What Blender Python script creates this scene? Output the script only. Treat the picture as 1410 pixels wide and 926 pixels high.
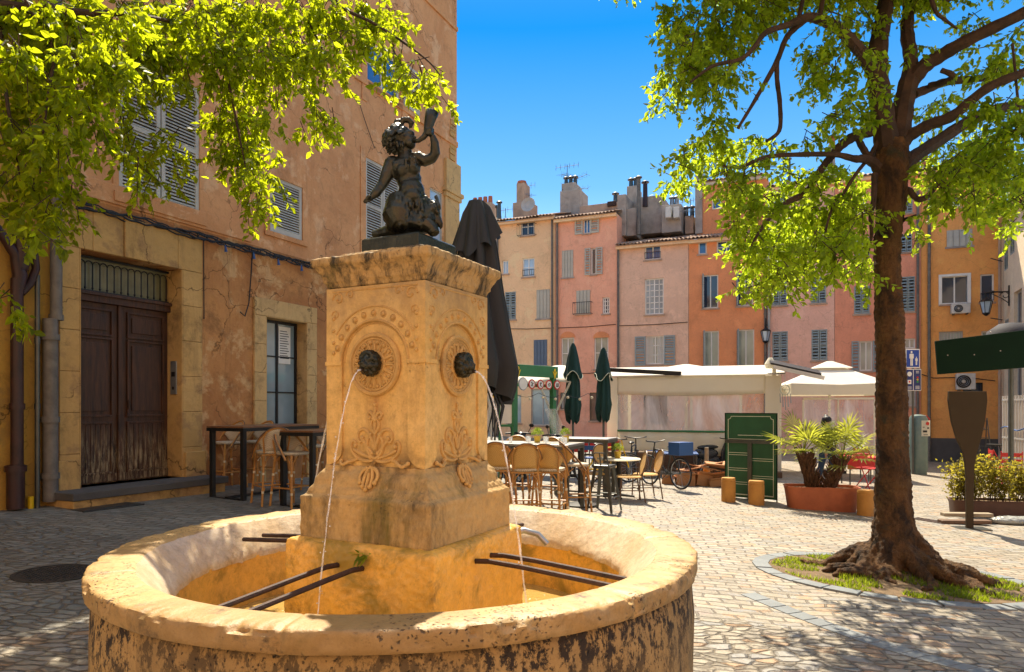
import bpy, bmesh, math, random
import numpy as np
from mathutils import Vector, Matrix, Euler
random.seed(7); RNG = np.random.default_rng(11)
for o in list(bpy.data.objects): bpy.data.objects.remove(o)
SC = bpy.context.scene; COL = SC.collection
R = math.radians
# ------------------------------------------------------------ camera
H0 = 1.65; F = 950.0; CX = 705.0; HY = 560.0
cd = bpy.data.cameras.new('camera'); cam = bpy.data.objects.new('camera', cd); COL.objects.link(cam)
cam.location = (0, 0, H0); cam.rotation_euler = (R(90), 0, 0)
cd.sensor_width = 36; cd.lens = F/1410*36; cd.shift_y = (HY-463)/1410; cd.clip_start = .05; cd.clip_end = 600
SC.camera = cam
# ------------------------------------------------------------ sky, sun, exposure
SUN_AZ, SUN_EL = -3, 56
w = bpy.data.worlds.new('World'); SC.world = w; w.use_nodes = True
nt = w.node_tree; bg = nt.nodes['Background']; sk = nt.nodes.new('ShaderNodeTexSky')
sk.sky_type = 'NISHITA'; sk.sun_disc = False; sk.sun_elevation = R(SUN_EL); sk.sun_rotation = R(SUN_AZ)
sk.air_density = 1.0; sk.dust_density = .2; sk.ozone_density = 2.0
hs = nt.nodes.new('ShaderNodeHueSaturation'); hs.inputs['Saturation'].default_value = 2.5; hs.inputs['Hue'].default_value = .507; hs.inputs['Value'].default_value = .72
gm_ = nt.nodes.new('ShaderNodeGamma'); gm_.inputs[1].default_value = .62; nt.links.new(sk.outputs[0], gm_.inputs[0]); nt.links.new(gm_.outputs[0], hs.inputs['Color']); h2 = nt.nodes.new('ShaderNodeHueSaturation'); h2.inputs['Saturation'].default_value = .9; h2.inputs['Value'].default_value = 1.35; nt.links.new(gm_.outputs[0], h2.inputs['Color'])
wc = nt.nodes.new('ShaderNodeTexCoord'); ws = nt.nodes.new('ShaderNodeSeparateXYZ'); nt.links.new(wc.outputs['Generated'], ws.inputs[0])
wr_ = nt.nodes.new('ShaderNodeValToRGB'); nt.links.new(ws.outputs['Z'], wr_.inputs[0]); el_ = wr_.color_ramp.elements        # paler sky near the roofs; bright overhead band added as fill light
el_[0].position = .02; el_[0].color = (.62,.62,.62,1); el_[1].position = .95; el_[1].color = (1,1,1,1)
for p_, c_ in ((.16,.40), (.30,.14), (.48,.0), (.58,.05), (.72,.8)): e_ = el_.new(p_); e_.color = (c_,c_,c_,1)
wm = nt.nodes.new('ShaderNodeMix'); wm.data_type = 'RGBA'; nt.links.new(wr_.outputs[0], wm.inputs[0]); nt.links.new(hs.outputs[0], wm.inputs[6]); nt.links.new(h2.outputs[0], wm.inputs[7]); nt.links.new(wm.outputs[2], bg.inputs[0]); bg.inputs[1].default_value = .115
sl = bpy.data.lights.new('sun', 'SUN'); sl.energy = 2.4; sl.angle = R(.5); sl.color = (1, .93, .80)
so = bpy.data.objects.new('sun', sl); COL.objects.link(so)
sd = Vector((math.sin(R(SUN_AZ))*math.cos(R(SUN_EL)), math.cos(R(SUN_AZ))*math.cos(R(SUN_EL)), math.sin(R(SUN_EL))))
so.rotation_euler = sd.to_track_quat('Z', 'Y').to_euler(); so.location = (0, 0, 30)
vs = SC.view_settings; vs.view_transform = 'Standard'; vs.look = 'None'; vs.gamma = 1; vs.use_curve_mapping = False; vs.exposure = 2.14
vs.use_white_balance = True; vs.white_balance_temperature = 7300; vs.white_balance_tint = 10
SC.render.engine = 'CYCLES'
try:
    SC.cycles.max_bounces = 8; SC.cycles.transparent_max_bounces = 12
except Exception: pass
# ------------------------------------------------------------ measuring
SLOPE = .04
def gz(x, y=0): return -SLOPE*x
def P(px, py, Y): return Vector(((px-CX)/F*Y, Y, H0-(py-HY)/F*Y))
def G(px, py):
    Y = H0*F/((py-HY)-SLOPE*(px-CX)); X = (px-CX)/F*Y
    return Vector((X, Y, gz(X)))
def GY(px, Y):
    X = (px-CX)/F*Y; return Vector((X, Y, gz(X)))
# ------------------------------------------------------------ mesh builder
class MB:
    def __init__(s): s.v = []; s.f = []
    def add(s, vs, fs, M=None):
        n = len(s.v)
        s.v += [tuple(M @ Vector(v)) if M is not None else tuple(v) for v in vs]
        s.f += [tuple(i+n for i in f) for f in fs]; return s
    def b(s, x0, x1, y0, y1, z0, z1, M=None):
        return s.add([(x0,y0,z0),(x1,y0,z0),(x1,y1,z0),(x0,y1,z0),(x0,y0,z1),(x1,y0,z1),(x1,y1,z1),(x0,y1,z1)],
            [(0,3,2,1),(4,5,6,7),(0,1,5,4),(1,2,6,5),(2,3,7,6),(3,0,4,7)], M)
    def box(s, c, sz, rot=(0,0,0)):
        M = Matrix.Translation(c) @ Euler(rot).to_matrix().to_4x4(); a, b_, c_ = [k/2 for k in sz]
        return s.b(-a, a, -b_, b_, -c_, c_, M)
    def tube(s, pts, r, n=8, cap=True, closed=False, flat=1.0):
        pts = [Vector(p) for p in pts]; m = len(pts)
        rs = r if isinstance(r, (list, tuple)) else [r]*m
        vs = []; up = None
        for i, p in enumerate(pts):
            if closed: t = pts[(i+1) % m]-pts[i-1]
            else: t = pts[min(i+1, m-1)]-pts[max(i-1, 0)]
            if t.length < 1e-9: t = Vector((0,0,1))
            t.normalize()
            if up is None:
                up = Vector((0,0,1)) if abs(t.z) < .9 else Vector((1,0,0))
            up = (up-t*up.dot(t))
            if up.length < 1e-6: up = Vector((1,0,0))-t*t.x
            up.normalize(); sd_ = t.cross(up)
            for k in range(n):
                a = 2*math.pi*k/n; vs.append(p+(up*math.cos(a)*flat+sd_*math.sin(a))*rs[i])
        fs = []
        for i in range(m if closed else m-1):
            j = (i+1) % m
            for k in range(n):
                l = (k+1) % n; fs.append((i*n+k, i*n+l, j*n+l, j*n+k))
        if cap and not closed: fs += [tuple(range(n))[::-1], tuple((m-1)*n+k for k in range(n))]
        return s.add(vs, fs)
    def lathe(s, prof, n=32, c=(0,0,0), mod=None, cap=True, a0=0, a1=None, M=None):
        vs = []; full = a1 is None; na = n if full else n+1
        for i, (r, z) in enumerate(prof):
            for k in range(na):
                a = a0+(2*math.pi*k/n if full else (a1-a0)*k/n)
                rr, zz = mod(r, z, a, i) if mod else (r, z)
                vs.append((c[0]+rr*math.cos(a), c[1]+rr*math.sin(a), c[2]+zz))
        fs = []
        for i in range(len(prof)-1):
            for k in range(n):
                l = (k+1) % na; fs.append((i*na+k, i*na+l, (i+1)*na+l, (i+1)*na+k))
        if cap and full: fs += [tuple(range(n))[::-1], tuple((len(prof)-1)*n+k for k in range(n))]
        return s.add(vs, fs, M)
    def sq(s, prof, M=None, cap=True):
        vs = []
        for a, z in prof: vs += [(-a,-a,z),(a,-a,z),(a,a,z),(-a,a,z)]
        fs = []
        for i in range(len(prof)-1):
            for k in range(4): fs.append((i*4+k, i*4+(k+1)%4, (i+1)*4+(k+1)%4, (i+1)*4+k))
        if cap: fs += [(3,2,1,0), tuple((len(prof)-1)*4+k for k in range(4))]
        return s.add(vs, fs, M)
    def prism(s, poly, y0, y1, M=None):           # polygon in x,z pushed along y
        n = len(poly)
        vs = [(x, y0, z) for x, z in poly]+[(x, y1, z) for x, z in poly]
        fs = [tuple(range(n)), tuple(range(2*n-1, n-1, -1))]+[(k, k+n, (k+1)%n+n, (k+1)%n) for k in range(n)]
        return s.add(vs, fs, M)
    def ell(s, c, rad, rot=(0,0,0), nu=14, nv=9):
        M = Matrix.Translation(c) @ Euler(rot).to_matrix().to_4x4()
        if not isinstance(rad, (tuple, list)): rad = (rad,)*3
        vs = [(0,0,rad[2])]
        for i in range(1, nv):
            t = math.pi*i/nv
            for k in range(nu):
                a = 2*math.pi*k/nu; vs.append((rad[0]*math.sin(t)*math.cos(a), rad[1]*math.sin(t)*math.sin(a), rad[2]*math.cos(t)))
        vs.append((0,0,-rad[2])); e = len(vs)-1; fs = []
        for k in range(nu):
            l = (k+1) % nu; fs.append((0, 1+k, 1+l))
            for i in range(nv-2): fs.append((1+i*nu+k, 1+(i+1)*nu+k, 1+(i+1)*nu+l, 1+i*nu+l))
            fs.append((e, 1+(nv-2)*nu+l, 1+(nv-2)*nu+k))
        return s.add(vs, fs, M)
    def grid(s, fn, nu, nv, M=None, closed_u=False):
        vs = [fn(i/nu, j/nv) for j in range(nv+1) for i in range(nu+1)]
        fs = [(j*(nu+1)+i, j*(nu+1)+i+1, (j+1)*(nu+1)+i+1, (j+1)*(nu+1)+i) for j in range(nv) for i in range(nu)]
        return s.add(vs, fs, M)
    def build(s, name, mat, parent=None, smooth=False, bevel=0, loc=None, rz=0, solid=0):
        me = bpy.data.meshes.new(name); me.from_pydata(s.v, [], s.f)
        bm = bmesh.new(); bm.from_mesh(me); bmesh.ops.recalc_face_normals(bm, faces=bm.faces); bm.to_mesh(me); bm.free()
        me.materials.append(mat)
        if smooth:
            me.polygons.foreach_set('use_smooth', [True]*len(me.polygons)); me.set_sharp_from_angle(angle=R(38))
        o = bpy.data.objects.new(name, me); COL.objects.link(o)
        if loc is not None: o.location = loc
        if rz: o.rotation_euler.z = rz
        if parent is not None: o.parent = parent
        if solid:
            m = o.modifiers.new('s', 'SOLIDIFY'); m.thickness = solid; m.offset = 0
        if bevel:
            m = o.modifiers.new('b', 'BEVEL'); m.width = bevel; m.segments = 2; m.limit_method = 'ANGLE'; m.angle_limit = R(40)
        return o
def sculpt(name, mb, mat, parent=None, voxel=.01, sm=4, disp=0, dscale=.05, loc=None, rz=0):
    o = mb.build('tmp', mat)
    r = o.modifiers.new('r', 'REMESH'); r.mode = 'VOXEL'; r.voxel_size = voxel
    if sm: m = o.modifiers.new('m', 'SMOOTH'); m.iterations = sm; m.factor = .5
    if disp:
        t = bpy.data.textures.new(name+'_relief', 'CLOUDS'); t.noise_scale = dscale; t.noise_depth = 2
        d = o.modifiers.new('d', 'DISPLACE'); d.texture = t; d.strength = disp; d.texture_coords = 'LOCAL'
    dg = bpy.context.evaluated_depsgraph_get(); me = bpy.data.meshes.new_from_object(o.evaluated_get(dg))
    bpy.data.objects.remove(o); me.name = name
    me.polygons.foreach_set('use_smooth', [True]*len(me.polygons))
    if not me.materials: me.materials.append(mat)
    o = bpy.data.objects.new(name, me); COL.objects.link(o)
    if loc is not None: o.location = loc
    o.rotation_euler.z = rz
    if parent is not None: o.parent = parent
    return o
def tag(o, label=None, cat=None, group=None, kind=None):
    if label: o['label'] = label
    if cat: o['category'] = cat
    if group: o['group'] = group
    if kind: o['kind'] = kind
    return o
def thing(name, label, cat, loc=(0,0,0), rz=0, group=None):
    o = bpy.data.objects.new(name, None); COL.objects.link(o); o.location = loc; o.rotation_euler.z = rz
    o.empty_display_size = .1
    return tag(o, label, cat, group)
def copy_tree(o, parent=None):
    c = o.copy(); COL.objects.link(c); c.parent = parent
    for ch in list(o.children): copy_tree(ch, c)
    return c
def dup(o, loc, rz, label=None):
    c = copy_tree(o); c.location = loc; c.rotation_euler.z = rz
    if label: c['label'] = label
    return c
# ------------------------------------------------------------ materials
def L(*c): return tuple(c)+(1,)
class NT:
    def __init__(s, name):
        s.m = bpy.data.materials.new(name); s.m.use_nodes = True; s.t = s.m.node_tree; s.bs = s.t.nodes['Principled BSDF']
        s.out = s.t.nodes['Material Output']; s.tc = s.t.nodes.new('ShaderNodeTexCoord').outputs['Object']
    def n(s, ty, **kw):
        nd = s.t.nodes.new(ty)
        for k, v in kw.items():
            if k in nd.inputs.keys(): nd.inputs[k].default_value = v
            else: setattr(nd, k, v)
        return nd
    def l(s, a, b): s.t.links.new(a, b)
    def map(s, scale=(1,1,1), rot=(0,0,0), src=None):
        m = s.n('ShaderNodeMapping'); m.inputs['Scale'].default_value = scale; m.inputs['Rotation'].default_value = rot
        s.l(src or s.tc, m.inputs[0]); return m.outputs[0]
    def noise(s, sc, det=4, vec=None, dist=0, rough=.6):
        nd = s.n('ShaderNodeTexNoise'); nd.inputs['Scale'].default_value = sc; nd.inputs['Detail'].default_value = det
        nd.inputs['Distortion'].default_value = dist; nd.inputs['Roughness'].default_value = rough
        s.l(vec or s.tc, nd.inputs['Vector']); return nd.outputs['Fac']
    def ramp(s, fac, lo, hi, a=0., b=1.):
        m = s.n('ShaderNodeMapRange'); m.inputs[1].default_value = lo; m.inputs[2].default_value = hi
        m.inputs[3].default_value = a; m.inputs[4].default_value = b; s.l(fac, m.inputs[0]); return m.outputs[0]
    def math(s, op, a, b=None, c=None):
        m = s.n('ShaderNodeMath', operation=op)
        for i, x in enumerate((a, b, c)):
            if x is None: continue
            if isinstance(x, (int, float)): m.inputs[i].default_value = x
            else: s.l(x, m.inputs[i])
        return m.outputs[0]
    def mix(s, fac, a, b, mode='MIX'):
        m = s.n('ShaderNodeMix', data_type='RGBA', blend_type=mode)
        for i, x in ((0, fac), (6, a), (7, b)):
            if isinstance(x, (int, float)): m.inputs[i].default_value = x
            elif isinstance(x, tuple): m.inputs[i].default_value = x if len(x) == 4 else x+(1,)
            else: s.l(x, m.inputs[i])
        return m.outputs[2]
    def bump(s, h, dist=.01, strength=1, prev=None):
        b = s.n('ShaderNodeBump'); b.inputs['Distance'].default_value = dist; b.inputs['Strength'].default_value = strength
        s.l(h, b.inputs['Height'])
        if prev is not None: s.l(prev, b.inputs['Normal'])
        return b.outputs[0]
    def fin(s, col=None, rough=.8, metal=0, normal=None, spec=.4, **kw):
        bs = s.bs
        if col is not None:
            if isinstance(col, tuple): bs.inputs['Base Color'].default_value = col if len(col) == 4 else col+(1,)
            else: s.l(col, bs.inputs['Base Color'])
        if isinstance(rough, (int, float)): bs.inputs['Roughness'].default_value = rough
        else: s.l(rough, bs.inputs['Roughness'])
        bs.inputs['Metallic'].default_value = metal; bs.inputs['Specular IOR Level'].default_value = spec
        if normal is not None: s.l(normal, bs.inputs['Normal'])
        for k, v in kw.items(): bs.inputs[k.replace('_', ' ')].default_value = v
        return s.m
def simple(name, c1, c2=None, sc=8, rough=.6, metal=0, bump=.002, bs=30, spec=.4, stretch=(1,1,1), dirt=0, **kw):
    t = NT(name); c2 = c2 or tuple(k*.75 for k in c1); v = t.map(stretch)
    f = t.ramp(t.noise(sc, 5, v), .3, .7); col = t.mix(f, c1, c2)
    if dirt:
        d = t.ramp(t.noise(sc*.45, 6, v, .5), .5, .72); col = t.mix(t.math('MULTIPLY', d, dirt), col, tuple(k*.3 for k in c1))
    nm = t.bump(t.noise(bs, 4, v), bump) if bump else None
    return t.fin(col, rough, metal, nm, spec, **kw)
def stone(name, a, b, dark, dirt=(.52,.7), pits=True, streak=False, wet=False, moss=None, mossr=(.5,.65), bump=.006, dsc=3.0, rough=.85, pg=(.56,.68), seg=0, zst=None, shaft=False):
    t = NT(name)
    v = t.map((1,1,.35)) if streak else t.tc
    col = t.mix(t.ramp(t.noise(2.2, 6, t.tc, .3), .35, .65), a, b)
    col = t.mix(t.ramp(t.noise(17, 8, None, 0, .75), .42, .68, 0, .55), col, tuple(k*.5 for k in a)); col = t.mix(t.ramp(t.noise(90, 3), .55, .75, 0, .4), col, tuple(k*.45 for k in a))
    d = t.ramp(t.noise(dsc, 9, v, .25, .75), dirt[0], dirt[1]); col = t.mix(d, col, dark)
    if zst:
        sz = t.n('ShaderNodeSeparateXYZ'); t.l(t.tc, sz.inputs[0]); zr = t.ramp(sz.outputs['Z'], zst[0], zst[1])
        col = t.mix(t.math('MULTIPLY', t.ramp(t.noise(15, 9, t.map((1,1,.6)), .2, .78), .485, .53), zr), col, dark)
    if shaft:
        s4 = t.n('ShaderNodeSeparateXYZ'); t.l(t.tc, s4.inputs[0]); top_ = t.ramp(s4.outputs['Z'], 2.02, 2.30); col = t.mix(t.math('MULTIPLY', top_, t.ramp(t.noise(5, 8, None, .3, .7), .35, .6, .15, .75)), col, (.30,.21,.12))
        mn = t.math('MINIMUM', t.math('ABSOLUTE', s4.outputs['X']), t.math('ABSOLUTE', s4.outputs['Y'])); ru = t.math('MULTIPLY', t.ramp(mn, .09, .0), t.math('MULTIPLY', t.ramp(s4.outputs['Z'], 1.30, 1.45), t.ramp(s4.outputs['Z'], 1.86, 1.70)))
        col = t.mix(t.math('MULTIPLY', ru, t.ramp(t.noise(9, 8, t.map((1,1,.2)), .2, .7), .35, .62, 0, .7)), col, (.34,.14,.04))
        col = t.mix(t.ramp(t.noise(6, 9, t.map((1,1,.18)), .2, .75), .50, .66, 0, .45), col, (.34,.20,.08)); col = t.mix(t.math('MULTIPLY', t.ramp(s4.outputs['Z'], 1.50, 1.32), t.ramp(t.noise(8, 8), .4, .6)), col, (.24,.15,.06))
    if moss: col = t.mix(t.ramp(t.noise(2.4, 8, v, .4, .7), mossr[0], mossr[1]), col, moss)
    if seg:
        s3 = t.n('ShaderNodeSeparateXYZ'); t.l(t.tc, s3.inputs[0]); an = t.math('ARCTAN2', s3.outputs['Y'], s3.outputs['X']); kk = t.math('ADD', t.math('MULTIPLY', an, seg/6.28318), .38+seg)
        wn = t.n('ShaderNodeTexWhiteNoise', noise_dimensions='1D'); t.l(t.math('FLOOR', t.math('ADD', kk, .5)), wn.inputs['W']); col = t.mix(t.ramp(wn.outputs['Value'], .55, .95, 0, .45), col, tuple(k*.5 for k in a)); col = t.mix(t.ramp(wn.outputs['Value'], .5, .1, 0, .35), col, tuple(min(.8, k*1.25) for k in b))
        fr_ = t.math('ABSOLUTE', t.math('SUBTRACT', t.math('FRACT', kk), .5)); col = t.mix(t.ramp(t.math('SUBTRACT', .5, fr_), .5, .4985, 0, 0) if 0 else t.ramp(fr_, .4965, .4985, 0, 0), col, dark)
    h = t.noise(28, 7)
    nm = t.bump(t.noise(5, 6), bump*1.6, 1); nm = t.bump(h, bump*.55, 1, nm)
    if pits:
        vo = t.n('ShaderNodeTexVoronoi'); vo.inputs['Scale'].default_value = 46
        dv_ = t.n('ShaderNodeVectorMath', operation='SCALE'); dn = t.n('ShaderNodeTexNoise'); dn.inputs['Scale'].default_value = 40; dn.inputs['Detail'].default_value = 4; t.l(t.tc, dn.inputs['Vector']); dv_.inputs['Scale'].default_value = .035; t.l(dn.outputs['Color'], dv_.inputs[0]); da = t.n('ShaderNodeVectorMath', operation='ADD'); t.l(t.tc, da.inputs[0]); t.l(dv_.outputs[0], da.inputs[1]); t.l(da.outputs[0], vo.inputs['Vector'])
        gate = t.ramp(t.noise(3, 6), pg[0], pg[1])
        pt = t.math('MULTIPLY', t.ramp(vo.outputs['Distance'], .30, .14), gate)
        col = t.mix(t.math('MULTIPLY', pt, .8), col, tuple(k*.4 for k in dark))
        nm = t.bump(t.math('SUBTRACT', 1, pt), .006, 1, nm)
    r = rough
    if wet: r = t.ramp(t.noise(9, 5), .4, .6, .18, .5)
    return t.fin(col, r, 0, nm, .5)
M = {}
M['stone'] = stone('golden_stone', (.70,.425,.125), (.74,.50,.20), (.20,.11,.04), (.58,.78), bump=.005, pg=(.58,.70), shaft=True)
M['stone_relief'] = stone('golden_stone_carved', (.62,.38,.13), (.50,.31,.12), (.15,.09,.045), (.56,.75), pits=False, bump=.003)
M['stone_wet'] = stone('wet_pale_scoop_stone', (.58,.42,.25), (.68,.58,.44), (.20,.12,.06), (.58,.70), pits=False, bump=.007, rough=.3, dsc=5)
M['stone_rim'] = stone('worn_rim_stone', (.42,.245,.085), (.47,.30,.12), (.07,.042,.02), (.56,.66), bump=.008, rough=.55, pg=(.50,.58), seg=7, moss=(.24,.17,.06), mossr=(.56,.70), dsc=5)
M['stone_out'] = stone('stained_basin_stone', (.44,.27,.10), (.34,.215,.09), (.024,.015,.010), (.55,.62), streak=True, bump=.010, dsc=13, pg=(.42,.52), zst=(.22,.62), seg=7)
M['stone_cap'] = stone('mossy_capital_stone', (.56,.36,.15), (.44,.29,.12), (.045,.035,.02), (.46,.60), streak=True, moss=(.13,.11,.03), mossr=(.56,.68), bump=.012, dsc=9)
M['stone_plinth'] = stone('damp_plinth_stone', (.54,.34,.13), (.42,.29,.13), (.06,.042,.02), (.48,.66), streak=True, moss=(.13,.10,.02), mossr=(.53,.68), bump=.006)
M['stone_in'] = stone('algae_orange_stone', (.80,.43,.07), (.70,.40,.11), (.20,.11,.02), (.54,.68), pits=False, moss=(.30,.19,.03), mossr=(.50,.62), bump=.006, rough=.45)
M['bronze'] = simple('dark_bronze', (.062,.060,.045), (.030,.032,.026), 9, .36, .75, .004, 40)
M['iron'] = simple('rusty_iron', (.075,.035,.022), (.03,.018,.015), 20, .7, .1, .004, 60)
M['rust'] = simple('rust_stained_bronze', (.05,.028,.016), (.02,.018,.013), 14, .5, .4, .004, 50)
M['black'] = simple('black_paint', (.012,.012,.013), None, 6, .45, 0, .001)
M['dgrey'] = simple('charcoal_canvas', (.021,.025,.032), (.016,.019,.024), 3, .7, 0, .004, 12)
M['greenfab'] = simple('dark_green_canvas', (.005,.040,.034), (.003,.028,.024), 4, .8, 0, .003, 14)
M['green'] = simple('green_paint', (.018,.10,.045), (.013,.075,.033), 3, .5, 0, .001)
M['dkgreen'] = simple('deep_green_paint', (.004,.022,.011), (.003,.017,.009), 3, .75, 0, .001, spec=.12)
M['frame_green'] = simple('mid_green_paint', (.03,.20,.08), (.022,.15,.06), 3, .5, 0, .001)
M['line'] = simple('pale_line_paint', (.62,.66,.52), (.5,.55,.42), 20, .6, 0, 0)
M['cream'] = simple('cream_canvas', (.78,.70,.52), (.72,.63,.45), 1.5, .8, 0, .003, 10)
M['white'] = simple('white_paint', (.78,.77,.73), (.68,.67,.63), 5, .5, 0, .001)
M['whitefab'] = simple('white_canvas', (.80,.78,.72), (.74,.71,.64), 1.2, .8, 0, .004, 6)
M['metal'] = simple('grey_metal', (.38,.39,.40), (.28,.29,.30), 8, .35, .7, .001)
M['zinc'] = simple('weathered_zinc_pipe', (.20,.18,.155), (.11,.10,.09), 6, .6, .25, .002, 20, dirt=.5)
M['gun'] = simple('gunmetal_steel', (.10,.105,.10), (.075,.08,.075), 8, .35, .6, .001)
M['maroon'] = simple('maroon_pipe_paint', (.045,.014,.013), (.025,.010,.010), 6, .4, 0, .002, 20, dirt=.5)
M['rattan'] = simple('bent_rattan_cane', (.52,.25,.065), (.34,.15,.04), 10, .4, 0, .002, 60)
M['cane_trim'] = simple('dark_rattan_edge', (.16,.09,.05), (.09,.05,.03), 12, .45, 0, .001)
M['tie'] = simple('pale_cane_binding', (.70,.60,.42), None, 12, .5, 0, 0)
M['wood'] = simple('table_top_wood', (.24,.11,.05), (.15,.07,.035), 4, .4, 0, .002, 30, stretch=(1,8,1))
M['oldwood'] = simple('weathered_plank', (.36,.29,.20), (.22,.17,.11), 5, .8, 0, .004, 30, stretch=(1,9,1))
M['deck'] = simple('brown_deck_wood', (.16,.085,.045), (.10,.055,.03), 4, .7, 0, .004, 30, stretch=(.6,6,6))
M['terra'] = simple('terracotta_pot_clay', (.45,.13,.055), (.34,.095,.045), 5, .7, 0, .003, 30, dirt=.25)
M['bollard'] = simple('ochre_concrete', (.52,.25,.06), (.40,.18,.045), 6, .8, 0, .004, 40, dirt=.3)
M['brownpot'] = simple('brown_planter_plastic', (.10,.045,.03), (.07,.032,.022), 4, .5, 0, .001)
M['bark2'] = simple('palm_husk', (.13,.06,.03), (.05,.025,.015), 25, .9, 0, .01, 50)
M['soil'] = simple('dry_soil', (.20,.13,.07), (.10,.065,.035), 9, .95, 0, .02, 30)
M['card'] = simple('brown_cardboard', (.48,.23,.10), (.38,.17,.075), 4, .85, 0, .001)
M['blue'] = simple('blue_plastic', (.02,.09,.28), (.015,.07,.22), 3, .4, 0, 0)
M['red'] = simple('red_plastic', (.55,.03,.025), (.42,.02,.02), 3, .4, 0, 0)
M['yellow'] = simple('yellow_plastic', (.75,.47,.01), (.66,.4,.01), 3, .45, 0, 0)
M['orange_p'] = simple('orange_plastic', (.80,.24,.02), None, 3, .5, 0, 0)
M['tyre'] = simple('black_rubber', (.018,.018,.018), None, 3, .7, 0, 0)
M['scoot'] = simple('scooter_bodywork', (.035,.04,.045), (.03,.03,.035), 3, .25, .2, 0)
M['slate'] = simple('asphalt_grey_plinth', (.10,.09,.085), (.07,.065,.06), 2, .85, 0, .003)
M['gold'] = simple('gold_pot_glaze', (.62,.42,.06), (.5,.33,.04), 4, .35, .3, 0)
M['skin'] = simple('skin', (.42,.22,.14), None, 5, .5, 0, 0)
M['hair'] = simple('black_hair', (.008,.007,.007), None, 30, .5, 0, .004, 90)
M['jacket'] = simple('dark_jacket_cloth', (.018,.014,.020), None, 12, .8, 0, .004, 30)
M['jeans'] = simple('blue_denim', (.025,.055,.11), (.018,.04,.085), 12, .8, 0, .003, 50)
M['signblue'] = simple('sign_blue_enamel', (.008,.06,.36), None, 3, .35, 0, 0)
M['signdk'] = simple('sign_navy_enamel', (.015,.03,.16), None, 3, .35, 0, 0)
M['signred'] = simple('sign_red_enamel', (.62,.02,.02), None, 3, .35, 0, 0)
M['signyel'] = simple('sign_yellow_enamel', (.8,.55,.02), None, 3, .35, 0, 0)
M['signgrn'] = simple('sign_green_enamel', (.03,.4,.08), None, 3, .35, 0, 0)
M['paybox'] = simple('green_grey_enamel', (.15,.20,.18), (.11,.17,.16), 5, .4, .2, .001, dirt=.3)
M['tile'] = simple('old_clay_tile', (.40,.24,.16), (.22,.15,.11), 7, .85, 0, .006, 20, dirt=.6)
M['chim'] = simple('grey_chimney_render', (.42,.36,.31), (.29,.25,.22), 2.5, .9, 0, .01, 12, dirt=.6)
M['chim2'] = simple('ochre_chimney_render', (.50,.34,.24), (.36,.25,.19), 2.5, .9, 0, .01, 12, dirt=.5)
M['paddle'] = simple('brown_grey_board', (.060,.042,.024), (.05,.034,.02), 3, .8, 0, 0, spec=.15)
M['aluw'] = simple('white_appliance_enamel', (.62,.61,.57), None, 4, .4, 0, 0)
M['bulb'] = simple('frosted_bulb_glass', (.8,.7,.5), None, 4, .2, 0, 0)
M['dish'] = simple('grey_plastic', (.45,.43,.40), None, 3, .5, 0, 0)
def glassy(name, c, rough=.05, tr=.0, metal=0):
    t = NT(name); v = t.noise(.8, 3); col = t.mix(t.ramp(v, .35, .65), c, tuple(k*.6 for k in c))
    return t.fin(col, rough, metal, t.bump(t.noise(1.5, 2), .004), .9)
M['glass'] = glassy('dark_window_glass', (.02,.04,.08)); M['glass_b'] = glassy('sky_blue_window_glass', (.04,.16,.42), .08)
M['glass_g'] = glassy('curtained_window_glass', (.36,.42,.36), .15); M['glass_l'] = glassy('pale_blue_glass', (.42,.58,.74), .12)
M['mirror'] = glassy('shopfront_glass', (.25,.36,.42), .1)
def clear(name, c, mixf, rough=.1):
    t = NT(name); t.fin(c, rough); tr = t.n('ShaderNodeBsdfTransparent'); mx = t.n('ShaderNodeMixShader')
    f = t.ramp(t.noise(1.3, 5, t.map((1,1,.4)), 1.2), .35, .7, mixf*.45, min(1, mixf*1.5))
    t.l(f, mx.inputs[0]); t.l(tr.outputs[0], mx.inputs[1]); t.l(t.bs.outputs[0], mx.inputs[2]); t.l(mx.outputs[0], t.out.inputs[0]); return t.m
M['plastic'] = clear('creased_clear_plastic', (.85,.86,.86), .50, .12)
M['tumbler'] = clear('drinking_glass', (.85,.9,.92), .35, .03)
t = NT('falling_water'); t.fin((.95,.97,1), .03, 0, t.bump(t.noise(60, 3, t.map((1,1,.3))), .01), .8)
tr = t.n('ShaderNodeBsdfTransparent'); mx = t.n('ShaderNodeMixShader'); t.l(t.ramp(t.noise(70, 3, t.map((1,1,.25))), .38, .72, .12, .75), mx.inputs[0])
t.l(tr.outputs[0], mx.inputs[1]); t.l(t.bs.outputs[0], mx.inputs[2]); t.l(mx.outputs[0], t.out.inputs[0]); M['jet'] = t.m
t = NT('basin_water'); t.fin((.40,.26,.08), .04, 0, t.bump(t.noise(14, 3, None, .6), .012), .8); M['water'] = t.m
def leafmat(name, top, alt, trans, rough=.45):
    t = NT(name); ge = t.n('ShaderNodeNewGeometry')
    col = t.mix(ge.outputs['Random Per Island'], top, alt)
    t.fin(col, rough, 0, None, .35)
    tl = t.n('ShaderNodeBsdfTranslucent'); t.l(t.mix(ge.outputs['Random Per Island'], trans, tuple(k*.42 for k in trans)), tl.inputs[0])
    mx = t.n('ShaderNodeMixShader'); mx.inputs[0].default_value = .68
    t.l(t.bs.outputs[0], mx.inputs[1]); t.l(tl.outputs[0], mx.inputs[2]); t.l(mx.outputs[0], t.out.inputs[0]); return t.m
M['leaf'] = leafmat('plane_tree_leaf', (.10,.15,.010), (.05,.105,.010), (.78,.90,.03))
M['leafg'] = leafmat('fresh_green_leaf', (.10,.17,.012), (.045,.10,.010), (.72,.92,.05))
M['leafp'] = leafmat('palm_leaf', (.10,.15,.02), (.16,.18,.05), (.50,.52,.06))
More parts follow.
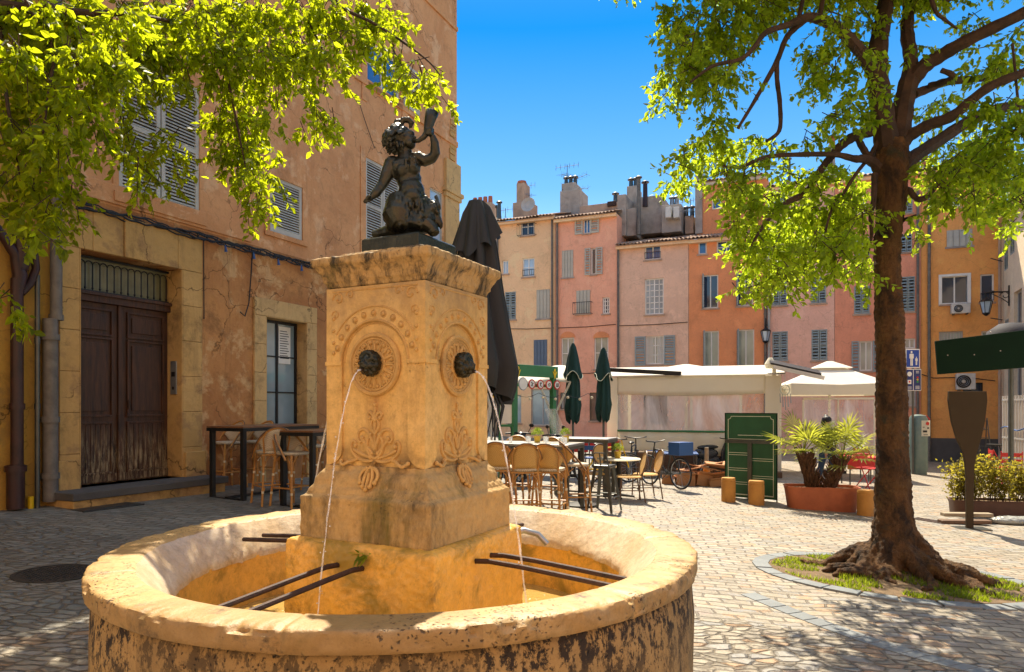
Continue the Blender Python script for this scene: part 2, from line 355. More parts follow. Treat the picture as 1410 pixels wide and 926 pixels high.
M['leafb'] = leafmat('bush_leaf', (.10,.12,.015), (.22,.15,.03), (.50,.42,.05))
M['leafh'] = leafmat('herb_leaf', (.10,.20,.02), (.13,.22,.03), (.45,.60,.05))
M['grass'] = leafmat('grass_blade', (.07,.14,.010), (.13,.15,.02), (.42,.52,.03))
def canvas(name, a, b, mixf):
    t = NT(name); col = t.mix(t.ramp(t.noise(1.3, 5), .3, .7), a, b); t.fin(col, .8, 0, t.bump(t.noise(6, 4), .006), .2)
    tl = t.n('ShaderNodeBsdfTranslucent'); t.l(col, tl.inputs[0]); mx = t.n('ShaderNodeMixShader'); mx.inputs[0].default_value = mixf
    t.l(t.bs.outputs[0], mx.inputs[1]); t.l(tl.outputs[0], mx.inputs[2]); t.l(mx.outputs[0], t.out.inputs[0]); return t.m
M['cream'] = canvas('cream_canvas', (.90,.86,.74), (.86,.81,.68), .5); M['whitefab'] = canvas('white_canvas', (.84,.80,.72), (.78,.74,.66), .4)
# bark
t = NT('rough_brown_bark'); v = t.map((1,1,.45))
a = t.noise(7, 8, v, .6); c = t.mix(t.ramp(a, .35, .62), (.26,.13,.05), (.05,.03,.018))
c = t.mix(t.ramp(t.noise(2.3, 5, None, .4), .52, .66), c, (.22,.12,.045)); c = t.mix(t.ramp(t.noise(3.5, 6), .60, .70), c, (.07,.07,.045))
vo = t.n('ShaderNodeTexVoronoi', feature='DISTANCE_TO_EDGE'); vo.inputs['Scale'].default_value = 26; bw = t.n('ShaderNodeVectorMath', operation='MULTIPLY_ADD'); bn = t.n('ShaderNodeTexNoise'); bn.inputs['Scale'].default_value = 12; bn.inputs['Detail'].default_value = 5; t.l(t.tc, bn.inputs['Vector']); t.l(bn.outputs['Color'], bw.inputs[0]); bw.inputs[1].default_value = (.12,.12,.12); t.l(t.map((1,1,.45)), bw.inputs[2]); t.l(bw.outputs[0], vo.inputs['Vector'])
c = t.mix(t.ramp(vo.outputs[0], .07, .0, 0, .35), c, (.02,.012,.008)); nm = t.bump(t.ramp(vo.outputs[0], 0, .3), .018, .6); nm = t.bump(t.noise(30, 9, t.tc, .2, .8), .06, 1, nm); M['bark'] = t.fin(c, .85, 0, nm, .3)
t = NT('dark_branch_bark'); c = t.mix(t.ramp(t.noise(6, 6), .35, .65), (.075,.045,.03), (.035,.024,.018)); M['branch'] = t.fin(c, .8, 0, t.bump(t.noise(30, 6), .012), .3)
# old plaster
def plaster(name, a, b, c, stain, spots=.5, bump=.01, streaks=True, crack=.75):
    t = NT(name)
    col = t.mix(t.ramp(t.noise(.55, 8, None, .6, .65), .38, .62), a, b)
    col = t.mix(t.ramp(t.noise(1.3, 10, None, .25, .68), .54, .60, 0, spots), col, c)
    if streaks: col = t.mix(t.ramp(t.noise(2.6, 8, t.map((1,1,.16)), .3, .7), .55, .78, 0, .65), col, stain)
    col = t.mix(t.ramp(t.noise(.9, 10, None, .3, .8), .53, .66, 0, .6), col, stain)
    cv = t.n('ShaderNodeVectorMath', operation='MULTIPLY_ADD'); cn = t.n('ShaderNodeTexNoise'); cn.inputs['Scale'].default_value = 2.5; cn.inputs['Detail'].default_value = 7; t.l(t.tc, cn.inputs['Vector']); t.l(cn.outputs['Color'], cv.inputs[0]); cv.inputs[1].default_value = (.7,.7,.7); t.l(t.tc, cv.inputs[2])
    ck = t.n('ShaderNodeTexVoronoi', feature='DISTANCE_TO_EDGE'); ck.inputs['Scale'].default_value = .85; t.l(cv.outputs[0], ck.inputs['Vector']); cr_ = t.math('MULTIPLY', t.ramp(ck.outputs[0], .012, .002), t.ramp(t.noise(.7, 3), .46, .54))
    col = t.mix(t.math('MULTIPLY', cr_, crack), col, tuple(k*.4 for k in stain))
    col = t.mix(t.ramp(t.noise(12, 8, None, .3, .8), .50, .70, 0, .38), col, tuple(k*.5 for k in a))
    nm = t.bump(t.noise(3, 9, None, 1.), bump*2); nm = t.bump(t.noise(24, 7), bump*.5, 1, nm)
    return t.fin(col, .9, 0, nm, .25)
M['pl_old'] = plaster('crumbling_terracotta_plaster', (.54,.26,.095), (.38,.16,.06), (.64,.40,.19), (.10,.05,.025), .8, .016)
M['pl_up'] = plaster('sunworn_peach_plaster', (.68,.36,.17), (.56,.27,.12), (.74,.47,.27), (.30,.15,.075), .7, .012)
M['pl_och'] = plaster('ochre_plaster', (.50,.29,.06), (.40,.22,.05), (.30,.18,.06), (.09,.06,.03), .6, .01)
M['surround'] = plaster('door_stone_surround', (.58,.36,.14), (.46,.28,.10), (.34,.20,.09), (.08,.05,.03), .8, .008)
M['surround2'] = plaster('pale_sandstone_surround', (.60,.40,.18), (.54,.35,.15), (.46,.30,.14), (.15,.10,.055), .5, .006)
def hp(name, a, k=.90, st=.64):
    return plaster(name, a, tuple(x*k for x in a), tuple(min(.86, x*1.12) for x in a), tuple(x*st for x in a), .65, .012, True, .3)
M['h_yel'] = hp('yellow_cream_plaster', (.88,.57,.33)); M['h_pink'] = hp('salmon_pink_plaster', (.86,.42,.28)); M['h_pale'] = hp('faded_pink_plaster', (.78,.50,.36), .88, .6)
M['h_org'] = hp('burnt_orange_plaster', (.80,.31,.14)); M['h_peach'] = hp('light_peach_plaster', (.82,.47,.36)); M['h_sal'] = hp('coral_plaster', (.78,.32,.20))
M['h_amb'] = hp('amber_plaster', (.86,.385,.12)); M['h_cream'] = hp('cream_side_plaster', (.80,.64,.46))
M['shut'] = simple('grey_blue_shutter_paint', (.30,.35,.35), (.25,.30,.30), 3, .7, 0, .001, dirt=.3)
M['shut_l'] = simple('pale_grey_shutter_paint', (.50,.48,.41), (.42,.40,.34), 3, .7, 0, .002, dirt=.35)
M['shut_b'] = simple('slate_blue_shutter_paint', (.12,.17,.24), (.10,.14,.20), 3, .7, 0, .001)
M['shut_w'] = simple('whitish_shutter_paint', (.50,.50,.45), (.42,.42,.38), 3, .7, 0, .001, dirt=.3)
t = NT('aged_dark_door_wood'); v = t.map((6,6,.7)); c = t.mix(t.ramp(t.noise(3, 8, v), .35, .7), (.085,.032,.014), (.020,.010,.007))
sep = t.n('ShaderNodeSeparateXYZ'); t.l(t.tc, sep.inputs[0])
low = t.ramp(sep.outputs['Z'], 1.35, .9); fl = t.math('MULTIPLY', low, t.ramp(t.noise(5, 9, v, .3, .75), .46, .62)); c = t.mix(fl, c, (.34,.25,.14))
M['door'] = t.fin(c, .55, 0, t.bump(t.noise(8, 7, v), .006), .4)
# woven cane
def woven(name, a, b, sc):
    t = NT(name); ch = t.n('ShaderNodeTexChecker'); ch.inputs['Scale'].default_value = sc; t.l(t.tc, ch.inputs[0])
    return t.fin(t.mix(ch.outputs['Fac'], a, b), .5, 0, t.bump(ch.outputs['Fac'], .002), .4)
M['weave'] = woven('honey_woven_cane', (.66,.40,.13), (.50,.28,.08), 90); M['weave_w'] = woven('pale_woven_cane', (.62,.55,.42), (.45,.34,.22), 80)
# paving
t = NT('old_stone_setts')
wob = t.n('ShaderNodeVectorMath', operation='ADD'); nz = t.n('ShaderNodeTexNoise'); nz.inputs['Scale'].default_value = .9; nz.inputs['Detail'].default_value = 5; t.l(t.tc, nz.inputs['Vector'])
sc_ = t.n('ShaderNodeVectorMath', operation='SCALE'); sc_.inputs['Scale'].default_value = .42; t.l(nz.outputs['Color'], sc_.inputs[0]); t.l(t.tc, wob.inputs[0]); t.l(sc_.outputs[0], wob.inputs[1])
bv = t.map((1,1,1), (0,0,R(8)), wob.outputs[0])
br = t.n('ShaderNodeTexBrick'); t.l(bv, br.inputs['Vector']); br.offset = .5
for k, v_ in (('Scale', 1), ('Mortar Size', .012), ('Mortar Smooth', .5), ('Brick Width', .26), ('Row Height', .125), ('Bias', 0.)): br.inputs[k].default_value = v_
br.inputs['Color1'].default_value = (0,0,0,1); br.inputs['Color2'].default_value = (1,1,1,1); br.inputs['Mortar'].default_value = (.5,.5,.5,1)
va = t.n('ShaderNodeTexVoronoi', feature='F1'); va.inputs['Scale'].default_value = 9.0; va.inputs['Randomness'].default_value = .68; vm = t.map((.72,1.35,1), (0,0,R(6)), wob.outputs[0]); t.l(vm, va.inputs['Vector'])
ve = t.n('ShaderNodeTexVoronoi', feature='DISTANCE_TO_EDGE'); ve.inputs['Scale'].default_value = 9.0; ve.inputs['Randomness'].default_value = .68; t.l(vm, ve.inputs['Vector'])
sepv = t.n('ShaderNodeSeparateColor'); t.l(va.outputs['Color'], sepv.inputs[0])
sp = t.n('ShaderNodeSeparateXYZ'); t.l(t.tc, sp.inputs[0])
# rounded cobbles lie near (y < about 5.6), setts beyond
zone = t.ramp(t.math('ADD', t.math('ADD', sp.outputs['Y'], t.math('MULTIPLY', sp.outputs['X'], .38)), t.math('MULTIPLY', t.noise(2, 3), .5)), 6.4, 6.5)
gro_v = t.ramp(ve.outputs[0], .005, .17); gro_b = t.ramp(br.outputs['Fac'], .0, .9, 1, 0)
rid = t.mix(zone, sepv.outputs[0], br.outputs['Color']); hgt = t.mix(zone, gro_v, gro_b)
base = t.mix(rid, (.20,.175,.135), (.36,.315,.24)); base = t.mix(t.ramp(sepv.outputs[1], .84, .87, 0, .6), base, (.40,.21,.09)); base = t.mix(t.ramp(sepv.outputs[2], .80, .84, 0, .5), base, (.24,.26,.28))
left_shade = t.ramp(t.math('SUBTRACT', sp.outputs['X'], t.math('MULTIPLY', sp.outputs['Y'], .40)), -5.4, -4.8); base = t.mix(left_shade, t.mix(rid, (.125,.135,.125), (.23,.24,.215)), base)  # building's shade painted in: darker, greener stones along the left wall
base = t.mix(t.ramp(t.noise(1.1, 6, None, .5), .42, .7, 0, .5), base, (.26,.21,.15)); base = t.mix(t.ramp(t.noise(30, 6), .4, .7, 0, .4), base, (.18,.15,.11))
colr = t.mix(t.ramp(hgt, 0, .45), (.13,.105,.075), base)
nm = t.bump(hgt, .032, 1); nm = t.bump(t.noise(14, 6), .018, .9, nm); nm = t.bump(t.noise(60, 5), .003, 1, nm)
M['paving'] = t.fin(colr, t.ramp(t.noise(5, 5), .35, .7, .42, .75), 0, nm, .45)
# ============================================================ GROUND
g = MB(); xs = [-300,-60,-20,-8,0,8,20,60,300]; ys = [-60,-10,0,10,25,60,300]
gl = lambda x: -SLOPE*max(-30, min(30, x))
xs = [-300,-60,-30,-8,0,8,30,60,300]
g.add([(x, y, gl(x)) for y in ys for x in xs], [(j*9+i, j*9+i+1, (j+1)*9+i+1, (j+1)*9+i) for j in range(len(ys)-1) for i in range(8)])
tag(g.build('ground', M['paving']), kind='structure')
def decal_ring(name, pts_in, pts_out, mat, dz): 
    m = MB(); n = len(pts_in); m.add([(x, y, gz(x)+dz) for x, y in pts_in]+[(x, y, gz(x)+dz) for x, y in pts_out], [(i, (i+1)%n, (i+1)%n+n, i+n) for i in range(n)])
    return m.build(name, mat)
# tree pit ------------------------------------------------------
TX, TY = 4.16, 7.45
pc = Vector((4.06, 7.32)); prx, pry, pa = 1.26, .96, R(-18)
def pitpt(a, k=0): 
    u, v_ = (prx+k)*math.cos(a), (pry+k)*math.sin(a); return (pc.x+u*math.cos(pa)-v_*math.sin(pa), pc.y+u*math.sin(pa)+v_*math.cos(pa))
m = MB(); nk = 26; K = simple('blue_grey_kerb_stone', (.20,.22,.23), (.14,.155,.16), 3, .7, 0, .006, 30, dirt=.3)
for i in range(nk):
    a0, a1 = 2*math.pi*i/nk+.008, 2*math.pi*(i+1)/nk-.008
    q = [pitpt(a0), pitpt(a1), pitpt(a1, .17), pitpt(a0, .17)]; dz = random.uniform(.012, .022)
    m.add([(x, y, gz(x)-.1) for x, y in q]+[(x, y, gz(x)+dz) for x, y in q], [(4,5,6,7),(0,1,5,4),(1,2,6,5),(2,3,7,6),(3,0,4,7)])
tag(m.build('tree_pit_kerb', K, bevel=.006), kind='structure')
m = MB(); n = 48; vs_ = []; 
for j in range(9):
    for i in range(n):
        k = j/8; a = 2*math.pi*i/n; x, y = pitpt(a); x = pc.x+(x-pc.x)*k; y = pc.y+(y-pc.y)*k
        d = math.hypot(x-TX, y-TY); vs_.append((x, y, gz(x)+.006+.12*math.exp(-(d/.5)**2)+random.uniform(0, .012)))
m.add(vs_, [(j*n+i, j*n+(i+1)%n, (j+1)*n+(i+1)%n, (j+1)*n+i) for j in range(8) for i in range(n)])
tag(m.build('tree_pit_earth', M['soil'], smooth=True), kind='structure')
# drain slot, covers, gutter line
def strip(name, p0, p1, wd, mat, label, cat, dz=.008):
    d = (p1-p0); d.z = 0; L_ = d.length; a = math.atan2(d.y, d.x); o = thing(name, label, cat, p0+Vector((0,0,0)), a)
    o.rotation_euler = Euler((0, math.asin(max(-.2, min(.2, (p0.z-p1.z)/L_))), a)); return o, L_
o, L_ = strip('drain_grate', G(1258, 714), G(1306, 722), .2, None, 'rusty slot drain grate running across the paving right of the tree trunk', 'drain')
m = MB(); n = int(L_/.06)
for i in range(n): m.b(i*.06, i*.06+.03, -.1, .1, -.02, .01)
m.build('slats', M['iron'], o); m = MB(); m.b(0, L_, -.12, -.1, -.02, .012); m.b(0, L_, .1, .12, -.02, .012); m.b(0, L_, -.1, .1, -.02, .003); m.build('frame', M['iron'], o)
def cover_round(px, py, r, label):
    p = G(px, py); o = thing('manhole_cover', label, 'manhole cover', p); o.rotation_euler.y = SLOPE
    m = MB(); m.lathe([(r,-.02),(r,.008),(r*.9,.008),(r*.9,.004),(0.001,.004)], 36, cap=False)
    for i in range(-6, 7):
        for j in range(-6, 7):
            x, y = i*r*.13, j*r*.13
            if math.hypot(x, y) < r*.82: m.box((x, y, .007), (r*.08, r*.04, .006), (0, 0, (i+j)%2*1.57))
    m.build('cover_plate', M['cov'], o); return o
M['cov'] = simple('cast_iron_cover', (.06,.058,.055), (.035,.035,.034), 10, .5, .4, .002)
cover_round(78, 790, .34, 'round iron manhole cover in shaded paving beside the basin')
for i, (px, py, a, b_, lb) in enumerate([(140, 698, .42, .26, 'flat square iron cover in the paving before the door step'), (1212+68, 752+16, .1, .1, None)]):
    if lb is None: continue
    p = G(px, py); o = thing('access_cover', lb, 'access cover', p, R(65)); m = MB(); m.b(-a, a, -b_, b_, -.03, .012); m.build('plate', M['cov'], o, bevel=.004)
    m = MB(); m.b(-a-.03, a+.03, -b_-.03, -b_-.005, -.03, .006); m.b(-a-.03, a+.03, b_+.005, b_+.03, -.03, .006); m.build('frame', M['cov'], o)
# darker gutter stones, lower right
m = MB()
for i in range(16):
    f = i/15; px = 1030+f*330; py = 818+f*108+10*math.sin(f*3); p = G(px, py); q = G(px+20, py+7)
    d = (q-p).normalized(); nn = Vector((-d.y, d.x, 0)); h = G(1030+(i+1)/15*330, 818+(i+1)/15*108+10*math.sin((i+1)/15*3)); e = p+(h-p)*.93
    for s_ in (0,): 
        q4 = [p-nn*.09, e-nn*.09, e+nn*.09, p+nn*.09]; m.add([(k.x, k.y, gz(k.x)-.02) for k in q4]+[(k.x, k.y, gz(k.x)+.007) for k in q4], [(4,5,6,7),(0,1,5,4),(1,2,6,5),(2,3,7,6),(3,0,4,7)])
tag(m.build('gutter_line', K, bevel=.004), kind='structure')

# ============================================================ FACADES
class Wall:
    """vertical plane through a point with heading; local x along it, local y into the building"""
    def __init__(s, p, ang): s.p = Vector((p[0], p[1], 0)); s.a = ang; s.d = Vector((math.cos(ang), math.sin(ang), 0)); s.n = Vector((-s.d.y, s.d.x, 0))
    def s(s_, px, off=0):
        q = s_.p+s_.n*off; t_ = (px-CX)/F; return (q.y*t_-q.x)/(s_.d.x-t_*s_.d.y)
    def Y(s_, px, off=0): return (s_.p+s_.n*off+s_.d*s_.s(px, off)).y
    def z(s_, px, py, off=0): return H0-(py-HY)/F*s_.Y(px, off)
    def rect(s_, x0, y0, x1, y1, off=0):
        xm = (x0+x1)/2; return s_.s(x0, off), s_.s(x1, off), s_.z(xm, y1, off), s_.z(xm, y0, off)
    def root(s_, name, label, cat, group=None): return thing(name, label, cat, s_.p, s_.a, group)
def facade(x0, x1, z0, z1, holes, depth=.25, thick=None):
    m = MB(); X = sorted({x0, x1, *[h[0] for h in holes], *[h[1] for h in holes]}); Z = sorted({z0, z1, *[h[2] for h in holes], *[h[3] for h in holes]})
    X = [x for x in X if x0 <= x <= x1]; Z = [z for z in Z if z0 <= z <= z1]
    for i in range(len(X)-1):
        for j in range(len(Z)-1):
            cx, cz = (X[i]+X[i+1])/2, (Z[j]+Z[j+1])/2
            if any(h[0] < cx < h[1] and h[2] < cz < h[3] for h in holes): continue
            m.add([(X[i],0,Z[j]),(X[i+1],0,Z[j]),(X[i+1],0,Z[j+1]),(X[i],0,Z[j+1])], [(0,1,2,3)])
    for h in holes:
        a, b_, c, d = h[:4]; dp = h[4] if len(h) > 4 else depth
        m.add([(a,0,c),(a,0,d),(a,dp,d),(a,dp,c)], [(0,1,2,3)]); m.add([(b_,0,c),(b_,dp,c),(b_,dp,d),(b_,0,d)], [(0,1,2,3)])
        m.add([(a,0,c),(a,dp,c),(b_,dp,c),(b_,0,c)], [(0,1,2,3)]); m.add([(a,0,d),(b_,0,d),(b_,dp,d),(a,dp,d)], [(0,1,2,3)])
    return m
def shell(m, x0, x1, z0, z1, dp):               # sides, back and top behind a facade
    m.add([(x0,0,z0),(x0,dp,z0),(x0,dp,z1),(x0,0,z1)], [(0,1,2,3)]); m.add([(x1,0,z0),(x1,dp,z0),(x1,dp,z1),(x1,0,z1)], [(3,2,1,0)])
    m.add([(x0,dp,z0),(x1,dp,z0),(x1,dp,z1),(x0,dp,z1)], [(0,1,2,3)]); m.add([(x0,0,z1),(x1,0,z1),(x1,dp,z1),(x0,dp,z1)], [(0,1,2,3)]); return m
def shutter(par, a, b_, c, d, y, mat, pitch=.06, th=.04, mid=True, louv=True, ang=0, hinge=None):
    m = MB(); W_ = b_-a; fr = min(.07, W_*.16)
    ox = a if hinge != 'r' else b_
    def X(x): return x-ox
    m.b(X(a), X(a+fr), -th/2, th/2, c, d); m.b(X(b_-fr), X(b_), -th/2, th/2, c, d)
    m.b(X(a+fr), X(b_-fr), -th/2, th/2, c, c+fr*1.5); m.b(X(a+fr), X(b_-fr), -th/2, th/2, d-fr, d)
    secs = [(c+fr*1.5, d-fr)]
    if mid: zm = c+(d-c)*.48; m.b(X(a+fr), X(b_-fr), -th/2, th/2, zm, zm+fr); secs = [(c+fr*1.5, zm), (zm+fr, d-fr)]
    for z0, z1 in secs:
        if louv:
            n = max(2, int((z1-z0)/pitch))
            for i in range(n):
                z = z0+(i+.5)*(z1-z0)/n; m.box((X((a+b_)/2), 0, z), (W_-2*fr, .010, pitch*.95), (R(-40), 0, 0))
        else: m.b(X(a+fr), X(b_-fr), -th/2+.012, th/2-.012, z0, z1)
    o = m.build('shutter', mat, par, loc=(ox, y, 0)); o.rotation_euler.z = ang; return o
def window(par, a, b_, c, d, y, fm, gm, cols=2, rows=1, fr=.05, curtain=None, bars=.028):
    m = MB(); m.b(a, a+fr, y-.03, y+.03, c, d); m.b(b_-fr, b_, y-.03, y+.03, c, d); m.b(a+fr, b_-fr, y-.03, y+.03, c, c+fr); m.b(a+fr, b_-fr, y-.03, y+.03, d-fr, d)
    for i in range(1, cols): x = a+(b_-a)*i/cols; wd = fr*.9 if (cols == 2 or i == cols//2) else bars; m.b(x-wd/2, x+wd/2, y-.025, y+.025, c+fr, d-fr)
    for j in range(1, rows):
        z = c+(d-c)*j/rows
        for i in range(cols):
            m.b(a+(b_-a)*i/cols+fr*.6, a+(b_-a)*(i+1)/cols-fr*.6, y-.018, y+.018, z-bars/2, z+bars/2)
    o = m.build('window', fm, par)
    p = MB(); p.b(a+fr*.5, b_-fr*.5, y+.002, y+.012, c+fr*.5, d-fr*.5); p.build('pane', gm, o)
    if curtain:
        q = MB(); 
        for s_ in (0, 1):
            w_ = (b_-a)*.34; xa = a+fr if s_ == 0 else b_-fr-w_
            q.grid(lambda u, v_: (xa+u*w_, y-.001-.010*(.5+.5*math.sin(u*22)), c+fr+v_*(d-c-2*fr)), 16, 1)
        q.build('curtain', M['whitefab'], o)
    return o
def railing(par, a, b_, c, h, mat, out=.18, n=None, name='railing'):
    m = MB(); m.tube([(a,0,c+h),(a,-out,c+h),(b_,-out,c+h),(b_,0,c+h)], .016, 5); m.tube([(a,0,c+.03),(a,-out,c+.03),(b_,-out,c+.03),(b_,0,c+.03)], .014, 5)
    n = n or max(3, int((b_-a)/.12))
    for i in range(n+1): x = a+(b_-a)*i/n; m.tube([(x,-out,c+.03),(x,-out,c+h)], .009, 4)
    return m.build(name, mat, par)
def pipe(par, pts, r, mat, name='downpipe', joints=()):
    m = MB(); m.tube(pts, r, 10)
    for z in joints: m.tube([(pts[-1][0], pts[-1][1], z-.04), (pts[-1][0], pts[-1][1], z+.04)], r*1.22, 10)
    return m.build(name, mat, par, smooth=True)

# ------------------------------------------------------------ left building
WL = Wall((-6.55, 9.63), R(65)); TOP = 14.3
LB = WL.root('apartment_building', 'tall terracotta plastered building with a dark double door and louvred shutters, filling the left side', 'building')
s_end = WL.s(629); s_beg = WL.s(72)
D0, D1, DZ0, DZ1 = WL.s(107), WL.s(249), WL.z(170, 668), WL.z(178, 357)
gl0 = lambda s_: gz((WL.p+WL.d*s_).x)
DZ0 = gl0((D0+D1)/2)+.22
wr = WL.rect(364, 438, 421, 590); wr = (wr[0], wr[1], gl0(wr[0])+1.02, WL.z(392, 440))
sh1 = (WL.s(163), WL.s(274), WL.z(218, 281), WL.z(218, 95))
sh2 = (WL.s(371), WL.s(416), WL.z(393, 325), WL.z(393, 250))
sh3 = (WL.s(503), WL.s(550), WL.z(525, 352), WL.z(525, 228))
up = (WL.s(505), WL.s(553), WL.z(528, 128), WL.z(528, 66))
ar = (WL.s(592), WL.s(609), WL.z(600, 346), WL.z(600, 262))
up2 = (WL.s(330), WL.s(400), WL.z(365, 40), WL.z(365, -110))
holes = [(D0, D1, DZ0, DZ1, .42), (wr[0], wr[1], wr[2], wr[3], .35), (sh1[0], sh1[1], sh1[2], sh1[3], .12), (sh2[0], sh2[1], sh2[2], sh2[3], .12), (sh3[0], sh3[1], sh3[2], sh3[3], .12),
    (up[0], up[1], up[2], up[3], .28), (ar[0], ar[1], ar[2], ar[3], .15)]
zsplit = WL.z(275, 322)
lowh = [h for h in holes if h[3] < zsplit+.2]
# lower wall (old plaster) and upper wall (sunworn)
zs = WL.z(400, 352)
m = facade(s_beg, s_end, -1, zs, [h for h in holes if h[2] < zs-.5 and h[3] < zs+.01] , .3)
m.build('ground_floor_wall', M['pl_old'], LB)
m = facade(s_beg, s_end, zs, TOP, [h for h in holes if h[2] > zs-.3], .3); shell(m, s_beg, s_end, -1, TOP, 9)
m.build('upper_wall', M['pl_up'], LB)
m = MB(); m.b(s_beg, s_end+.35, -.55, 9, TOP, TOP+.18); m.b(s_beg, s_end+.2, -.3, 9, TOP-.18, TOP); m.build('cornice', M['surround'], LB)
# string courses
m = MB()
def course(px0, py0, px1, py1, h, out):
    a, b_ = WL.s(px0), WL.s(px1); z = (WL.z(px0, py0)+WL.z(px1, py1))/2; m.b(a, b_, -out, .001, z-h/2, z+h/2)
for cc in ((455, 110, 629, 178, .16, .05), (500, -60, 629, 20, .12, .05), (88, 268, 345, 308, .30, .035)): m = MB(); course(*cc); m.build('string_course', M['pl_up'], LB, bevel=.01)
# corner pilaster with corbel
m = MB(); a = WL.s(611); z0, z1 = WL.z(618, 262), WL.z(618, 222)
m.b(a, s_end+.08, -.10, .3, z0, z1); m.b(a-.1, s_end+.16, -.16, .35, z0-.12, z0); m.b(a-.05, s_end+.1, -.12, .3, z0-.25, z0-.12); m.b(a, s_end+.05, -.07, .3, -1, z0-.25)
m.build('corner_pilaster', M['surround2'], LB, bevel=.012)
m = MB(); rr = random.Random(4)
for i in range(7): m.box((s_end-.25+rr.uniform(-.06,.04), -.005+rr.uniform(-.01,.01), z1+.15+i*.17), (.34+rr.uniform(-.10,.06), .05, .15), (0, 0, 0))
m.build('corner_stones', M['surround'], LB, bevel=.015)
# door surround
so0, so1 = WL.s(79), WL.s(276); sz = WL.z(178, 303)
m = MB()
def blocks(x0, x1, z0, z1, n, out):
    for i in range(n): m.b(x0, x1, -out, .0, z0+(z1-z0)*i/n+.002, z0+(z1-z0)*(i+1)/n-.002)
blocks(so0, D0-.002, DZ0-.1, DZ1, 6, .05); blocks(D1+.002, so1, DZ0-.1, DZ1, 6, .05)
nv = 5; 
for i in range(nv): x0 = so0+(so1-so0)*i/nv+.002; x1 = so0+(so1-so0)*(i+1)/nv-.002; m.b(x0, x1, -.05-(.03 if i == 2 else 0), 0, DZ1+.002, sz)
m.b(so0-.04, D0-.02, -.10, 0, -1, DZ0+.42); m.b(D1+.02, so1+.04, -.10, 0, -1, DZ0+.42)
m.b(D0-.001, D0+.02, -.05, .42, DZ0, DZ1)
m.b(D1-.02, D1+.001, -.05, .42, DZ0, DZ1); m.build('door_surround', M['surround'], LB, bevel=.012)
m = MB(); m.b(WL.s(62), WL.s(276)+.05, -.62, .42, DZ0-.11, DZ0); ms = m.build('doorstep_slab', M['slate'], LB, bevel=.012)
m = MB(); m.b(WL.s(62)+.03, WL.s(276)+.02, -.57, .4, -1, DZ0-.11); m.build('doorstep', M['surround'], LB, bevel=.01)
# the door
dz_t = WL.z(175, 412); yd = .30
door = MB(); xm = (D0+D1)/2-.02
for a, b_ in ((D0+.02, xm-.03), (xm+.03, D1-.02)):
    door.b(a, b_, yd, yd+.06, DZ0, dz_t-.08)
    hh = dz_t-.08-DZ0
    for z0, z1, o_ in ((.06, .33, .03), (.38, .80, .035), (.83, .96, .035)):
        z0, z1 = DZ0+z0*hh, DZ0+z1*hh; w0, w1 = a+.12, b_-.12
        for q in ((w0-.03, w1+.03, z0-.03, z0), (w0-.03, w1+.03, z1, z1+.03), (w0-.03, w0, z0, z1), (w1, w1+.03, z0, z1)): door.b(q[0], q[1], yd-o_, yd, q[2], q[3])
        if z0 > DZ0+.3*hh: door.b(w0+.06, w1-.06, yd-.022, yd, z0+.06, z1-.06)
        else:
            for k in range(7): x = w0+(w1-w0)*k/7; door.b(x+.004, x+(w1-w0)/7-.004, yd-.012, yd, z0+.01, z1-.01)
    door.b(a, b_, yd-.02, yd, DZ0+.02, DZ0+.14)
dobj = door.build('door', M['door'], LB, bevel=.004)
m = MB(); m.b(xm-.045, xm+.045, yd-.05, yd+.05, DZ0+.02, DZ0+.38*hh); m.b(xm-.035, xm+.035, yd-.035, yd+.05, DZ0+.38*hh, dz_t-.08); m.build('meeting_post', M['door'], dobj, bevel=.004)
m = MB(); m.b(D0+.02, D1-.02, yd-.08, yd+.06, dz_t-.08, dz_t+.06); m.b(D0+.02, D1-.02, yd-.12, yd-.08, dz_t+.02, dz_t+.07); m.build('transom_beam', M['door'], dobj, bevel=.006)
m = MB(); m.tube([(xm+.13, yd-.05, DZ0+1.15), (xm+.13, yd-.05, DZ0+1.3)], .014, 8); m.ell((xm+.13, yd-.04, DZ0+1.05), (.03,.02,.04)); m.build('handle', M['iron'], dobj)
m = MB(); m.b(D0+.02, D1-.02, yd+.03, yd+.05, dz_t+.07, DZ1-.02); m.build('transom_pane', simple('dusty_transom_glass', (.26,.25,.14), (.12,.12,.07), 2, .25, 0, .001), LB)
m = MB(); nb = 14; zz0, zz1 = dz_t+.07, DZ1-.06
for i in range(nb+1):
    x = D0+.06+(D1-D0-.12)*i/nb; m.tube([(x, yd-.02, zz0), (x, yd-.02, zz1-.1)], .011, 6); m.ell((x, yd-.02, zz0+.06), .02, nu=6, nv=4)
    if i < nb:
        x2 = D0+.06+(D1-D0-.12)*(i+1)/nb; w_ = (x2-x)/2; m.tube([(x+w_-w_*math.cos(a_), yd-.02, zz1-.1+w_*1.2*math.sin(a_)) for a_ in np.linspace(0, math.pi, 7)], .009, 5)
m.b(D0+.02, D1-.02, yd-.035, yd, zz1+.01, zz1+.04); m.b(D0+.02, D1-.02, yd-.035, yd, zz0, zz0+.03); m.build('transom_grille', M['black'], LB)
# intercom, house mark
m = MB(); a = WL.s(237.5, .1); z = WL.z(238, 520); m.b(D1-.045, D1-.021, .06, .20, z-.28, z+.28); ic = m.build('intercom', M['metal'], LB, bevel=.006)
m = MB(); m.b(D1-.05, D1-.045, .09, .17, z+.02, z+.10); m.b(D1-.05, D1-.045, .11, .15, z-.2, z-.15); m.build('intercom_buttons', M['black'], ic)
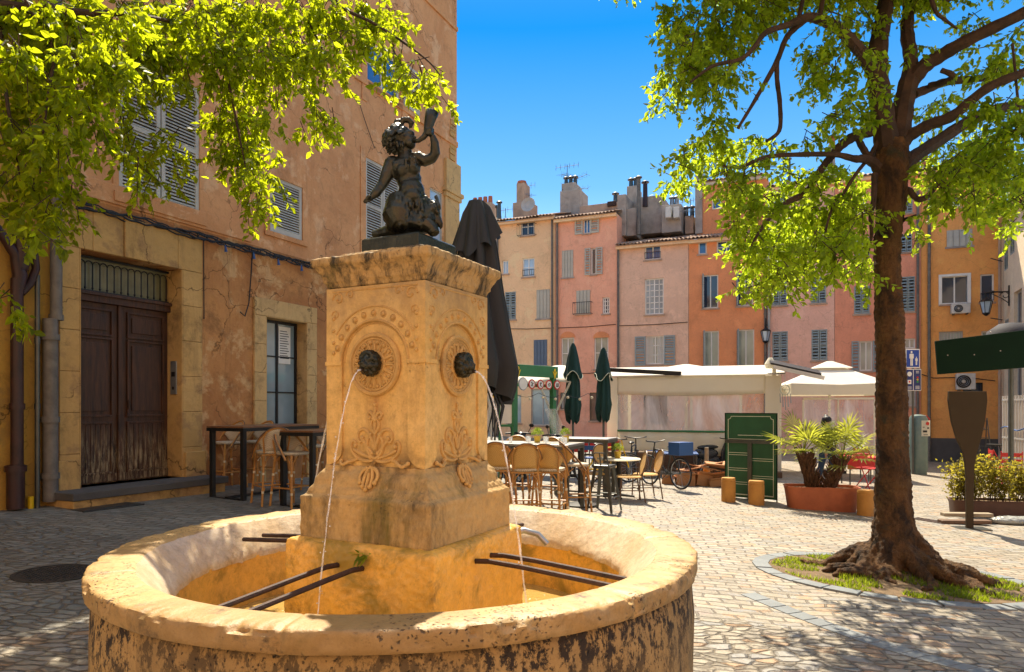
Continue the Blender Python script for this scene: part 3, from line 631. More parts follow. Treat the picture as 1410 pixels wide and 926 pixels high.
# lower window
m = MB(); w0, w1, wz0, wz1 = wr; e = (WL.s(348), WL.s(434)); zt = WL.z(391, 417)
for i in range(4): z0 = -1 if i == 0 else wz0+(wz1-wz0)*i/4; z1 = wz0+(wz1-wz0)*(i+1)/4-.004; m.b(e[0], w0, -.05, .0, z0, z1); m.b(w1, e[1], -.05, .0, z0, z1)
m.b(e[0], e[1], -.055, .0, wz1, zt); m.b(w0, w1, -.06, .1, wz0-.14, wz0)
m.b(w0-.001, w0+.018, -.05, .35, wz0, wz1-.016); m.b(w1-.018, w1+.001, -.05, .35, wz0, wz1-.016); m.b(w0, w1, -.05, .35, wz1-.015, wz1+.001)
m.build('window_surround', M['surround2'], LB, bevel=.01)
wb = window(LB, w0+.02, w1-.02, wz0, wz1-.02, .25, M['black'], M['mirror'], 2, 3, .055)
m = MB(); m.b(w0+(w1-w0)*.54, w0+(w1-w0)*.83, .234, .24, wz0+(wz1-wz0)*.60, wz1-.12); nb_ = m.build('paper_notice', M['white'], wb)
m = MB()
for i in range(12): m.b(w0+(w1-w0)*.57, w0+(w1-w0)*(.74+.05*(i%3)/2), .231, .233, wz1-.22-i*.05, wz1-.205-i*.05)
m.build('notice_print', M['black'], wb)
# shutters
xm = (sh1[0]+sh1[1])/2; shutter(LB, sh1[0], xm-.012, sh1[2], sh1[3], .02, M['shut_w'], .055); shutter(LB, xm+.012, sh1[1], sh1[2], sh1[3], .02, M['shut_w'], .055)
m = MB(); m.b(sh1[0]-.10, sh1[0], -.02, .0, sh1[2]-.1, sh1[3]+.1); m.b(sh1[1], sh1[1]+.1, -.02, .0, sh1[2]-.1, sh1[3]+.1); m.b(sh1[0], sh1[1], -.02, .0, sh1[3], sh1[3]+.1)
m.b(sh1[0]-.1, sh1[1]+.12, -.06, .0, sh1[2]-.16, sh1[2]); m.build('window_trim', M['pl_up'], LB, bevel=.008); m = MB(); m.b(sh2[0]-.14, sh2[0], -.025, 0, sh2[2]-.1, sh2[3]+.5); m.b(sh2[1], sh2[1]+.14, -.025, 0, sh2[2]-.1, sh2[3]+.5)
m.b(sh2[0], sh2[1], -.025, 0, sh2[3], sh2[3]+.5); m.b(sh2[0]-.14, sh2[1]+.14, -.04, 0, sh2[2]-.1, sh2[2])
m.build('window_trim', M['pl_up'], LB, bevel=.008); m = MB(); m.b(sh3[0]-.2, sh3[0], -.025, 0, sh3[2]-.1, sh3[3]+.2); m.b(sh3[1], sh3[1]+.3, -.025, 0, sh3[2]-.1, sh3[3]+.2); m.b(sh3[0], sh3[1], -.025, 0, sh3[3], sh3[3]+.2)
m.build('window_trim', M['pl_up'], LB, bevel=.008); m = MB(); m.b(up[0]-.2, up[0], -.025, 0, up[2]-.5, up[3]+.3); m.b(up[1], up[1]+.3, -.025, 0, up[2]-.5, up[3]+.3); m.b(up[0], up[1], -.05, 0, up[2]-.12, up[2])
m.build('window_trim', M['pl_up'], LB, bevel=.008)
shutter(LB, sh2[0]+.01, sh2[1]-.01, sh2[2], sh2[3], .02, M['shut_w'], .05, mid=False)
xm = (sh3[0]+sh3[1])/2; shutter(LB, sh3[0], xm-.012, sh3[2], sh3[3], .02, M['shut_w'], .06); shutter(LB, xm+.012, sh3[1], sh3[2], sh3[3], .02, M['shut_w'], .06)
window(LB, up[0], up[1], up[2], up[3], .12, M['white'], M['glass_b'], 2, 2, .06)
shutter(LB, up[1]+.02, up[1]+.75, up[2], up[3], -.05, M['shut_l'], .06)
window(LB, ar[0], ar[1], ar[2], ar[3], .05, M['shut_l'], M['glass_l'], 1, 1, .04)  # pale blue of the pane is the sky's reflection, painted in
# cables along the wall with small blue connectors
m = MB()
for k in range(5):
    pts = []; ph = k*1.3
    for i in range(60):
        px = 100+i*6.3; s_ = WL.s(px); z = WL.z(px, 278+(px-100)*.262)
        pts.append((s_, -.07-.02*(k%2), z-k*.022+.02*math.sin(i*.5+ph)+.012*math.sin(i*1.7+ph)))
    m.tube(pts, .011+.004*(k%2), 6)
for i in range(14):
    px = 262+i*12; s_ = WL.s(px); z = WL.z(px, 279+(px-100)*.262)-.04; m.tube([(s_+.09*math.cos(a_), -.09, z+.05*math.sin(a_)) for a_ in np.linspace(0, 6.28, 11)], .010, 5)
m.build('cable_bundle', M['black'], LB)
for i, px in enumerate((305, 344, 378, 410, 438)):
    s_ = WL.s(px); z = WL.z(px, 283+(px-100)*.262); m = MB(); m.tube([(s_, -.09, z-.02), (s_+.02, -.09, z-.14)], [.012, .03], 6); m.build('cable_connector', M['blue'], LB)
m = MB(); m.tube([(WL.s(345), -.05, WL.z(345, 345)), (WL.s(343), -.05, WL.z(343, 380)), (WL.s(340), -.05, WL.z(340, 418)), (WL.s(334), -.06, WL.z(334, 436)), (WL.s(328), -.05, WL.z(328, 430))], .012, 5)
m.build('loose_cable', M['black'], LB); m = MB(); m.tube([(WL.s(489), -.04, WL.z(489, 130)), (WL.s(500), -.04, WL.z(500, 165)), (WL.s(514), -.04, WL.z(514, 205))], .008, 5)
m.build('loose_cable', M['black'], LB); m = MB(); m.tube([(WL.s(276.5), -.07, WL.z(276, 330)), (WL.s(277), -.07, WL.z(277, 440))], .010, 5); m.build('loose_cable', M['black'], LB)
# downpipes
def vp(par, px, py0, py1, r, mat, joints, name='downpipe', off=.12):
    s_ = WL.s(px); pts = [(s_, -off, WL.z(px, py0)), (s_, -off, WL.z(px, py1))]; return pipe(par, pts, r, mat, name, [WL.z(px, j) for j in joints])
vp(LB, 70, -100, 440, .075, M['zinc'], (330, 438)); vp(LB, 62, 440, 690, .095, M['zinc'], (465, 578, 655)); vp(LB, 44, 380, 700, .032, M['gun'], (470, 560), 'thin_pipe')
m = MB(); s_ = WL.s(36); m.tube([(s_, -.1, -.1+gl0(s_)), (s_, -.1, gl0(s_)+.16)], .036, 8); m.build('pipe_foot', M['yellow'], LB)
# neighbouring ochre house, far left
OH = WL.root('ochre_house', 'ochre yellow house edge with rainwater pipes at the far left', 'house')
m = facade(-9, s_beg-.002, -1, 13.6, []); shell(m, -9, s_beg-.002, -1, 13.6, 9); m.build('wall', M['pl_och'], OH)
vp(OH, 14, 640, 700, .105, M['maroon'], (645,)); vp(OH, 16, 385, 645, .075, M['maroon'], (560,))
m = MB(); q = lambda px, py, off=.12: (WL.s(px), -off, WL.z(px, py))
m.tube([q(-30, 290), q(2, 335), q(14, 352), q(20, 380), q(17, 400)], [.05,.06,.07,.09,.08], 10); m.tube([q(40, 350), q(42, 372), q(34, 392), q(22, 405)], .05, 10); m.tube([q(24, 325), q(24, 350), q(20, 372)], [.12,.11,.09], 12); m.build('pipe_junction', M['maroon'], OH, smooth=True)
# ============================================================ HOUSE ROW
BETA = R(-23.3); P0 = Vector((-.88, 38, 0)); WR = Wall(P0, BETA)
def Z7(x, y): return 640+x/3.086, 220+y/3.086
def Z1(x, y): return 960+x/3.087, 200+y/3.087
def Zs(r_, zf): a = zf(r_[0], r_[1]); b_ = zf(r_[2], r_[3]); return (a[0], a[1], b_[0], b_[1])
def tiles(par, x0, x1, z, dp, pitch=.19, over=.35, slope=.28, hgt=.07, name='roof'):
    m = MB(); nx = int((x1-x0)/pitch)*8; ny = 9
    def fn(u, v_):
        x = x0+u*(x1-x0); y = -over+v_*dp; return (x, y, z+(y+over)*slope+hgt*abs(math.sin(math.pi*(x-x0)/pitch))+.02*math.sin(v_*40+x*3))
    m.grid(fn, nx, ny)
    m.grid(lambda u, v_: (x0+u*(x1-x0), -over+.02+v_*(dp-.02), z+(v_*dp)*slope-.06), 1, 1)
    o = m.build(name, M['tile'], par, smooth=False); o.modifiers.new('s', 'SOLIDIFY').thickness = .03
    m = MB(); m.b(x0, x1, -over+.08, .02, z-.20, z-.05); m.build('eaves_board', M['h_yel'] if name == 'roof' else M['cream'], par); return o
def house(name, label, px0, px1, wmat, ztop, wins, dp=8, zf=Z7, cat='house', wall=WR, group='houses along the far side of the square', roof=True):
    x0, x1 = wall.s(px0), wall.s(px1); o = wall.root(name, label, cat, group)
    hs_ = []; items = []
    for w_ in wins:
        r_ = wall.rect(*Zs(w_[0], zf)); r_ = (max(r_[0], x0+.06), min(r_[1], x1-.06), r_[2], r_[3])
        if r_[1]-r_[0] < .15: continue
        hs_.append((r_[0], r_[1], r_[2], r_[3], .16)); items.append((r_, w_[1:]))
    m = facade(x0, x1, -2.5, ztop, hs_); shell(m, x0, x1, -2.5, ztop, dp); m.build('wall', wmat, o)
    for r_, (ty, *ex) in items:
        a, b_, c, d = r_; mat = ex[0] if ex else None; xm = (a+b_)/2
        if ty == 'S':                                     # closed pair
            mt = M[mat or 'shut']; shutter(o, a, xm-.01, c, d, .0, mt, .12, .05); shutter(o, xm+.01, b_, c, d, .0, mt, .12, .05)
        elif ty.startswith('SP'):
            mt = M[mat or 'shut']; n = 4
            for i in range(n): shutter(o, a+(b_-a)*i/n+.008, a+(b_-a)*(i+1)/n-.008, c, d, .0, mt, .12, .05, mid=False, louv=False)
        elif ty.startswith('W'):
            cols, rows = int(ty[1]), int(ty[2]); window(o, a, b_, c, d, .10, M[ex[1] if len(ex) > 1 else 'white'], M[mat or 'glass'], cols, rows, .06, curtain='c' in ty, bars=.035)
            if 'L' in ty: wd = (b_-a)*.62; shutter(o, a-wd, a-.01, c-.05, d, -.05, M['shut'], .12, .05)
            if 'R' in ty: wd = (b_-a)*.62; shutter(o, b_+.01, b_+wd, c-.05, d, -.05, M['shut'], .12, .05)
            if 'l' in ty: wd = (b_-a)*1.15; shutter(o, a-wd, a-.01, c-.02, d, -.05, M['shut_l'], .12, .05)
            if 'r' in ty: wd = (b_-a)*1.25; shutter(o, b_+.01, b_+wd, c-.02, d, -.05, M['shut_l'], .12, .05)
            if 'j' in ty: shutter(o, a, a+.5, c, d, -.01, M['shut'], .12, .04, ang=R(-78))
        elif ty == 'V': m = MB(); m.b(a, b_, .1, .12, c, d); m.build('vent', M['black'], o)
        if 'b' in ty: railing(o, a-.12, b_+.12, c-.05, .62, M['black'], .25)
        if 'k' in ty: railing(o, a+.02, b_-.02, c+.05, .32, M['black'], .03)
        if not ty.startswith('V'): m = MB(); m.b(a-.06, b_+.06, -.06, .10, c-.08, c-.002); m.build('window_sill', M['chim2'] if ty != 'SP' else M['chim'], o)
    if roof: tiles(o, x0-.02, x1+.02, ztop+.02, dp)
    return o, x0, x1
zt = lambda px, py: WR.z(px, py)
HY_, a0, a1 = house('yellow_house', 'cream yellow narrow house nearest the covered parasol, with an iron railed top window', 683, 764.5, M['h_yel'], zt(724, 303), [
  ((238,247,295,322),'W22b','glass'), ((160,428,185,486),'W21','glass_l'), ((245,418,296,498),'W22k','glass_l'), ((172,563,217,680),'S'), ((305,553,362,675),'SP','shut_l'), ((293,766,350,875),'SP','shut_b'),
  ((282,975,395,1130),'W21','mirror','dish'), ((180,1000,240,1120),'W21','mirror','dish')])
HP_, b0, b1 = house('pink_house', 'salmon pink house behind the closed green parasols, with two arched first floor windows', 765, 849.5, M['h_pink'], zt(807, 299), [
  ((503,252,533,314),'W21lr','glass_b'), ((413,386,461,500),'SP','shut_l'), ((536,376,558,488),'W11lr','glass'), ((474,556,533,655),'SPb','shut_l'), ((585,585,615,655),'W34','glass','white'),
  ((410,757,465,890),'W22','glass_g'), ((550,752,610,890),'W22','glass_g'), ((405,990,435,1060),'W21','mirror','gun'), ((530,990,600,1110),'W21','glass','gun')])
for px0, px1 in ((410,465), (550,610)):
    r_ = WR.rect(*Zs((px0, 735, px1, 762), Z7)); m = MB(); a, b_ = r_[0]-.06, r_[1]+.06; cz = WR.z(*Z7((px0+px1)/2, 757)); xm = (a+b_)/2
    m.prism([(a, cz)]+[(xm-(b_-a)/2*math.cos(k), cz+.32*math.sin(k)) for k in np.linspace(.05, math.pi-.05, 10)]+[(b_, cz)], -.03, .02); m.build('window_arch', M['h_org'], HP_)
HF_, c0, c1 = house('faded_pink_house', 'faded pink house with a tall many paned window and open blue grey shutters', 850, 948, M['h_pale'], zt(897, 336), [
  ((764,345,833,425),'W21k','glass_b'), ((765,505,845,658),'W46','mirror'), ((770,750,846,870),'W23cLR','glass_g'), ((903,328,922,350),'V'), ((760,980,860,1120),'W21','glass','gun')])
HO_, d0, d1 = house('orange_house', 'burnt orange house with tall white casements and a bracket lantern', 948.5, 1055.5, M['h_org'], zt(1002, 327), [
  ((992,342,1028,402),'W11','glass_b'), ((1070,322,1155,395),'W23','glass'), ((1010,490,1077,632),'W21j','glass'), ((1155,480,1225,622),'W21j','glass'), ((1015,728,1080,880),'W21j','glass_g'), ((1158,722,1230,878),'W21j','glass_g')])
HE_, e0, e1 = house('peach_house', 'light peach house behind the white parasol, all grey shutters closed', 1056, 1149, M['h_peach'], zt(1100, 255), [
  ((320,575,382,682),'S'), ((483,562,548,672),'S'), ((320,793,385,918),'S'), ((486,785,553,915),'S'), ((300,350,362,460),'S'), ((483,345,548,450),'S'), ((320,190,380,250),'W21','glass_l')], zf=Z1)
HS_, f0, f1 = house('coral_house', 'coral pink house seen behind the tree trunk, beside the amber house', 1149.5, 1268, M['h_sal'], zt(1208, 243), [
  ((667,600,733,718),'S'), ((866,560,925,708),'S'), ((866,380,912,455),'S'), ((690,833,745,960),'W21LR','glass_g'), ((880,822,928,865),'W21','glass_g'), ((870,970,930,1110),'W44','glass_g','dish'),
  ((667,395,733,490),'S'), ((667,230,720,290),'W21','glass'), ((866,230,915,290),'S')], zf=Z1)
HA_, h0, h1 = house('amber_house', 'amber orange house with an air conditioner under a white framed window', 1268.5, 1378, M['h_amb'], zt(1325, 232), [
  ((1060,360,1170,430),'SP','shut_l'), ((1035,555,1155,675),'W21','glass'), ((1203,548,1262,668),'W11k','glass'), ((1028,792,1130,835),'W81','glass_g','dish'), ((1055,215,1120,265),'W21','glass_g'), ((1208,790,1262,830),'W21','glass_g'),
  ((1130,1010,1215,1200),'W21','glass','black')], zf=Z1)
# wide white outer casing
r_ = WR.rect(*Zs((1026,548,1163,680), Z1)); m = MB(); a, b_, c, d = r_
for q in ((a, a+.12, c, d), (b_-.12, b_, c, d), (a+.12, b_-.12, d-.1, d), (a+.12, b_-.12, c, c+.08)): m.b(q[0], q[1], -.05, .02, q[2], q[3])
m.build('window_casing', M['white'], HA_)
r_ = WR.rect(1272, 608, 1378, 640); m = MB(); m.b(WR.s(1272), WR.s(1378), -.06, 0, -2.5, WR.z(1320, 604)); m.build('plinth', M['slate'], HA_)
# downpipes and gutters
def rp(par, px, z1, mat, name='downpipe', r=.055, off=.1): s_ = WR.s(px); return pipe(par, [(s_, -off, z1), (s_, -off, -1)], r, mat, name, (2.5, 6))
rp(HY_, 761, zt(724, 303), M['zinc']); rp(HP_, 768, zt(807, 299), M['zinc']); rp(HF_, 852, zt(897, 336), M['zinc']); rp(HO_, 1054, zt(1002, 327), M['zinc'], r=.06); rp(HS_, 1263.5, 11, M['zinc']); rp(HA_, 1279, 11.2, M['zinc'], r=.06); rp(HE_, 1059, 11.5, M['dish']); rp(HY_, 686, zt(724, 303), M['zinc'])
m = MB(); s0 = WR.s(1279, -.12)
m.tube([(WR.s(1269), -.05, WR.z(1269, 516)), (WR.s(1285), -.05, WR.z(1285, 521)), (WR.s(1330), -.05, WR.z(1330, 520)), (WR.s(1370), -.05, WR.z(1370, 525))], .02, 5); m.build('wall_cable', M['black'], HA_)
for par, (xa, ya, xb, yb) in ((HY_, (690, 453, 763, 452)), (HP_, (769, 452, 848, 447)), (HF_, (853, 449, 947, 444)), (HP_, (769, 515, 848, 512)), (HO_, (951, 510, 1053, 508))):
    m = MB(); m.tube([(WR.s(xa), -.03, WR.z(xa, ya)), (WR.s((xa+xb)/2), -.03, WR.z((xa+xb)/2, (ya+yb)/2+1)), (WR.s(xb), -.03, WR.z(xb, yb))], .018, 4); m.build('wall_cable', M['iron'], par)
# rooftop masses
def rb(par, px0, px1, py0, py1, off, dp, mat, name): 
    a, b_ = WR.s(px0, off), WR.s(px1, off); xm = (px0+px1)/2; m = MB(); m.b(a, b_, off, off+dp, WR.z(xm, py1, off), WR.z(xm, py0, off)); return m.build(name, mat, par, bevel=.03), a, b_, WR.z(xm, py0, off)
def pots(par, a, b_, z, off, n, mat, h=.5, r=.11, cap=True, name='chimney_pot'):
    for i in range(n):
        x = a+(b_-a)*(i+.5)/n; m = MB(); m.lathe([(r,0),(r*.85,h)], 10, (x, off+.25, z))
        if cap: m.lathe([(r*1.5,h+.05),(r*1.5,h+.1),(.01,h+.2)], 10, (x, off+.25, z)); m.tube([(x, off+.25, z+h-.02), (x, off+.25, z+h+.08)], .03, 5)
        m.build(name, mat, par, smooth=True)
def antenna(par, px, py0, py1, off, n=5, L_=1.2, ang=.4):
    x = WR.s(px, off); zt_, zb = WR.z(px, py0, off), WR.z(px, py1, off); m = MB(); m.tube([(x, off, zb), (x, off, zt_)], .022, 5)
    for k, zz in enumerate((zt_-.1, zt_-.65)):
        u = Vector((math.cos(ang+k), math.sin(ang+k), .15)); c_ = Vector((x, off, zz)); m.tube([c_-u*L_/2, c_+u*L_/2], .014, 4)
        v_ = Vector((-u.y, u.x, 0))
        for i in range(n): q = c_+u*L_*(i/(n-1)-.5); m.tube([q-v_*.35, q+v_*.35], .008, 3); m.tube([q-Vector((0,0,.18)), q+Vector((0,0,.18))], .007, 3)
    m.build('antenna', M['shut_b'], par)
ch, a, b_, z = rb(HY_, 711, 722, 252, 300, 2.5, .9, M['chim2'], 'chimney'); pots(ch, a, b_, z, 2.5, 1, M['terra'], .15, .3, False)
rb(HY_, 706, 730, 278, 300, 2.2, 1.2, M['chim2'], 'chimney_base'); antenna(HY_, 726, 254, 300, 3, 5, .9); antenna(HY_, 696, 287, 300, 2, 4, .8)
pots(HY_, WR.s(682, 1), WR.s(688, 1), WR.z(685, 300, 1), 1, 1, M['gun'], .85, .12)
m = MB(); x = WR.s(728, 1.2); z = WR.z(728, 283, 1.2); m.lathe([(0.01,0),(.25,.03),(.42,.12)], 16, M=Matrix.Translation((x, 1.2, z)) @ Euler((R(80),0,0)).to_matrix().to_4x4(), cap=False); m.build('satellite_dish', M['dish'], HY_, solid=.01)
m = MB(); m.box((WR.s(754), -.12, WR.z(754, 300)), (.9, .2, .22)); m.build('security_lamp', M['chim2'], HY_, bevel=.05)
ch, a, b_, z = rb(HP_, 773, 792, 252, 302, 3.0, 1.3, M['chim'], 'chimney'); pots(ch, a, b_, z, 3.2, 3, M['gun'], .35, .12); antenna(HP_, 781, 227, 252, 3.5, 6, 1.3); antenna(HP_, 792, 245, 262, 3.5, 6, 1.6, -.3)
rb(HP_, 771, 799, 262, 305, 2.6, 1.5, M['chim'], 'chimney_base'); rb(HP_, 798, 850, 281, 300, 2.0, 4, M['chim2'], 'attic_wall'); pots(HP_, WR.s(844, 2.5), WR.s(848, 2.5), WR.z(846, 280, 2.5), 2.5, 1, M['gun'], .5, .14)
rb(HP_, 836, 848, 277, 284, 1.9, .3, M['iron'], 'attic_vent')
r_o = rb(HF_, 850, 862, 268, 325, 1.0, 3, M['chim'], 'party_wall'); rb(HF_, 862, 876, 287, 325, 1.2, 2, M['chim'], 'stepped_wall')
ch, a, b_, z = rb(HF_, 863, 876, 256, 300, 2.6, 1.4, M['chim'], 'chimney'); pots(ch, a, b_, z, 2.8, 2, M['gun'], .4, .13)
pots(HF_, WR.s(875, .8), WR.s(881, .8), WR.z(878, 322, .8), .8, 1, M['zinc'], 2.9, .12, name='flue'); pots(HF_, WR.s(884, 1.6), WR.s(890, 1.6), WR.z(887, 283, 1.6), 1.6, 1, M['maroon'], 1.2, .14, name='flue')
rb(HF_, 881, 912, 270, 322, 2.2, 4, M['chim'], 'attic_wall'); rb(HF_, 911, 938, 282, 320, 1.6, 4, M['chim'], 'attic_block'); pots(HF_, WR.s(921, 2.5), WR.s(934, 2.5), WR.z(927, 282, 2.5), 2.5, 2, M['metal'], .35, .13)
for px in (920, 931):
    o_, a, b_, z = rb(HF_, px-4, px+4, 285, 300, 1.1, .45, M['aluw'], 'air_conditioner')
rb(HO_, 943, 955, 297, 322, 2.2, 1, M['chim2'], 'chimney_base'); antenna(HO_, 951, 274, 300, 2, 6, 1.4, .2); pots(HO_, WR.s(940, 2.2), WR.s(956, 2.2), WR.z(948, 297, 2.2), 2.2, 2, M['gun'], .4, .12)
# orange house attic storey
x0, x1 = WR.s(960, 2), WR.s(1057, 2); za, zb_ = WR.z(1010, 325, 2), WR.z(1010, 247, 2); r_ = WR.rect(*Zs((63,228,103,272), Z1), 2)
m = facade(x0, x1, za-.3, zb_, [(r_[0], r_[1], r_[2], r_[3], .14)]); shell(m, x0, x1, za-.3, zb_, 5)
at = m.build('attic_storey', M['h_org'], HO_); at.location = (0, 2, 0); window(at, r_[0], r_[1], r_[2], r_[3], .08, M['white'], M['glass_b'], 1, 1, .06)
tiles(at, x0, x1, zb_, 4, over=.3, name='attic_roof'); rb(HO_, 957, 967, 236, 322, 1.9, 3, M['chim'], 'party_wall')
pots(HE_, WR.s(1083, 2), WR.s(1090, 2), WR.z(1086, 250, 2), 2, 1, M['gun'], 1.1, .08, name='flue')
ch, a, b_, z = rb(HE_, 1142, 1150, 200, 260, 3, 1, M['chim'], 'chimney'); pots(ch, a, b_, z, 3, 1, M['terra'], .4, .15)
for px in (1262, 1274): ch, a, b_, z = rb(HS_ if px < 1270 else HA_, px-4, px+4, 228, 262, 1.5, .8, M['chim'], 'chimney'); pots(ch, a, b_, z, 1.4, 1, M['terra'], .55, .16, False)
# air conditioners on the amber house
def ac(par, px0, py0, px1, py1, dk=False):
    r_ = WR.rect(px0, py0, px1, py1); a, b_, c, d = r_; m = MB(); m.b(a, b_, -.38, -.06, c, d); o = m.build('air_conditioner', M['aluw'], par, bevel=.02)
    xr = a+(b_-a)*.36; zr = (c+d)/2; rr_ = (d-c)*.40; m = MB(); T_ = Matrix.Translation((xr, -.385, zr)) @ Euler((R(90),0,0)).to_matrix().to_4x4()
    m.lathe([(rr_,-.004),(rr_,.012),(rr_*.92,.02)], 22, M=T_); m.build('fan_grille', M['black'], o); m = MB()
    for k in range(3): m.tube([(xr+rr_*(.3+.22*k)*math.cos(t_), -.41, zr+rr_*(.3+.22*k)*math.sin(t_)) for t_ in np.linspace(0, 6.28, 17)], .007, 4)
    m.lathe([(rr_*.25,0),(rr_*.25,.03)], 12, M=Matrix.Translation((xr, -.39, zr)) @ Euler((R(90),0,0)).to_matrix().to_4x4()); m.build('fan_guard', M['metal'], o)
    m = MB(); m.b(a+.08, a+.12, -.4, 0, c-.05, c); m.b(b_-.12, b_-.08, -.4, 0, c-.05, c); m.build('bracket', M['gun'], o)
ac(HA_, 1308, 420, 1334, 433); ac(HA_, 1315, 515, 1341, 537)
# right-hand building, seen edge on
WE = Wall((WR.p+WR.d*WR.s(1378)).xy.to_3d(), R(-115)); ER = WE.root('side_building', 'cream building at the right edge, seen at a steep angle with bracket lanterns', 'building')
zE = WE.z(1378, 305)
eh = [(*WE.rect(1383, 330, 1388, 372), .15), (*WE.rect(1391, 300, 1397, 350), .15), (*WE.rect(1384, 440, 1389, 470), .15), (*WE.rect(1396, 400, 1407, 560), .2)]
eh = [(h_[0], h_[1], h_[2], h_[3], h_[4]) for h_ in eh]
m = facade(.05, 13, -2.5, zE, eh, .2); shell(m, .05, 13, -2.5, zE, 7); m.build('wall', M['h_cream'], ER)
for h_ in eh[:3]: xm = (h_[0]+h_[1])/2; shutter(ER, h_[0], xm, h_[2], h_[3], .02, M['shut'], .12); shutter(ER, xm+.01, h_[1], h_[2], h_[3], .02, M['shut'], .12)
window(ER, eh[3][0], eh[3][1], eh[3][2], eh[3][3], .15, M['h_org'] if 0 else M['dish'], M['glass'], 2, 3, .06)
tiles(ER, 0, 13, zE, 6, over=.4); pipe(ER, [(.5, -.12, zE-.2), (.5, -.12, -1)], .06, M['chim2'], 'downpipe', (3, 6)); 
for zz in (7.6, 6.3, 5.2): m = MB(); m.tube([(.6, -.05, zz), (1.5, -.6, zz)], .02, 5); m.build('line_bracket', M['black'], ER)
# distant houses seen past the big building's corner
DH = thing('distant_house', 'distant red roofed house glimpsed between building corner and covered parasol', 'house', (-4.2, 47, 0), R(-20))
m = MB(); m.b(0, 3.6, 0, 6, -2, 14.2); m.build('wall', M['h_cream'], DH)
m = MB(); m.b(1.0, 2.6, 1, 2, 14.2, 15.6); chd = m.build('chimney', M['chim2'], DH)
for i in range(4): m = MB(); m.lathe([(.17,0),(.14,.55)], 9, (1.2+i*.38, 1.5, 15.6)); m.build('chimney_pot', M['terra'], chd)
m = MB(); m.lathe([(.12,0),(.12,1.1),(.2,1.1),(.2,1.25)], 9, (2.9, 1.5, 14.2)); m.build('flue', M['gun'], DH)

# the sunlit side of the square behind the photographer
for i, (x0, x1, y, hh, mt, lb) in enumerate([(-26, -12, -9, 14, 'h_cream', 'cream house behind the viewpoint, leftmost'), (-12, -1, -9.4, 15.5, 'h_yel', 'yellow house behind the viewpoint'), (-1, 11, -9.2, 14.5, 'h_peach', 'peach house behind the viewpoint'), (11, 26, -8.6, 15, 'h_cream', 'cream house behind the viewpoint, rightmost')]):
    w_ = Wall((x1, y), R(180)); o = thing('opposite_house', lb, 'house', w_.p, w_.a, 'houses behind the viewpoint'); L_ = x1-x0; hl = []
    for fl in range(4):
        for c_ in range(3): xx = L_*(c_+.5)/3-.5; hl.append((xx, xx+1.0, .9+3.5*fl, 2.9+3.5*fl, .16))
    m = facade(0, L_, -2, hh, hl); shell(m, 0, L_, -2, hh, 7); m.build('wall', M[mt], o)
    for h_ in hl: window(o, h_[0], h_[1], h_[2], h_[3], .1, M['white'], M['glass'], 2, 2, .06)
    tiles(o, 0, L_, hh+.02, 5, pitch=.4)
# ============================================================ FOUNTAIN
FC = Vector((-.622, 4.2, 0)); FZ = gz(-.622); FR = R(-27)
FN = thing('stone_fountain', 'golden stone fountain with a round basin, carved square pedestal and spouting masks', 'fountain', (FC.x, FC.y, 0), FR)
from mathutils import noise as mno
def gm(r, z, a, i):                                   # joints between the rim stones and worn edge
    k = (a*7/(2*math.pi)+.38) % 1; k = min(k, 1-k)*2*math.pi/7*1.6
    g_ = -.012*math.exp(-(k/.012)**2); n_ = .003*math.sin(a*13+z*20)+.0025*math.sin(a*37+z*50)+.0015*math.sin(a*91)
    c_ = mno.noise(Vector((math.cos(a)*14, math.sin(a)*14, z*14)))+.5*mno.noise(Vector((math.cos(a)*37, math.sin(a)*37, z*37))); e_ = .016*max(0, c_-.28) if r > 1.6 and z > .74 else 0
    e_ += (.030*max(0, c_-.05) if r > 1.66 and z > .80 else 0)
    return r+n_+g_-e_, z+.5*n_+g_*.8-e_*.6
rim = [(1.60,.742),(1.675,.738),(1.684,.741),(1.690,.752),(1.691,.768),(1.691,.785),(1.692,.805),(1.690,.822),(1.684,.830),(1.670,.834),(1.64,.835),(1.57,.834),(1.49,.832),(1.465,.824),(1.44,.800),(1.405,.760),(1.36,.708),(1.325,.665),(1.308,.640),(1.302,.622),(1.300,.60)]
k_ = rim.index((1.465,.824)); MB().lathe(rim[:k_+1], 900, mod=gm, cap=False).build('rim', M['stone_rim'], FN, smooth=True)
MB().lathe(rim[k_:], 360, mod=gm, cap=False).build('wet_scoop', M['stone_wet'], FN, smooth=True)
MB().lathe([(1.62,.745),(1.645,.72),(1.654,.68),(1.668,.50),(1.672,.30),(1.665,.10),(1.69,.02),(1.69,-.25)], 420, mod=lambda r, z, a, i: (r+.006*math.sin(a*11+z*9)+.004*math.sin(a*31), z), cap=False).build('basin_wall', M['stone_out'], FN, smooth=True)
MB().lathe([(1.306,.615),(1.304,.60),(1.285,.40),(1.26,.26),(1.15,.24),(.3,.24)], 160, mod=lambda r, z, a, i: (r, z), cap=False).build('basin_lining', M['stone_in'], FN, smooth=True)
MB().lathe([(.01,.31),(1.28,.31)], 96, cap=False).build('water', M['water'], FN)
sculpt('lower_step', MB().sq([(.515,.22),(.512,.86),(.505,.885),(.47,.90)]), M['stone_in'], FN, .009, 2, .014, .035)
sculpt('plinth', MB().sq([(.452,.885),(.45,1.10),(.455,1.115),(.45,1.135),(.432,1.145),(.42,1.165)]), M['stone_plinth'], FN, .009, 2, .014, .035)
sculpt('base_moulding', MB().sq([(.43,1.150),(.415,1.18),(.40,1.195),(.392,1.235),(.375,1.268),(.352,1.285),(.35,1.31)]), M['stone_plinth'], FN, .007, 2, .014, .035)
MB().sq([(.333,1.30),(.333,2.345)]).build('shaft', M['stone'], FN, bevel=.01)
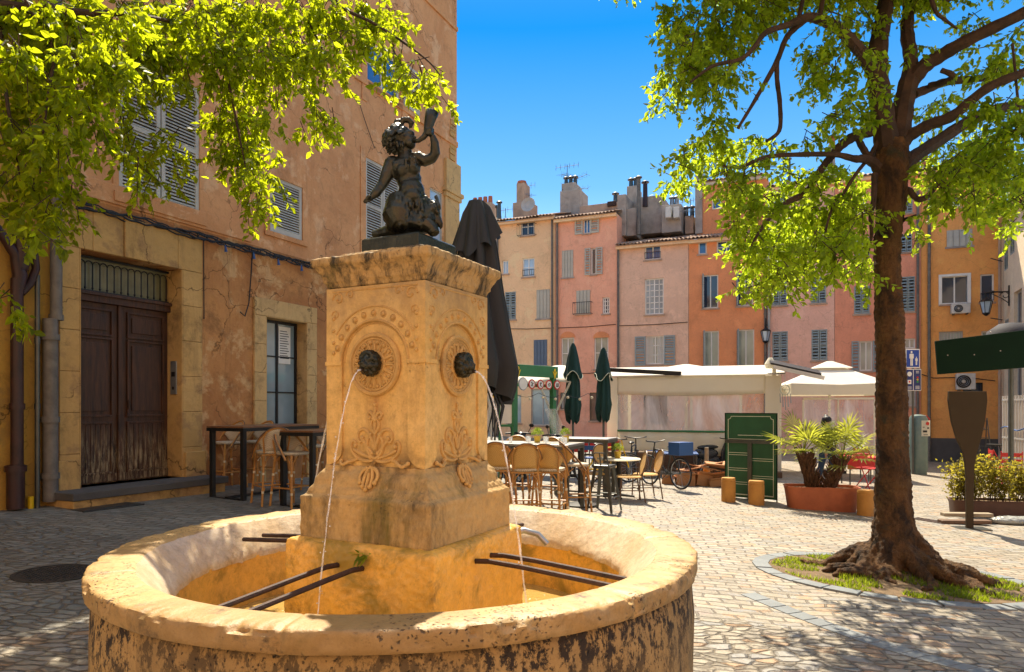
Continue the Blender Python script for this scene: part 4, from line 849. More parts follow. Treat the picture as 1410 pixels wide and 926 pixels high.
sculpt('capital', MB().sq([(.335,2.335),(.348,2.345),(.352,2.365),(.362,2.372),(.366,2.395),(.380,2.425),(.400,2.452),(.412,2.462),(.414,2.500),(.405,2.508),(.30,2.522),(.29,2.548),(.20,2.556)]), M['stone_cap'], FN, .008, 2, .014, .035)
R4 = [Matrix.Rotation(R(90*k), 4, 'Z') for k in range(4)]
def tm(M4, pts): return [M4 @ Vector(p) for p in pts]
A = .333; rel = MB(); orn = MB()
for k in range(4):
    T_ = R4[k]; zc = 1.90; rr_ = .232; y0, y1 = -A-.014, -A+.002
    # raised spandrel plate with arched hole
    th_ = [math.pi*i/24 for i in range(25)]; arc = [(-rr_*math.cos(a), zc+rr_*math.sin(a)) for a in th_]
    W_ = A+.013; top = 2.335
    for i in range(24):
        (xa, za), (xb, zb2) = arc[i], arc[i+1]
        rel.add([(xa,y0,za),(xb,y0,zb2),(xb,y0,top),(xa,y0,top)], [(0,1,2,3)], T_); rel.add([(xa,y0,za),(xb,y0,zb2),(xb,y1,zb2),(xa,y1,za)], [(0,1,2,3)], T_)
    for s_ in (-1, 1):
        x_in, x_out = s_*rr_, s_*W_; lo = 1.40
        n_ = 10; hw = W_-rr_
        poly = [(x_in, top), (x_in, lo)]+[(s_*(W_-hw*math.cos(j*math.pi/2/n_)), lo-.09*math.sin(j*math.pi/2/n_)) for j in range(1, n_+1)]+[(x_out, top)]
        rel.prism(poly, y0, y1, T_); rel.b(min(x_in, x_out)-.004, max(x_in, x_out)+.002, y0-.008, y0+.001, zc-.012, zc+.010, T_)
    # arch mouldings
    for q, r0 in ((rr_+.006, .0075), (rr_+.085, .006), (rr_-.012, .004)):
        orn.tube(tm(T_, [(-q*math.cos(a), y0-.001 if q > rr_ else -A, zc+q*math.sin(a)) for a in np.linspace(.0 if q < rr_+.05 else .55, math.pi-(.0 if q < rr_+.05 else .55), 36)]), r0, 6)
    for a in np.linspace(.32, math.pi-.32, 11):
        q = rr_+.045; c_ = T_ @ Vector((-q*math.cos(a), y0, zc+q*math.sin(a))); orn.ell(c_, .013 if k else .014, nu=8, nv=6)
        orn.tube(tm(T_, [((-q-.017*math.cos(t_))*math.cos(a) if 0 else -q*math.cos(a)+.019*math.cos(t_), y0, zc+q*math.sin(a)+.019*math.sin(t_)) for t_ in np.linspace(0, 2*math.pi, 11)]), .0035, 4)
    for zz in (1.96, 2.02, 2.09, 2.16): 
        for s_ in (-1, 1): orn.ell(T_ @ Vector((s_*(W_-.055), y0, zz)), (.012), nu=8, nv=6)
    # corner foliage in the spandrels
    for s_ in (-1, 1):
        for b0, bz, sc in ((.255, 2.27, 1.), (.17, 2.29, .7), (.275, 2.18, .7)):
            pts = [(s_*(b0+sc*(.045-.0045*i)*math.cos(i*.75)), y0-.001, bz+sc*(.045-.0045*i)*math.sin(i*.75)) for i in range(9)]
            orn.tube(tm(T_, pts), [.007*sc]*8+[.012*sc], 6)
    orn.tube(tm(T_, [(-.30,y0,2.315),(.30,y0,2.315)]), .005, 5)
    # medallion ring
    zm_ = 1.888
    for q, r0 in ((.166, .015), (.146, .007), (.070, .009)): orn.tube(tm(T_, [(q*math.cos(a), -A-.010, zm_+q*math.sin(a)) for a in np.linspace(0, 2*math.pi, 49)[:-1]]), r0, 6, closed=True)
    orn.lathe([(.01,.014),(.06,.016),(.07,.006),(.155,.004),(.165,.0)], 48, M=T_ @ Matrix.Translation((0, -A, zm_)) @ Euler((R(90),0,0)).to_matrix().to_4x4(), cap=False)
    for i in range(16):
        a = 2*math.pi*(i+.5)/16; ca, sa = math.cos(a), math.sin(a); pp = []
        for u, v_ in ((-.011,.075),(-.017,.11),(-.019,.132),(-.010,.141),(.010,.141),(.019,.132),(.017,.11),(.011,.075)): pp.append((u*-sa+v_*ca, -A-.008, zm_+u*ca+v_*sa))
        orn.tube(tm(T_, pp), .0068, 5)
        orn.ell(T_ @ Vector((.125*ca, -A-.008, zm_+.125*sa)), (.012,.014,.012), nu=6, nv=5)
    # palmette relief above the base
    zb_ = 1.235; y_ = -A-.002
    C_ = [[(0,.0),(0,.10),(0,.20),(.004,.30)], [(0,.30),(-.02,.34),(-.045,.345),(-.05,.32),(-.035,.31)], [(0,.30),(.0,.35),(.0,.385)],
        [(0,.13),(-.02,.19),(-.05,.235),(-.085,.25),(-.115,.235),(-.125,.20),(-.11,.17),(-.09,.175),(-.09,.195)],
        [(0,.08),(-.04,.10),(-.06,.15),(-.05,.19),(-.03,.215)], [(-.01,.07),(-.06,.06),(-.12,.075),(-.165,.115),(-.175,.16),(-.155,.185),(-.135,.17),(-.14,.15)],
        [(-.12,.075),(-.17,.06),(-.21,.035),(-.235,.06)], [(0,.22),(-.025,.25),(-.03,.28),(-.012,.305)], [(-.02,.03),(-.05,.015),(-.065,-.02),(-.05,-.05)], [(-.01,.03),(-.03,-.02),(-.025,-.07)], [(0,.04),(0,-.03),(0,-.085)],
        [(-.10,.20),(-.06,.15),(-.02,.11)], [(-.15,.13),(-.09,.10),(-.03,.085)]]
    for cv in C_:
        for s_ in (1, -1):
            if s_ == -1 and abs(cv[-1][0]) < .001: continue
            n_ = len(cv); pts = []
            for i in range(n_-1):
                for j in range(3): f = j/3; pts.append((cv[i][0]*(1-f)+cv[i+1][0]*f, cv[i][1]*(1-f)+cv[i+1][1]*f))
            pts.append(cv[-1])
            for _ in range(2): pts = [pts[0]]+[((pts[i-1][0]+2*pts[i][0]+pts[i+1][0])/4, (pts[i-1][1]+2*pts[i][1]+pts[i+1][1])/4) for i in range(1, len(pts)-1)]+[pts[-1]]
            P3 = [(s_*x, y_-max(0, (.09-z)*.42 if z < .06 else 0)-(.0 if z > .06 else .012), zb_+.04+z) for x, z in pts]
            orn.tube(tm(T_, P3), [.012-.004*i/len(P3) for i in range(len(P3))], 6, flat=1)
            orn.ell(T_ @ Vector(P3[-1]), .014, nu=7, nv=5)
rel.build('spandrel_panels', M['stone'], FN, smooth=True); orn.build('carved_relief', M['stone_relief'], FN, smooth=True)
# masks
def mask(k, label):
    m = MB(); c_ = Vector((0, -A-.05, 1.892)); T_ = R4[k]
    m.ell(c_, (.066,.075,.078)); m.ell(c_+Vector((0,-.065,-.020)), (.036,.04,.032)); m.ell(c_+Vector((0,-.062,-.055)), (.026,.03,.016))
    for s_ in (-1, 1): m.ell(c_+Vector((s_*.027,-.062,.024)), (.020,.014,.010)); m.ell(c_+Vector((s_*.036,-.05,-.02)), (.022,.02,.022)); m.ell(c_+Vector((s_*.028,-.066,.010)), .009); m.ell(c_+Vector((s_*.056,-.01,.05)), .019)
    m.tube([c_+Vector((0,-.05,.045)), c_+Vector((0,-.105,-.008))], [.013,.012], 8)
    for i in range(26):
        a = 2*math.pi*i/26; m.ell(c_+Vector((.068*math.cos(a), .0-.02*(i%2), .076*math.sin(a))), (.020,.03,.020))
    for i in range(9): a = math.pi*i/8; m.ell(c_+Vector((.05*math.cos(a), -.045, .03+.045*math.sin(a))), .017)
    kk_ = Vector((0, -A, c_.z)); m.v = [tuple(T_ @ (kk_+(Vector(v_)-kk_)*.80)) for v_ in m.v]
    o = sculpt('spout_mask', m, M['bronze'], FN, .0045, 2, .004, .012)
    s2 = MB(); s2.tube(tm(T_, [c_+Vector((0,-.04,-.036)), c_+Vector((0,-.078,-.040))]), .011, 10); s2.build('spout', M['rust'], o); return o
for k in range(4): mask(k, None)
def jet(k, kk, dmax, w0=0):
    T_ = R4[k]; pts = []; r_ = []; rr_ = random.Random(k)
    for i in range(28):
        d = dmax*i/27; pts.append((rr_.uniform(-.003,.003), -A-.125-d, 1.852-kk*d*d)); r_.append((.0026 if k == 0 else .0045)+.0012*math.sin(i*1.7)+.001*rr_.random()+.001*i/27)
    m = MB().tube(tm(T_, pts), r_, 8)
    for i in range(34):
        d = dmax*rr_.random(); m.ell(T_ @ Vector((rr_.uniform(-.018,.018)*(d/dmax+.2), -A-.125-d+rr_.uniform(-.012,.012), 1.852-kk*d*d)), rr_.uniform(.002,.005), nu=5, nv=4)
    m.build('water_jet', M['jet'], FN, smooth=True)
jet(0, 11, .36); jet(1, 12, .34); jet(2, 8, .4); jet(3, 8, .4)
for k, dd in ((0,.36),(1,.34),(2,.36),(3,.36)):
    m = MB(); rr_ = random.Random(40+k); c_ = Vector((0, -A-.125-dd, .315))
    for i in range(60): a = rr_.uniform(0, 6.28); q = rr_.uniform(0,.07); m.ell(R4[k] @ (c_+Vector((q*math.cos(a), q*math.sin(a), rr_.uniform(0,.05)*(1-q/.07)))), rr_.uniform(.002,.006), nu=5, nv=4)
    for q in (.04,.075,.12): m.tube(tm(R4[k], [c_+Vector((q*math.cos(a), q*math.sin(a), 0)) for a in np.linspace(0, 2*math.pi, 33)[:-1]]), .004, 5, closed=True)
    m.build('splash', M['jet'], FN, smooth=True)
# iron bars from step to rim (pairs on each side) and side outlet pipe
def W2L(p): return FN_M.inverted() @ Vector(p)
FN_M = Matrix.Translation(FN.location) @ Matrix.Rotation(FR, 4, 'Z')
for k in range(4):
    T_ = R4[k]
    for s_ in (-.075, .075):
        m = MB(); u0 = s_*1.15+(-.03 if k == 0 else 0); m.tube(tm(T_, [(u0,-.48,.775),(u0,-.60,.785),(u0,-.80,.775),(u0-.02,-1.345+abs(u0)*.05,.735)]), .015, 8)
        m.build('iron_bar', M['iron'], FN, smooth=True)
m = MB(); m.tube(tm(R4[1], [(.47,-.46,.84),(.52,-.52,.855),(.56,-.60,.83),(.57,-.66,.77)]), .020, 10); m.build('outlet_pipe', M['metal'], FN, smooth=True)
m = MB(); rr_ = random.Random(9)
for i in range(16): a = rr_.uniform(0, 6.28); x = .08+rr_.uniform(-.05,.05); m.add([(x,-.53,.86),(x+.03*math.cos(a)-.01,-.55,.85+.03*math.sin(a)),(x+.05*math.cos(a),-.57,.84+.05*math.sin(a)),(x+.03*math.cos(a)+.01,-.55,.85+.03*math.sin(a))], [(0,1,2,3)])
m.build('sprouting_weed', M['leafh'], FN)

# ============================================================ STATUE
ST = thing('bronze_statue', 'dark bronze statue of a kneeling faun child blowing a horn, on top of the pedestal', 'statue', (FC.x, FC.y, 2.552), 0)
MB().sq([(.205,0),(.205,.085),(.195,.098)], M=Matrix.Rotation(FR, 4, 'Z')).build('statue_base', M['bronze'], ST, bevel=.006)
Y4 = 4.12
def S(zx, zy, y=0): 
    px, py = 490+zx/4.63, 140+zy/4.63; p = P(px, py, Y4+y); return (p.x-FC.x, p.y-FC.y, p.z-2.552)
m = MB(); E = lambda zx, zy, y, r_, rot=(0,0,0): m.ell(S(zx, zy, y), tuple(k*.88 for k in r_), rot)
E(325,655,.02,(.115,.105,.10)); E(355,575,-.015,(.090,.085,.095)); E(340,500,.0,(.085,.075,.085)); E(315,430,.0,(.105,.078,.095), (0,R(-14),0)); E(270,420,-.02,(.05,.05,.055)); E(365,425,-.045,(.045,.04,.05)); E(300,440,-.05,(.045,.035,.045))
E(235,395,.0,(.055,.055,.05)); E(385,362,.0,(.05,.045,.04)); E(360,600,-.06,(.06,.045,.05))
m.tube([S(315,380), S(315,330), S(300,290)], [.055,.042,.045], 12)
E(290,235,0,(.075,.082,.086)); E(330,250,-.02,(.055,.055,.062), (0,R(-20),0)); E(350,275,-.02,(.034,.035,.030)); E(372,232,-.03,(.017,.014,.013), (0,R(-35),0)); E(362,255,-.03,(.022,.022,.014)); E(345,205,-.03,(.032,.035,.022)); E(338,262,-.05,(.028,.022,.028)); E(262,262,-.078,(.012,.012,.018))
for i in range(110):                                         # curls
    a, e_ = RNG.uniform(1.2, 5.3), RNG.uniform(-1.0, 1.45)
    cx, cy, cz = .068*math.cos(e_)*math.cos(a), .074*math.cos(e_)*math.sin(a), .074*math.sin(e_)
    if cx > .028 and cz < .06: continue
    b_ = S(278, 230); q = Vector((b_[0]+cx, b_[1]+cy, b_[2]+cz)); d = Vector((cx*.5-.01, cy*.5, -.015-.02*RNG.random())); m.tube([q, q+d*.6, q+d+Vector((.008,0,-.008))], [.015,.012,.005], 6)
m.tube([S(285,150), S(300,118), S(335,118), S(356,138), S(348,168)], [.016,.020,.020,.018,.010], 8); m.tube([S(250,160,.03), S(262,130,.03), S(290,120,.03)], [.02,.02,.012], 8)
m.tube([S(228,392), S(198,470,-.02), S(170,530,-.03), S(125,590,-.055), S(100,608,-.06)], [.044,.039,.030,.026,.018], 12)
E(84,620,-.065,(.026,.024,.016), (0,R(25),0))
for i, (dx, dz) in enumerate(((-26,12),(-30,22),(-24,30),(-14,34))): m.tube([S(78,618,-.065+.012*(i-1.5)), S(78+dx*.6,620+dz*.5,-.07+.014*(i-1.5)), S(78+dx,620+dz,-.07+.012*(i-1.5))], [.009,.008,.006], 6)
m.tube([S(96,608,-.085), S(84,600,-.095), S(70,606,-.095)], [.009,.008,.006], 6)
m.tube([S(392,358), S(440,378,-.01), S(485,362,-.02), S(506,330,-.03), S(503,262,-.05), S(488,220,-.05)], [.040,.036,.032,.031,.025,.018], 12)
E(476,203,-.045,(.026,.024,.024))
for i in range(4): m.tube([S(492,212-i*11,-.04), S(476,206-i*11,-.085), S(452,206-i*10,-.075), S(444,208-i*9,-.05)], [.009,.009,.008,.006], 6)
m.tube([S(490,215,-.03), S(470,190,-.01), S(450,182,-.03)], [.010,.009,.007], 6)
# goat thighs, knees and fur
m.tube([S(300,640,.02), S(275,740,-.03), S(290,800,-.06)], [.095,.10,.06], 12); m.tube([S(370,650,.02), S(430,740,.0), S(470,790,.0)], [.09,.085,.055], 12); m.tube([S(440,775,-.05), S(490,815,-.05), S(505,845,-.06)], [.050,.040,.030], 10)
m.tube([S(290,800,.0), S(220,830,.05), S(150,845,.08), S(110,850,.09)], [.06,.045,.032,.026], 10); E(350,800,.0,(.17,.13,.050)); E(430,800,-.03,(.06,.05,.04))
for i in range(170):
    f = RNG.random(); zx = 225+RNG.random()*300; zy0 = 600+RNG.random()*170; yy = -.10+.05*RNG.random() if zx < 420 else RNG.uniform(-.08,.06)
    if zx < 300 and zy0 > 760: continue
    yy += .0006*abs(zx-330)*.3
    a_ = (zx-330)*.12+RNG.uniform(-8,8); m.tube([S(zx, zy0, yy), S(zx+a_*.6, zy0+28, yy-.012), S(zx+a_, zy0+58, yy+.004)], [.014,.012,.003], 5)
m.tube([S(445,655,.02), S(490,700,.03), S(530,760,.03), S(500,775,.0)], [.05,.045,.02,.03], 8)
for i in range(26): zx = 440+RNG.random()*95; zy0 = 660+(zx-440)*.9+RNG.uniform(-10,40); m.tube([S(zx,zy0,-.0), S(zx+12,zy0+30,-.01), S(zx+18,zy0+62,0)], [.015,.012,.003], 5)
for i in range(14): m.ell(S(345+30*math.sin(i*1.3), 355+i*5, -.075), .010, nu=6, nv=5)       # garland on the chest
sculpt('statue_body', m, M['bronze'], ST, .0052, 2, .004, .02)
m = MB(); m.tube([S(372,254,-.04), S(400,250,-.05), S(432,228,-.055), S(452,200,-.05), S(462,160,-.04), S(474,112,-.03), S(487,70,-.02)], [.008,.010,.013,.017,.024,.031,.037], 14, cap=False)
m.build('horn', M['bronze'], ST, smooth=True, solid=.006)
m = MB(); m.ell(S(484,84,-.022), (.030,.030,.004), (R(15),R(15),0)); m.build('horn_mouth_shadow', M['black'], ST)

# ============================================================ BAR FURNITURE
def stool_proto(name, label, weave, seatm, hgt=1.0):
    o = thing(name, label, 'bar stool'); sh = .74; w_ = .20
    for sx in (-1, 1):
        for sy in (-1, 1):
            m = MB(); tp = (sx*.165, sy*.16, sh-.01); bt = (sx*.215, sy*.215, 0); m.tube([bt, tp], .0165, 8)
            m.tube([(bt[0]+(tp[0]-bt[0])*.12, bt[1]+(tp[1]-bt[1])*.12, .09)]+[(sx*(.205-.03*k), sy*(.205-.00*k), .09+.17*k**.5) for k in (.4, .8, 1.)], .009, 5)
            m.tube([(sx*.188, sy*.186, .50), (sx*.15, sy*.178, .62), (sx*.08, sy*.165, .70)], .009, 5); m.tube([(sx*.188, sy*.186, .50), (sx*.18, sy*.13, .64), (sx*.17, sy*.06, .70)], .009, 5)
            lg = m.build('leg', M['rattan'], o, smooth=True)
            for f in (.27, .62): q = Vector(bt).lerp(Vector(tp), f); MB().tube([q-Vector((0,0,.016)), q+Vector((0,0,.016))], .0195, 8).build('binding', M['tie'], lg)
    m = MB(); z = .27
    for s_ in (-1, 1): m.tube([(s_*.2, -.2, z), (s_*.2, .2, z)], .012, 6); m.tube([(-.2, s_*.2, z+.02), (.2, s_*.2, z+.02)], .012, 6)
    m.build('footrest', M['rattan'], o, smooth=True)
    m = MB(); n = 24
    m.lathe([(.01,sh-.015),(.19,sh-.015),(.205,sh),(.20,sh+.022),(.15,sh+.030),(.01,sh+.026)], n, mod=lambda r, z, a, i: (r*(1+.10*abs(math.sin(2*a))**2), z)); m.build('seat', seatm, o, smooth=True)
    # bent back: an arch that leans back and wraps the sides
    arch = lambda t_: (.225*math.cos(t_)*(1-.0*t_), .10+.14*math.sin(t_)**.8 if 0 < t_ < math.pi else .10, sh-.10+.42*math.sin(t_)**.75 if 0 < t_ < math.pi else sh-.10)
    ts = np.linspace(.0, math.pi, 26); pts = []
    for t_ in ts: x = .235*math.cos(t_); s_ = max(0, math.sin(t_)); pts.append((x, -.12+.36*s_**.7, sh-.08+.43*s_**.62))
    m = MB(); m.tube(pts, .016, 8); m.build('back_frame', M['rattan'], o, smooth=True)
    m = MB(); m.tube([(p[0]*1.06, p[1]+.012, p[2]+.012) for p in pts], .009, 6); m.build('back_edge', M['cane_trim'], o, smooth=True)
    m = MB()
    top = [p for p in pts[3:-3]]; n = len(top)-1
    def fn(u, v_):
        i = u*n; k = min(int(i), n-1); f = i-k; q = Vector(top[k]).lerp(Vector(top[k+1]), f); b_ = Vector((.185*math.cos(.45+(math.pi-.9)*u), .155+.03*math.sin(math.pi*u), sh+.02)); return tuple(q.lerp(b_, v_))
    m.grid(fn, 18, 5); m.build('back_weave', weave, o, smooth=True, solid=.006)
    m = MB(); m.tube([(-.165,.16,sh), (-.19,.19,sh+.2), (-.15,.222,sh+.30)], .013, 6); m.tube([(.165,.16,sh), (.19,.19,sh+.2), (.15,.222,sh+.30)], .013, 6); m.tube([(-.2,.17,sh-.03),(0,.2,sh-.03),(.2,.17,sh-.03)], .013, 6); m.build('back_post', M['rattan'], o, smooth=True)
    return o
GL = 'rattan bar stools at the bar tables'
def put(proto, first, p, rz, label, sc=1):
    if first: o = proto; o.location = p; o.rotation_euler.z = rz; o['label'] = label
    else: o = dup(proto, p, rz, label)
    o.scale = (sc,)*3; o['group'] = GL; return o
SA = stool_proto('bar_stool', 'rattan stool', M['weave_w'], M['weave_w']); SB = stool_proto('bar_stool', 'rattan stool', M['weave'], M['weave_w'])
# placements: back of the stool is +y local
for i, (px, py, dy, rz, lb) in enumerate([
    (314, 672, 0, R(-35), 'rattan bar stool behind the black table, leftmost, against the plaster wall'),
    (356, 668, 0, R(-28), 'rattan bar stool between black table and lower window'),
    (374, 694, 0, R(-140), 'rattan bar stool turned from the black table, its back facing the basin'),
    (403, 697, 0, R(60), 'pale backed rattan bar stool between the two black tables'),
    (440, 676, 0, R(-40), 'rattan bar stool half hidden by the pedestal, under the second black table')]):
    put(SA, i == 0, G(px, py), rz, lb, 1.08)
for i, (px, Y, rz, lb) in enumerate([
    (688, 9.9, R(168), 'leftmost honey rattan stool in front of the sunny bar table, beside the pedestal'),
    (722, 9.75, R(185), 'second honey rattan stool in front of the sunny bar table, back arched to the left'),
    (757, 9.9, R(160), 'honey rattan stool with the highest arched back, middle front of the sunny bar table'),
    (792, 10.9, R(95), 'rattan stool at the right end of the sunny bar table, its back outward'),
    (708, 11.9, R(-15), 'rattan stool behind the sunny bar table, nearest the pedestal'),
    (752, 11.7, R(-30), 'rattan stool behind the sunny bar table, towards its right end')]):
    put(SB, i == 0, GY(px, Y), rz, lb, 1.04)
def bar_table(p, rz, L_, W_, h, name, label, topm, legm, thick=.06, lw=.07):
    o = thing(name, label, 'bar table', p, rz, None); MB().b(0, L_, 0, W_, h-thick*.45, h).build('tabletop', topm, o, bevel=.004)
    MB().b(.0, L_, .0, W_, h-thick*1.35, h-thick*.45-.002).build('apron', legm, o)
    for x in (.03, L_-.03-lw):
        for y in (.03, W_-.03-lw): MB().b(x, x+lw, y, y+lw, 0, h-thick*1.36).build('leg', legm, o, bevel=.003)
    MB().b(.03, L_-.03, W_*.5-.03, W_*.5+.03, .02, .05).build('foot_bar', legm, o); MB().b(.03, .09, .1, W_-.1, 0, .03).build('foot_bar', legm, o); return o
ga = G(335, 691); bar_table(ga+Vector((0,0,0)), R(65), 1.75, .80, 1.17, 'bar_table', 'black legged high table with brown top beside the terracotta wall', M['wood'], M['black'])
gb = GY(431, 10.2); bar_table(gb, R(65), 1.3, .7, 1.17, 'bar_table', 'second black high table, mostly hidden behind the pedestal', M['wood'], M['black'])
TC = G(782.5, 709)
tc = thing('bar_table', 'sunlit grey high table laid with glasses between pedestal and rattan stools', 'bar table', TC, BETA)
MB().b(-2.1, .0, 0, .85, 1.05, 1.085).build('tabletop', M['metal'], tc, bevel=.004); MB().b(-2.1, 0, 0, .85, 1.00, 1.048).build('apron', M['gun'], tc)
for x in (-2.1, -.06):
    for y in (0, .79): MB().b(x, x+.06, y, y+.06, 0, 1.0).build('leg', M['gun'], tc, bevel=.003)
TM = Matrix.Translation(TC) @ Matrix.Rotation(BETA, 4, 'Z')
td = bar_table(GY(760, 13.2), BETA, 1.1, .7, 1.08, 'bar_table', 'farther grey high table behind the laid one, near the blue chair', M['metal'], M['gun'])
def pot_plant(p, label, sc=1, leaf=True):
    o = thing('potted_plant', label, 'potted plant', p, 0, 'small potted plants on the tables'); MB().lathe([(.045*sc,0),(.062*sc,.11*sc),(.056*sc,.11*sc),(.05*sc,.085*sc)], 18).build('pot', M['gold'], o, smooth=True)
    m = MB(); rr_ = random.Random(hash(label) % 99)
    for i in range(420):
        a, e_ = rr_.uniform(0, 6.28), rr_.uniform(-.35, 1.5); r_ = .105*sc*rr_.uniform(.45, 1); c_ = Vector((r_*math.cos(a)*math.cos(e_), r_*math.sin(a)*math.cos(e_), .15*sc+r_*math.sin(e_)*.9)); d = Vector((rr_.uniform(-1,1), rr_.uniform(-1,1), rr_.uniform(-.3,1))).normalized()*.022*sc; n_ = d.orthogonal().normalized()*.006*sc
        m.add([c_, c_+d*.5+n_, c_+d, c_+d*.5-n_], [(0,1,2,3)])
    m.build('foliage', M['leafh'], o); return o
pot_plant(TM @ Vector((-.68,.42,1.086)), 'small green plant in a gold pot on the laid bar table, left one')
pot_plant(TM @ Vector((-.30,.75,1.086)), 'small green plant in a gold pot, right one on the bar tables')
rr_ = random.Random(5)
def tumbler(p, label, h=.10, r_=.033):
    o = MB().lathe([(r_*.85,0),(r_,h),(r_-.003,h),(r_*.8,.008),(.005,.008)], 14, cap=False).build('glass_tumbler', M['tumbler'], smooth=True, loc=p); tag(o, label, 'glass', 'drinking glasses set out on the laid bar table'); return o
for i in range(10): tumbler(TM @ Vector((-1.05+.105*i+rr_.uniform(-.02,.02), (.15, .62, .4)[i % 3], 1.086)), 'clear drinking glass standing on the laid bar table')
for i in range(8):
    m = MB(); m.box((0,0,.004), (.20,.13,.006)); o = m.build('paper_napkin', M['whitefab'], loc=TM @ Vector((-1.0+.13*i, .22+.4*(i % 2), 1.086)), rz=BETA+rr_.uniform(-.3,.3)); tag(o, 'folded white napkin lying on the laid bar table', 'napkin', 'napkins on the laid bar table')
# metal stool
p = GY(832, 11.3); o = thing('metal_stool', 'gunmetal sheet steel bar stool with a low back, right of the rattan stools', 'bar stool', p, R(150)); sh = .76
for sx in (-1, 1):
    for sy in (-1, 1):
        m = MB(); tx, ty, bx, by = sx*.13, sy*.13, sx*.225, sy*.225; n_ = .030; n2 = .016
        m.add([(tx-sx*n_*2,ty,sh-.02),(tx,ty,sh-.02),(tx,ty-sy*n_*2,sh-.02),(bx-sx*n2*2,by,0),(bx,by,0),(bx,by-sy*n2*2,0)], [(0,1,4,3),(1,2,5,4),(0,3,5,2)]); m.build('leg', M['gun'], o)
MB().b(-.155,.155,-.155,.155,sh-.05,sh).build('seat', M['gun'], o, bevel=.02)
m = MB()
for s_ in (-1, 1): m.tube([(s_*.19,-.19,.24),(s_*.19,.19,.24)], .010, 5); m.tube([(-.19,s_*.19,.27),(.19,s_*.19,.27)], .010, 5)
m.build('footrest', M['gun'], o); m = MB(); m.tube([(-.13,.14,sh-.01),(-.11,.19,sh+.17),(-.08,.2,sh+.2),(.08,.2,sh+.2),(.11,.19,sh+.17),(.13,.14,sh-.01)], .011, 6); m.tube([(0,.15,sh),(0,.2,sh+.2)], .012, 5); m.build('back_rail', M['gun'], o)
# dining chairs with oval backs
def chair_proto():
    o = thing('bistro_chair', 'x', 'chair'); 
    for sx in (-1, 1):
        MB().tube([(sx*.20,-.20,0),(sx*.19,-.18,.45)], .013, 7).build('leg', M['cane_trim'], o, smooth=True)
        MB().tube([(sx*.21,.26,0),(sx*.20,.19,.45),(sx*.20,.235,.62)], .013, 7).build('leg', M['cane_trim'], o, smooth=True)
    MB().lathe([(.01,.44),(.21,.44),(.225,.455),(.21,.47),(.01,.465)], 22, mod=lambda r, z, a, i: (r*(1+.08*abs(math.sin(2*a))), z)).build('seat', M['weave'], o, smooth=True)
    pts = [(.205*math.cos(t_), .235+.10*(math.sin(t_)+.6)*.5, .70+.22*math.sin(t_)) for t_ in np.linspace(0, 2*math.pi, 25)[:-1]]
    MB().tube(pts, .016, 8, closed=True).build('back_frame', M['cane_trim'], o, smooth=True)
    m = MB(); m.add([(0,.27,.70)]+[(p[0]*.95,p[1],.70+(p[2]-.70)*.95) for p in pts], [(0,1+i,1+(i+1)%24) for i in range(24)]); m.build('back_weave', M['weave'], o, solid=.006)
    m = MB()
    for s_ in (-1, 1): m.tube([(s_*.195,-.19,.22),(s_*.2,.22,.22)], .009, 5); m.tube([(-.19,s_*.2,.2),(.19,s_*.2,.2)], .009, 5)
    m.build('stretcher', M['cane_trim'], o, smooth=True); return o
CP = chair_proto()
for i, (px, Y, rz, lb) in enumerate([(866, 12.6, R(-88), 'yellow cane bistro chair right of the small round table, nearer of two'), (889, 13.2, R(-80), 'yellow cane bistro chair standing farthest right by the bicycle'),
    (820, 13.0, R(95), 'bistro chair with oval cane back left of the small round table'), (838, 14.6, R(30), 'bistro chair with oval cane back behind the small round table')]):
    if i == 0: o = CP; o.location = GY(px, Y); o.rotation_euler.z = rz
    else: o = dup(CP, GY(px, Y), rz)
    o['label'] = lb; o['group'] = 'cane bistro chairs'
p = GY(852, 13.1); o = thing('round_table', 'small cream topped round table on a black foot between the bistro chairs', 'table', p)
MB().lathe([(.01,.72),(.40,.72),(.42,.735),(.40,.75),(.01,.75)], 28).build('tabletop', M['cream'], o, smooth=True); MB().lathe([(.05,.03),(.045,.72)], 12).build('pedestal', M['black'], o, smooth=True)
m = MB(); [m.tube([(0,0,.06),(.3*math.cos(a),.3*math.sin(a),.02)], [.03,.018], 6) for a in (0,1.57,3.14,4.71)]; m.build('foot', M['black'], o)
pot_plant(p+Vector((-.02,0,.752)), 'small green plant in a pot on the cream round table', 1.15)
# table umbrella base left by the stools
p = GY(798, 11.8); o = thing('parasol_base', 'flat black parasol foot with its pole, behind the stool at the table end', 'parasol base', p); MB().lathe([(.30,0),(.30,.03),(.05,.07)], 24).build('foot', M['black'], o, smooth=True); MB().lathe([(.03,.05),(.03,.95)], 12).build('pole', M['black'], o, smooth=True)

# ============================================================ COVERED PARASOL
p = GY(656, 7.6); CPZ = p.z; o = thing('covered_parasol', 'huge closed parasol under a charcoal canvas cover, towering behind the pedestal', 'parasol', p)
Zp = lambda py: H0-(py-HY)/F*7.6-CPZ
prof = [(.05,277),(.09,279),(.13,290),(.19,318),(.23,345),(.29,400),(.36,450),(.42,490),(.44,505),(.41,528),(.36,545)]
def fold(r, z, a, i):
    w_ = (.5+.5*math.sin(a*9+z*1.1+.8*math.sin(a*3)))**1.5; d = r*(1-.34*w_*min(1, i/3)); dz = -.10*math.sin(a*2.0+1)*(i/10)**3; return d*(1+.12*math.cos(a)*i/10), z+dz
m = MB(); n_ = []
for i in range(len(prof)-1):
    for j in range(4): f = j/4; n_.append((prof[i][0]*(1-f)+prof[i+1][0]*f, Zp(prof[i][1]*(1-f)+prof[i+1][1]*f)))
n_.append((prof[-1][0], Zp(prof[-1][1])))
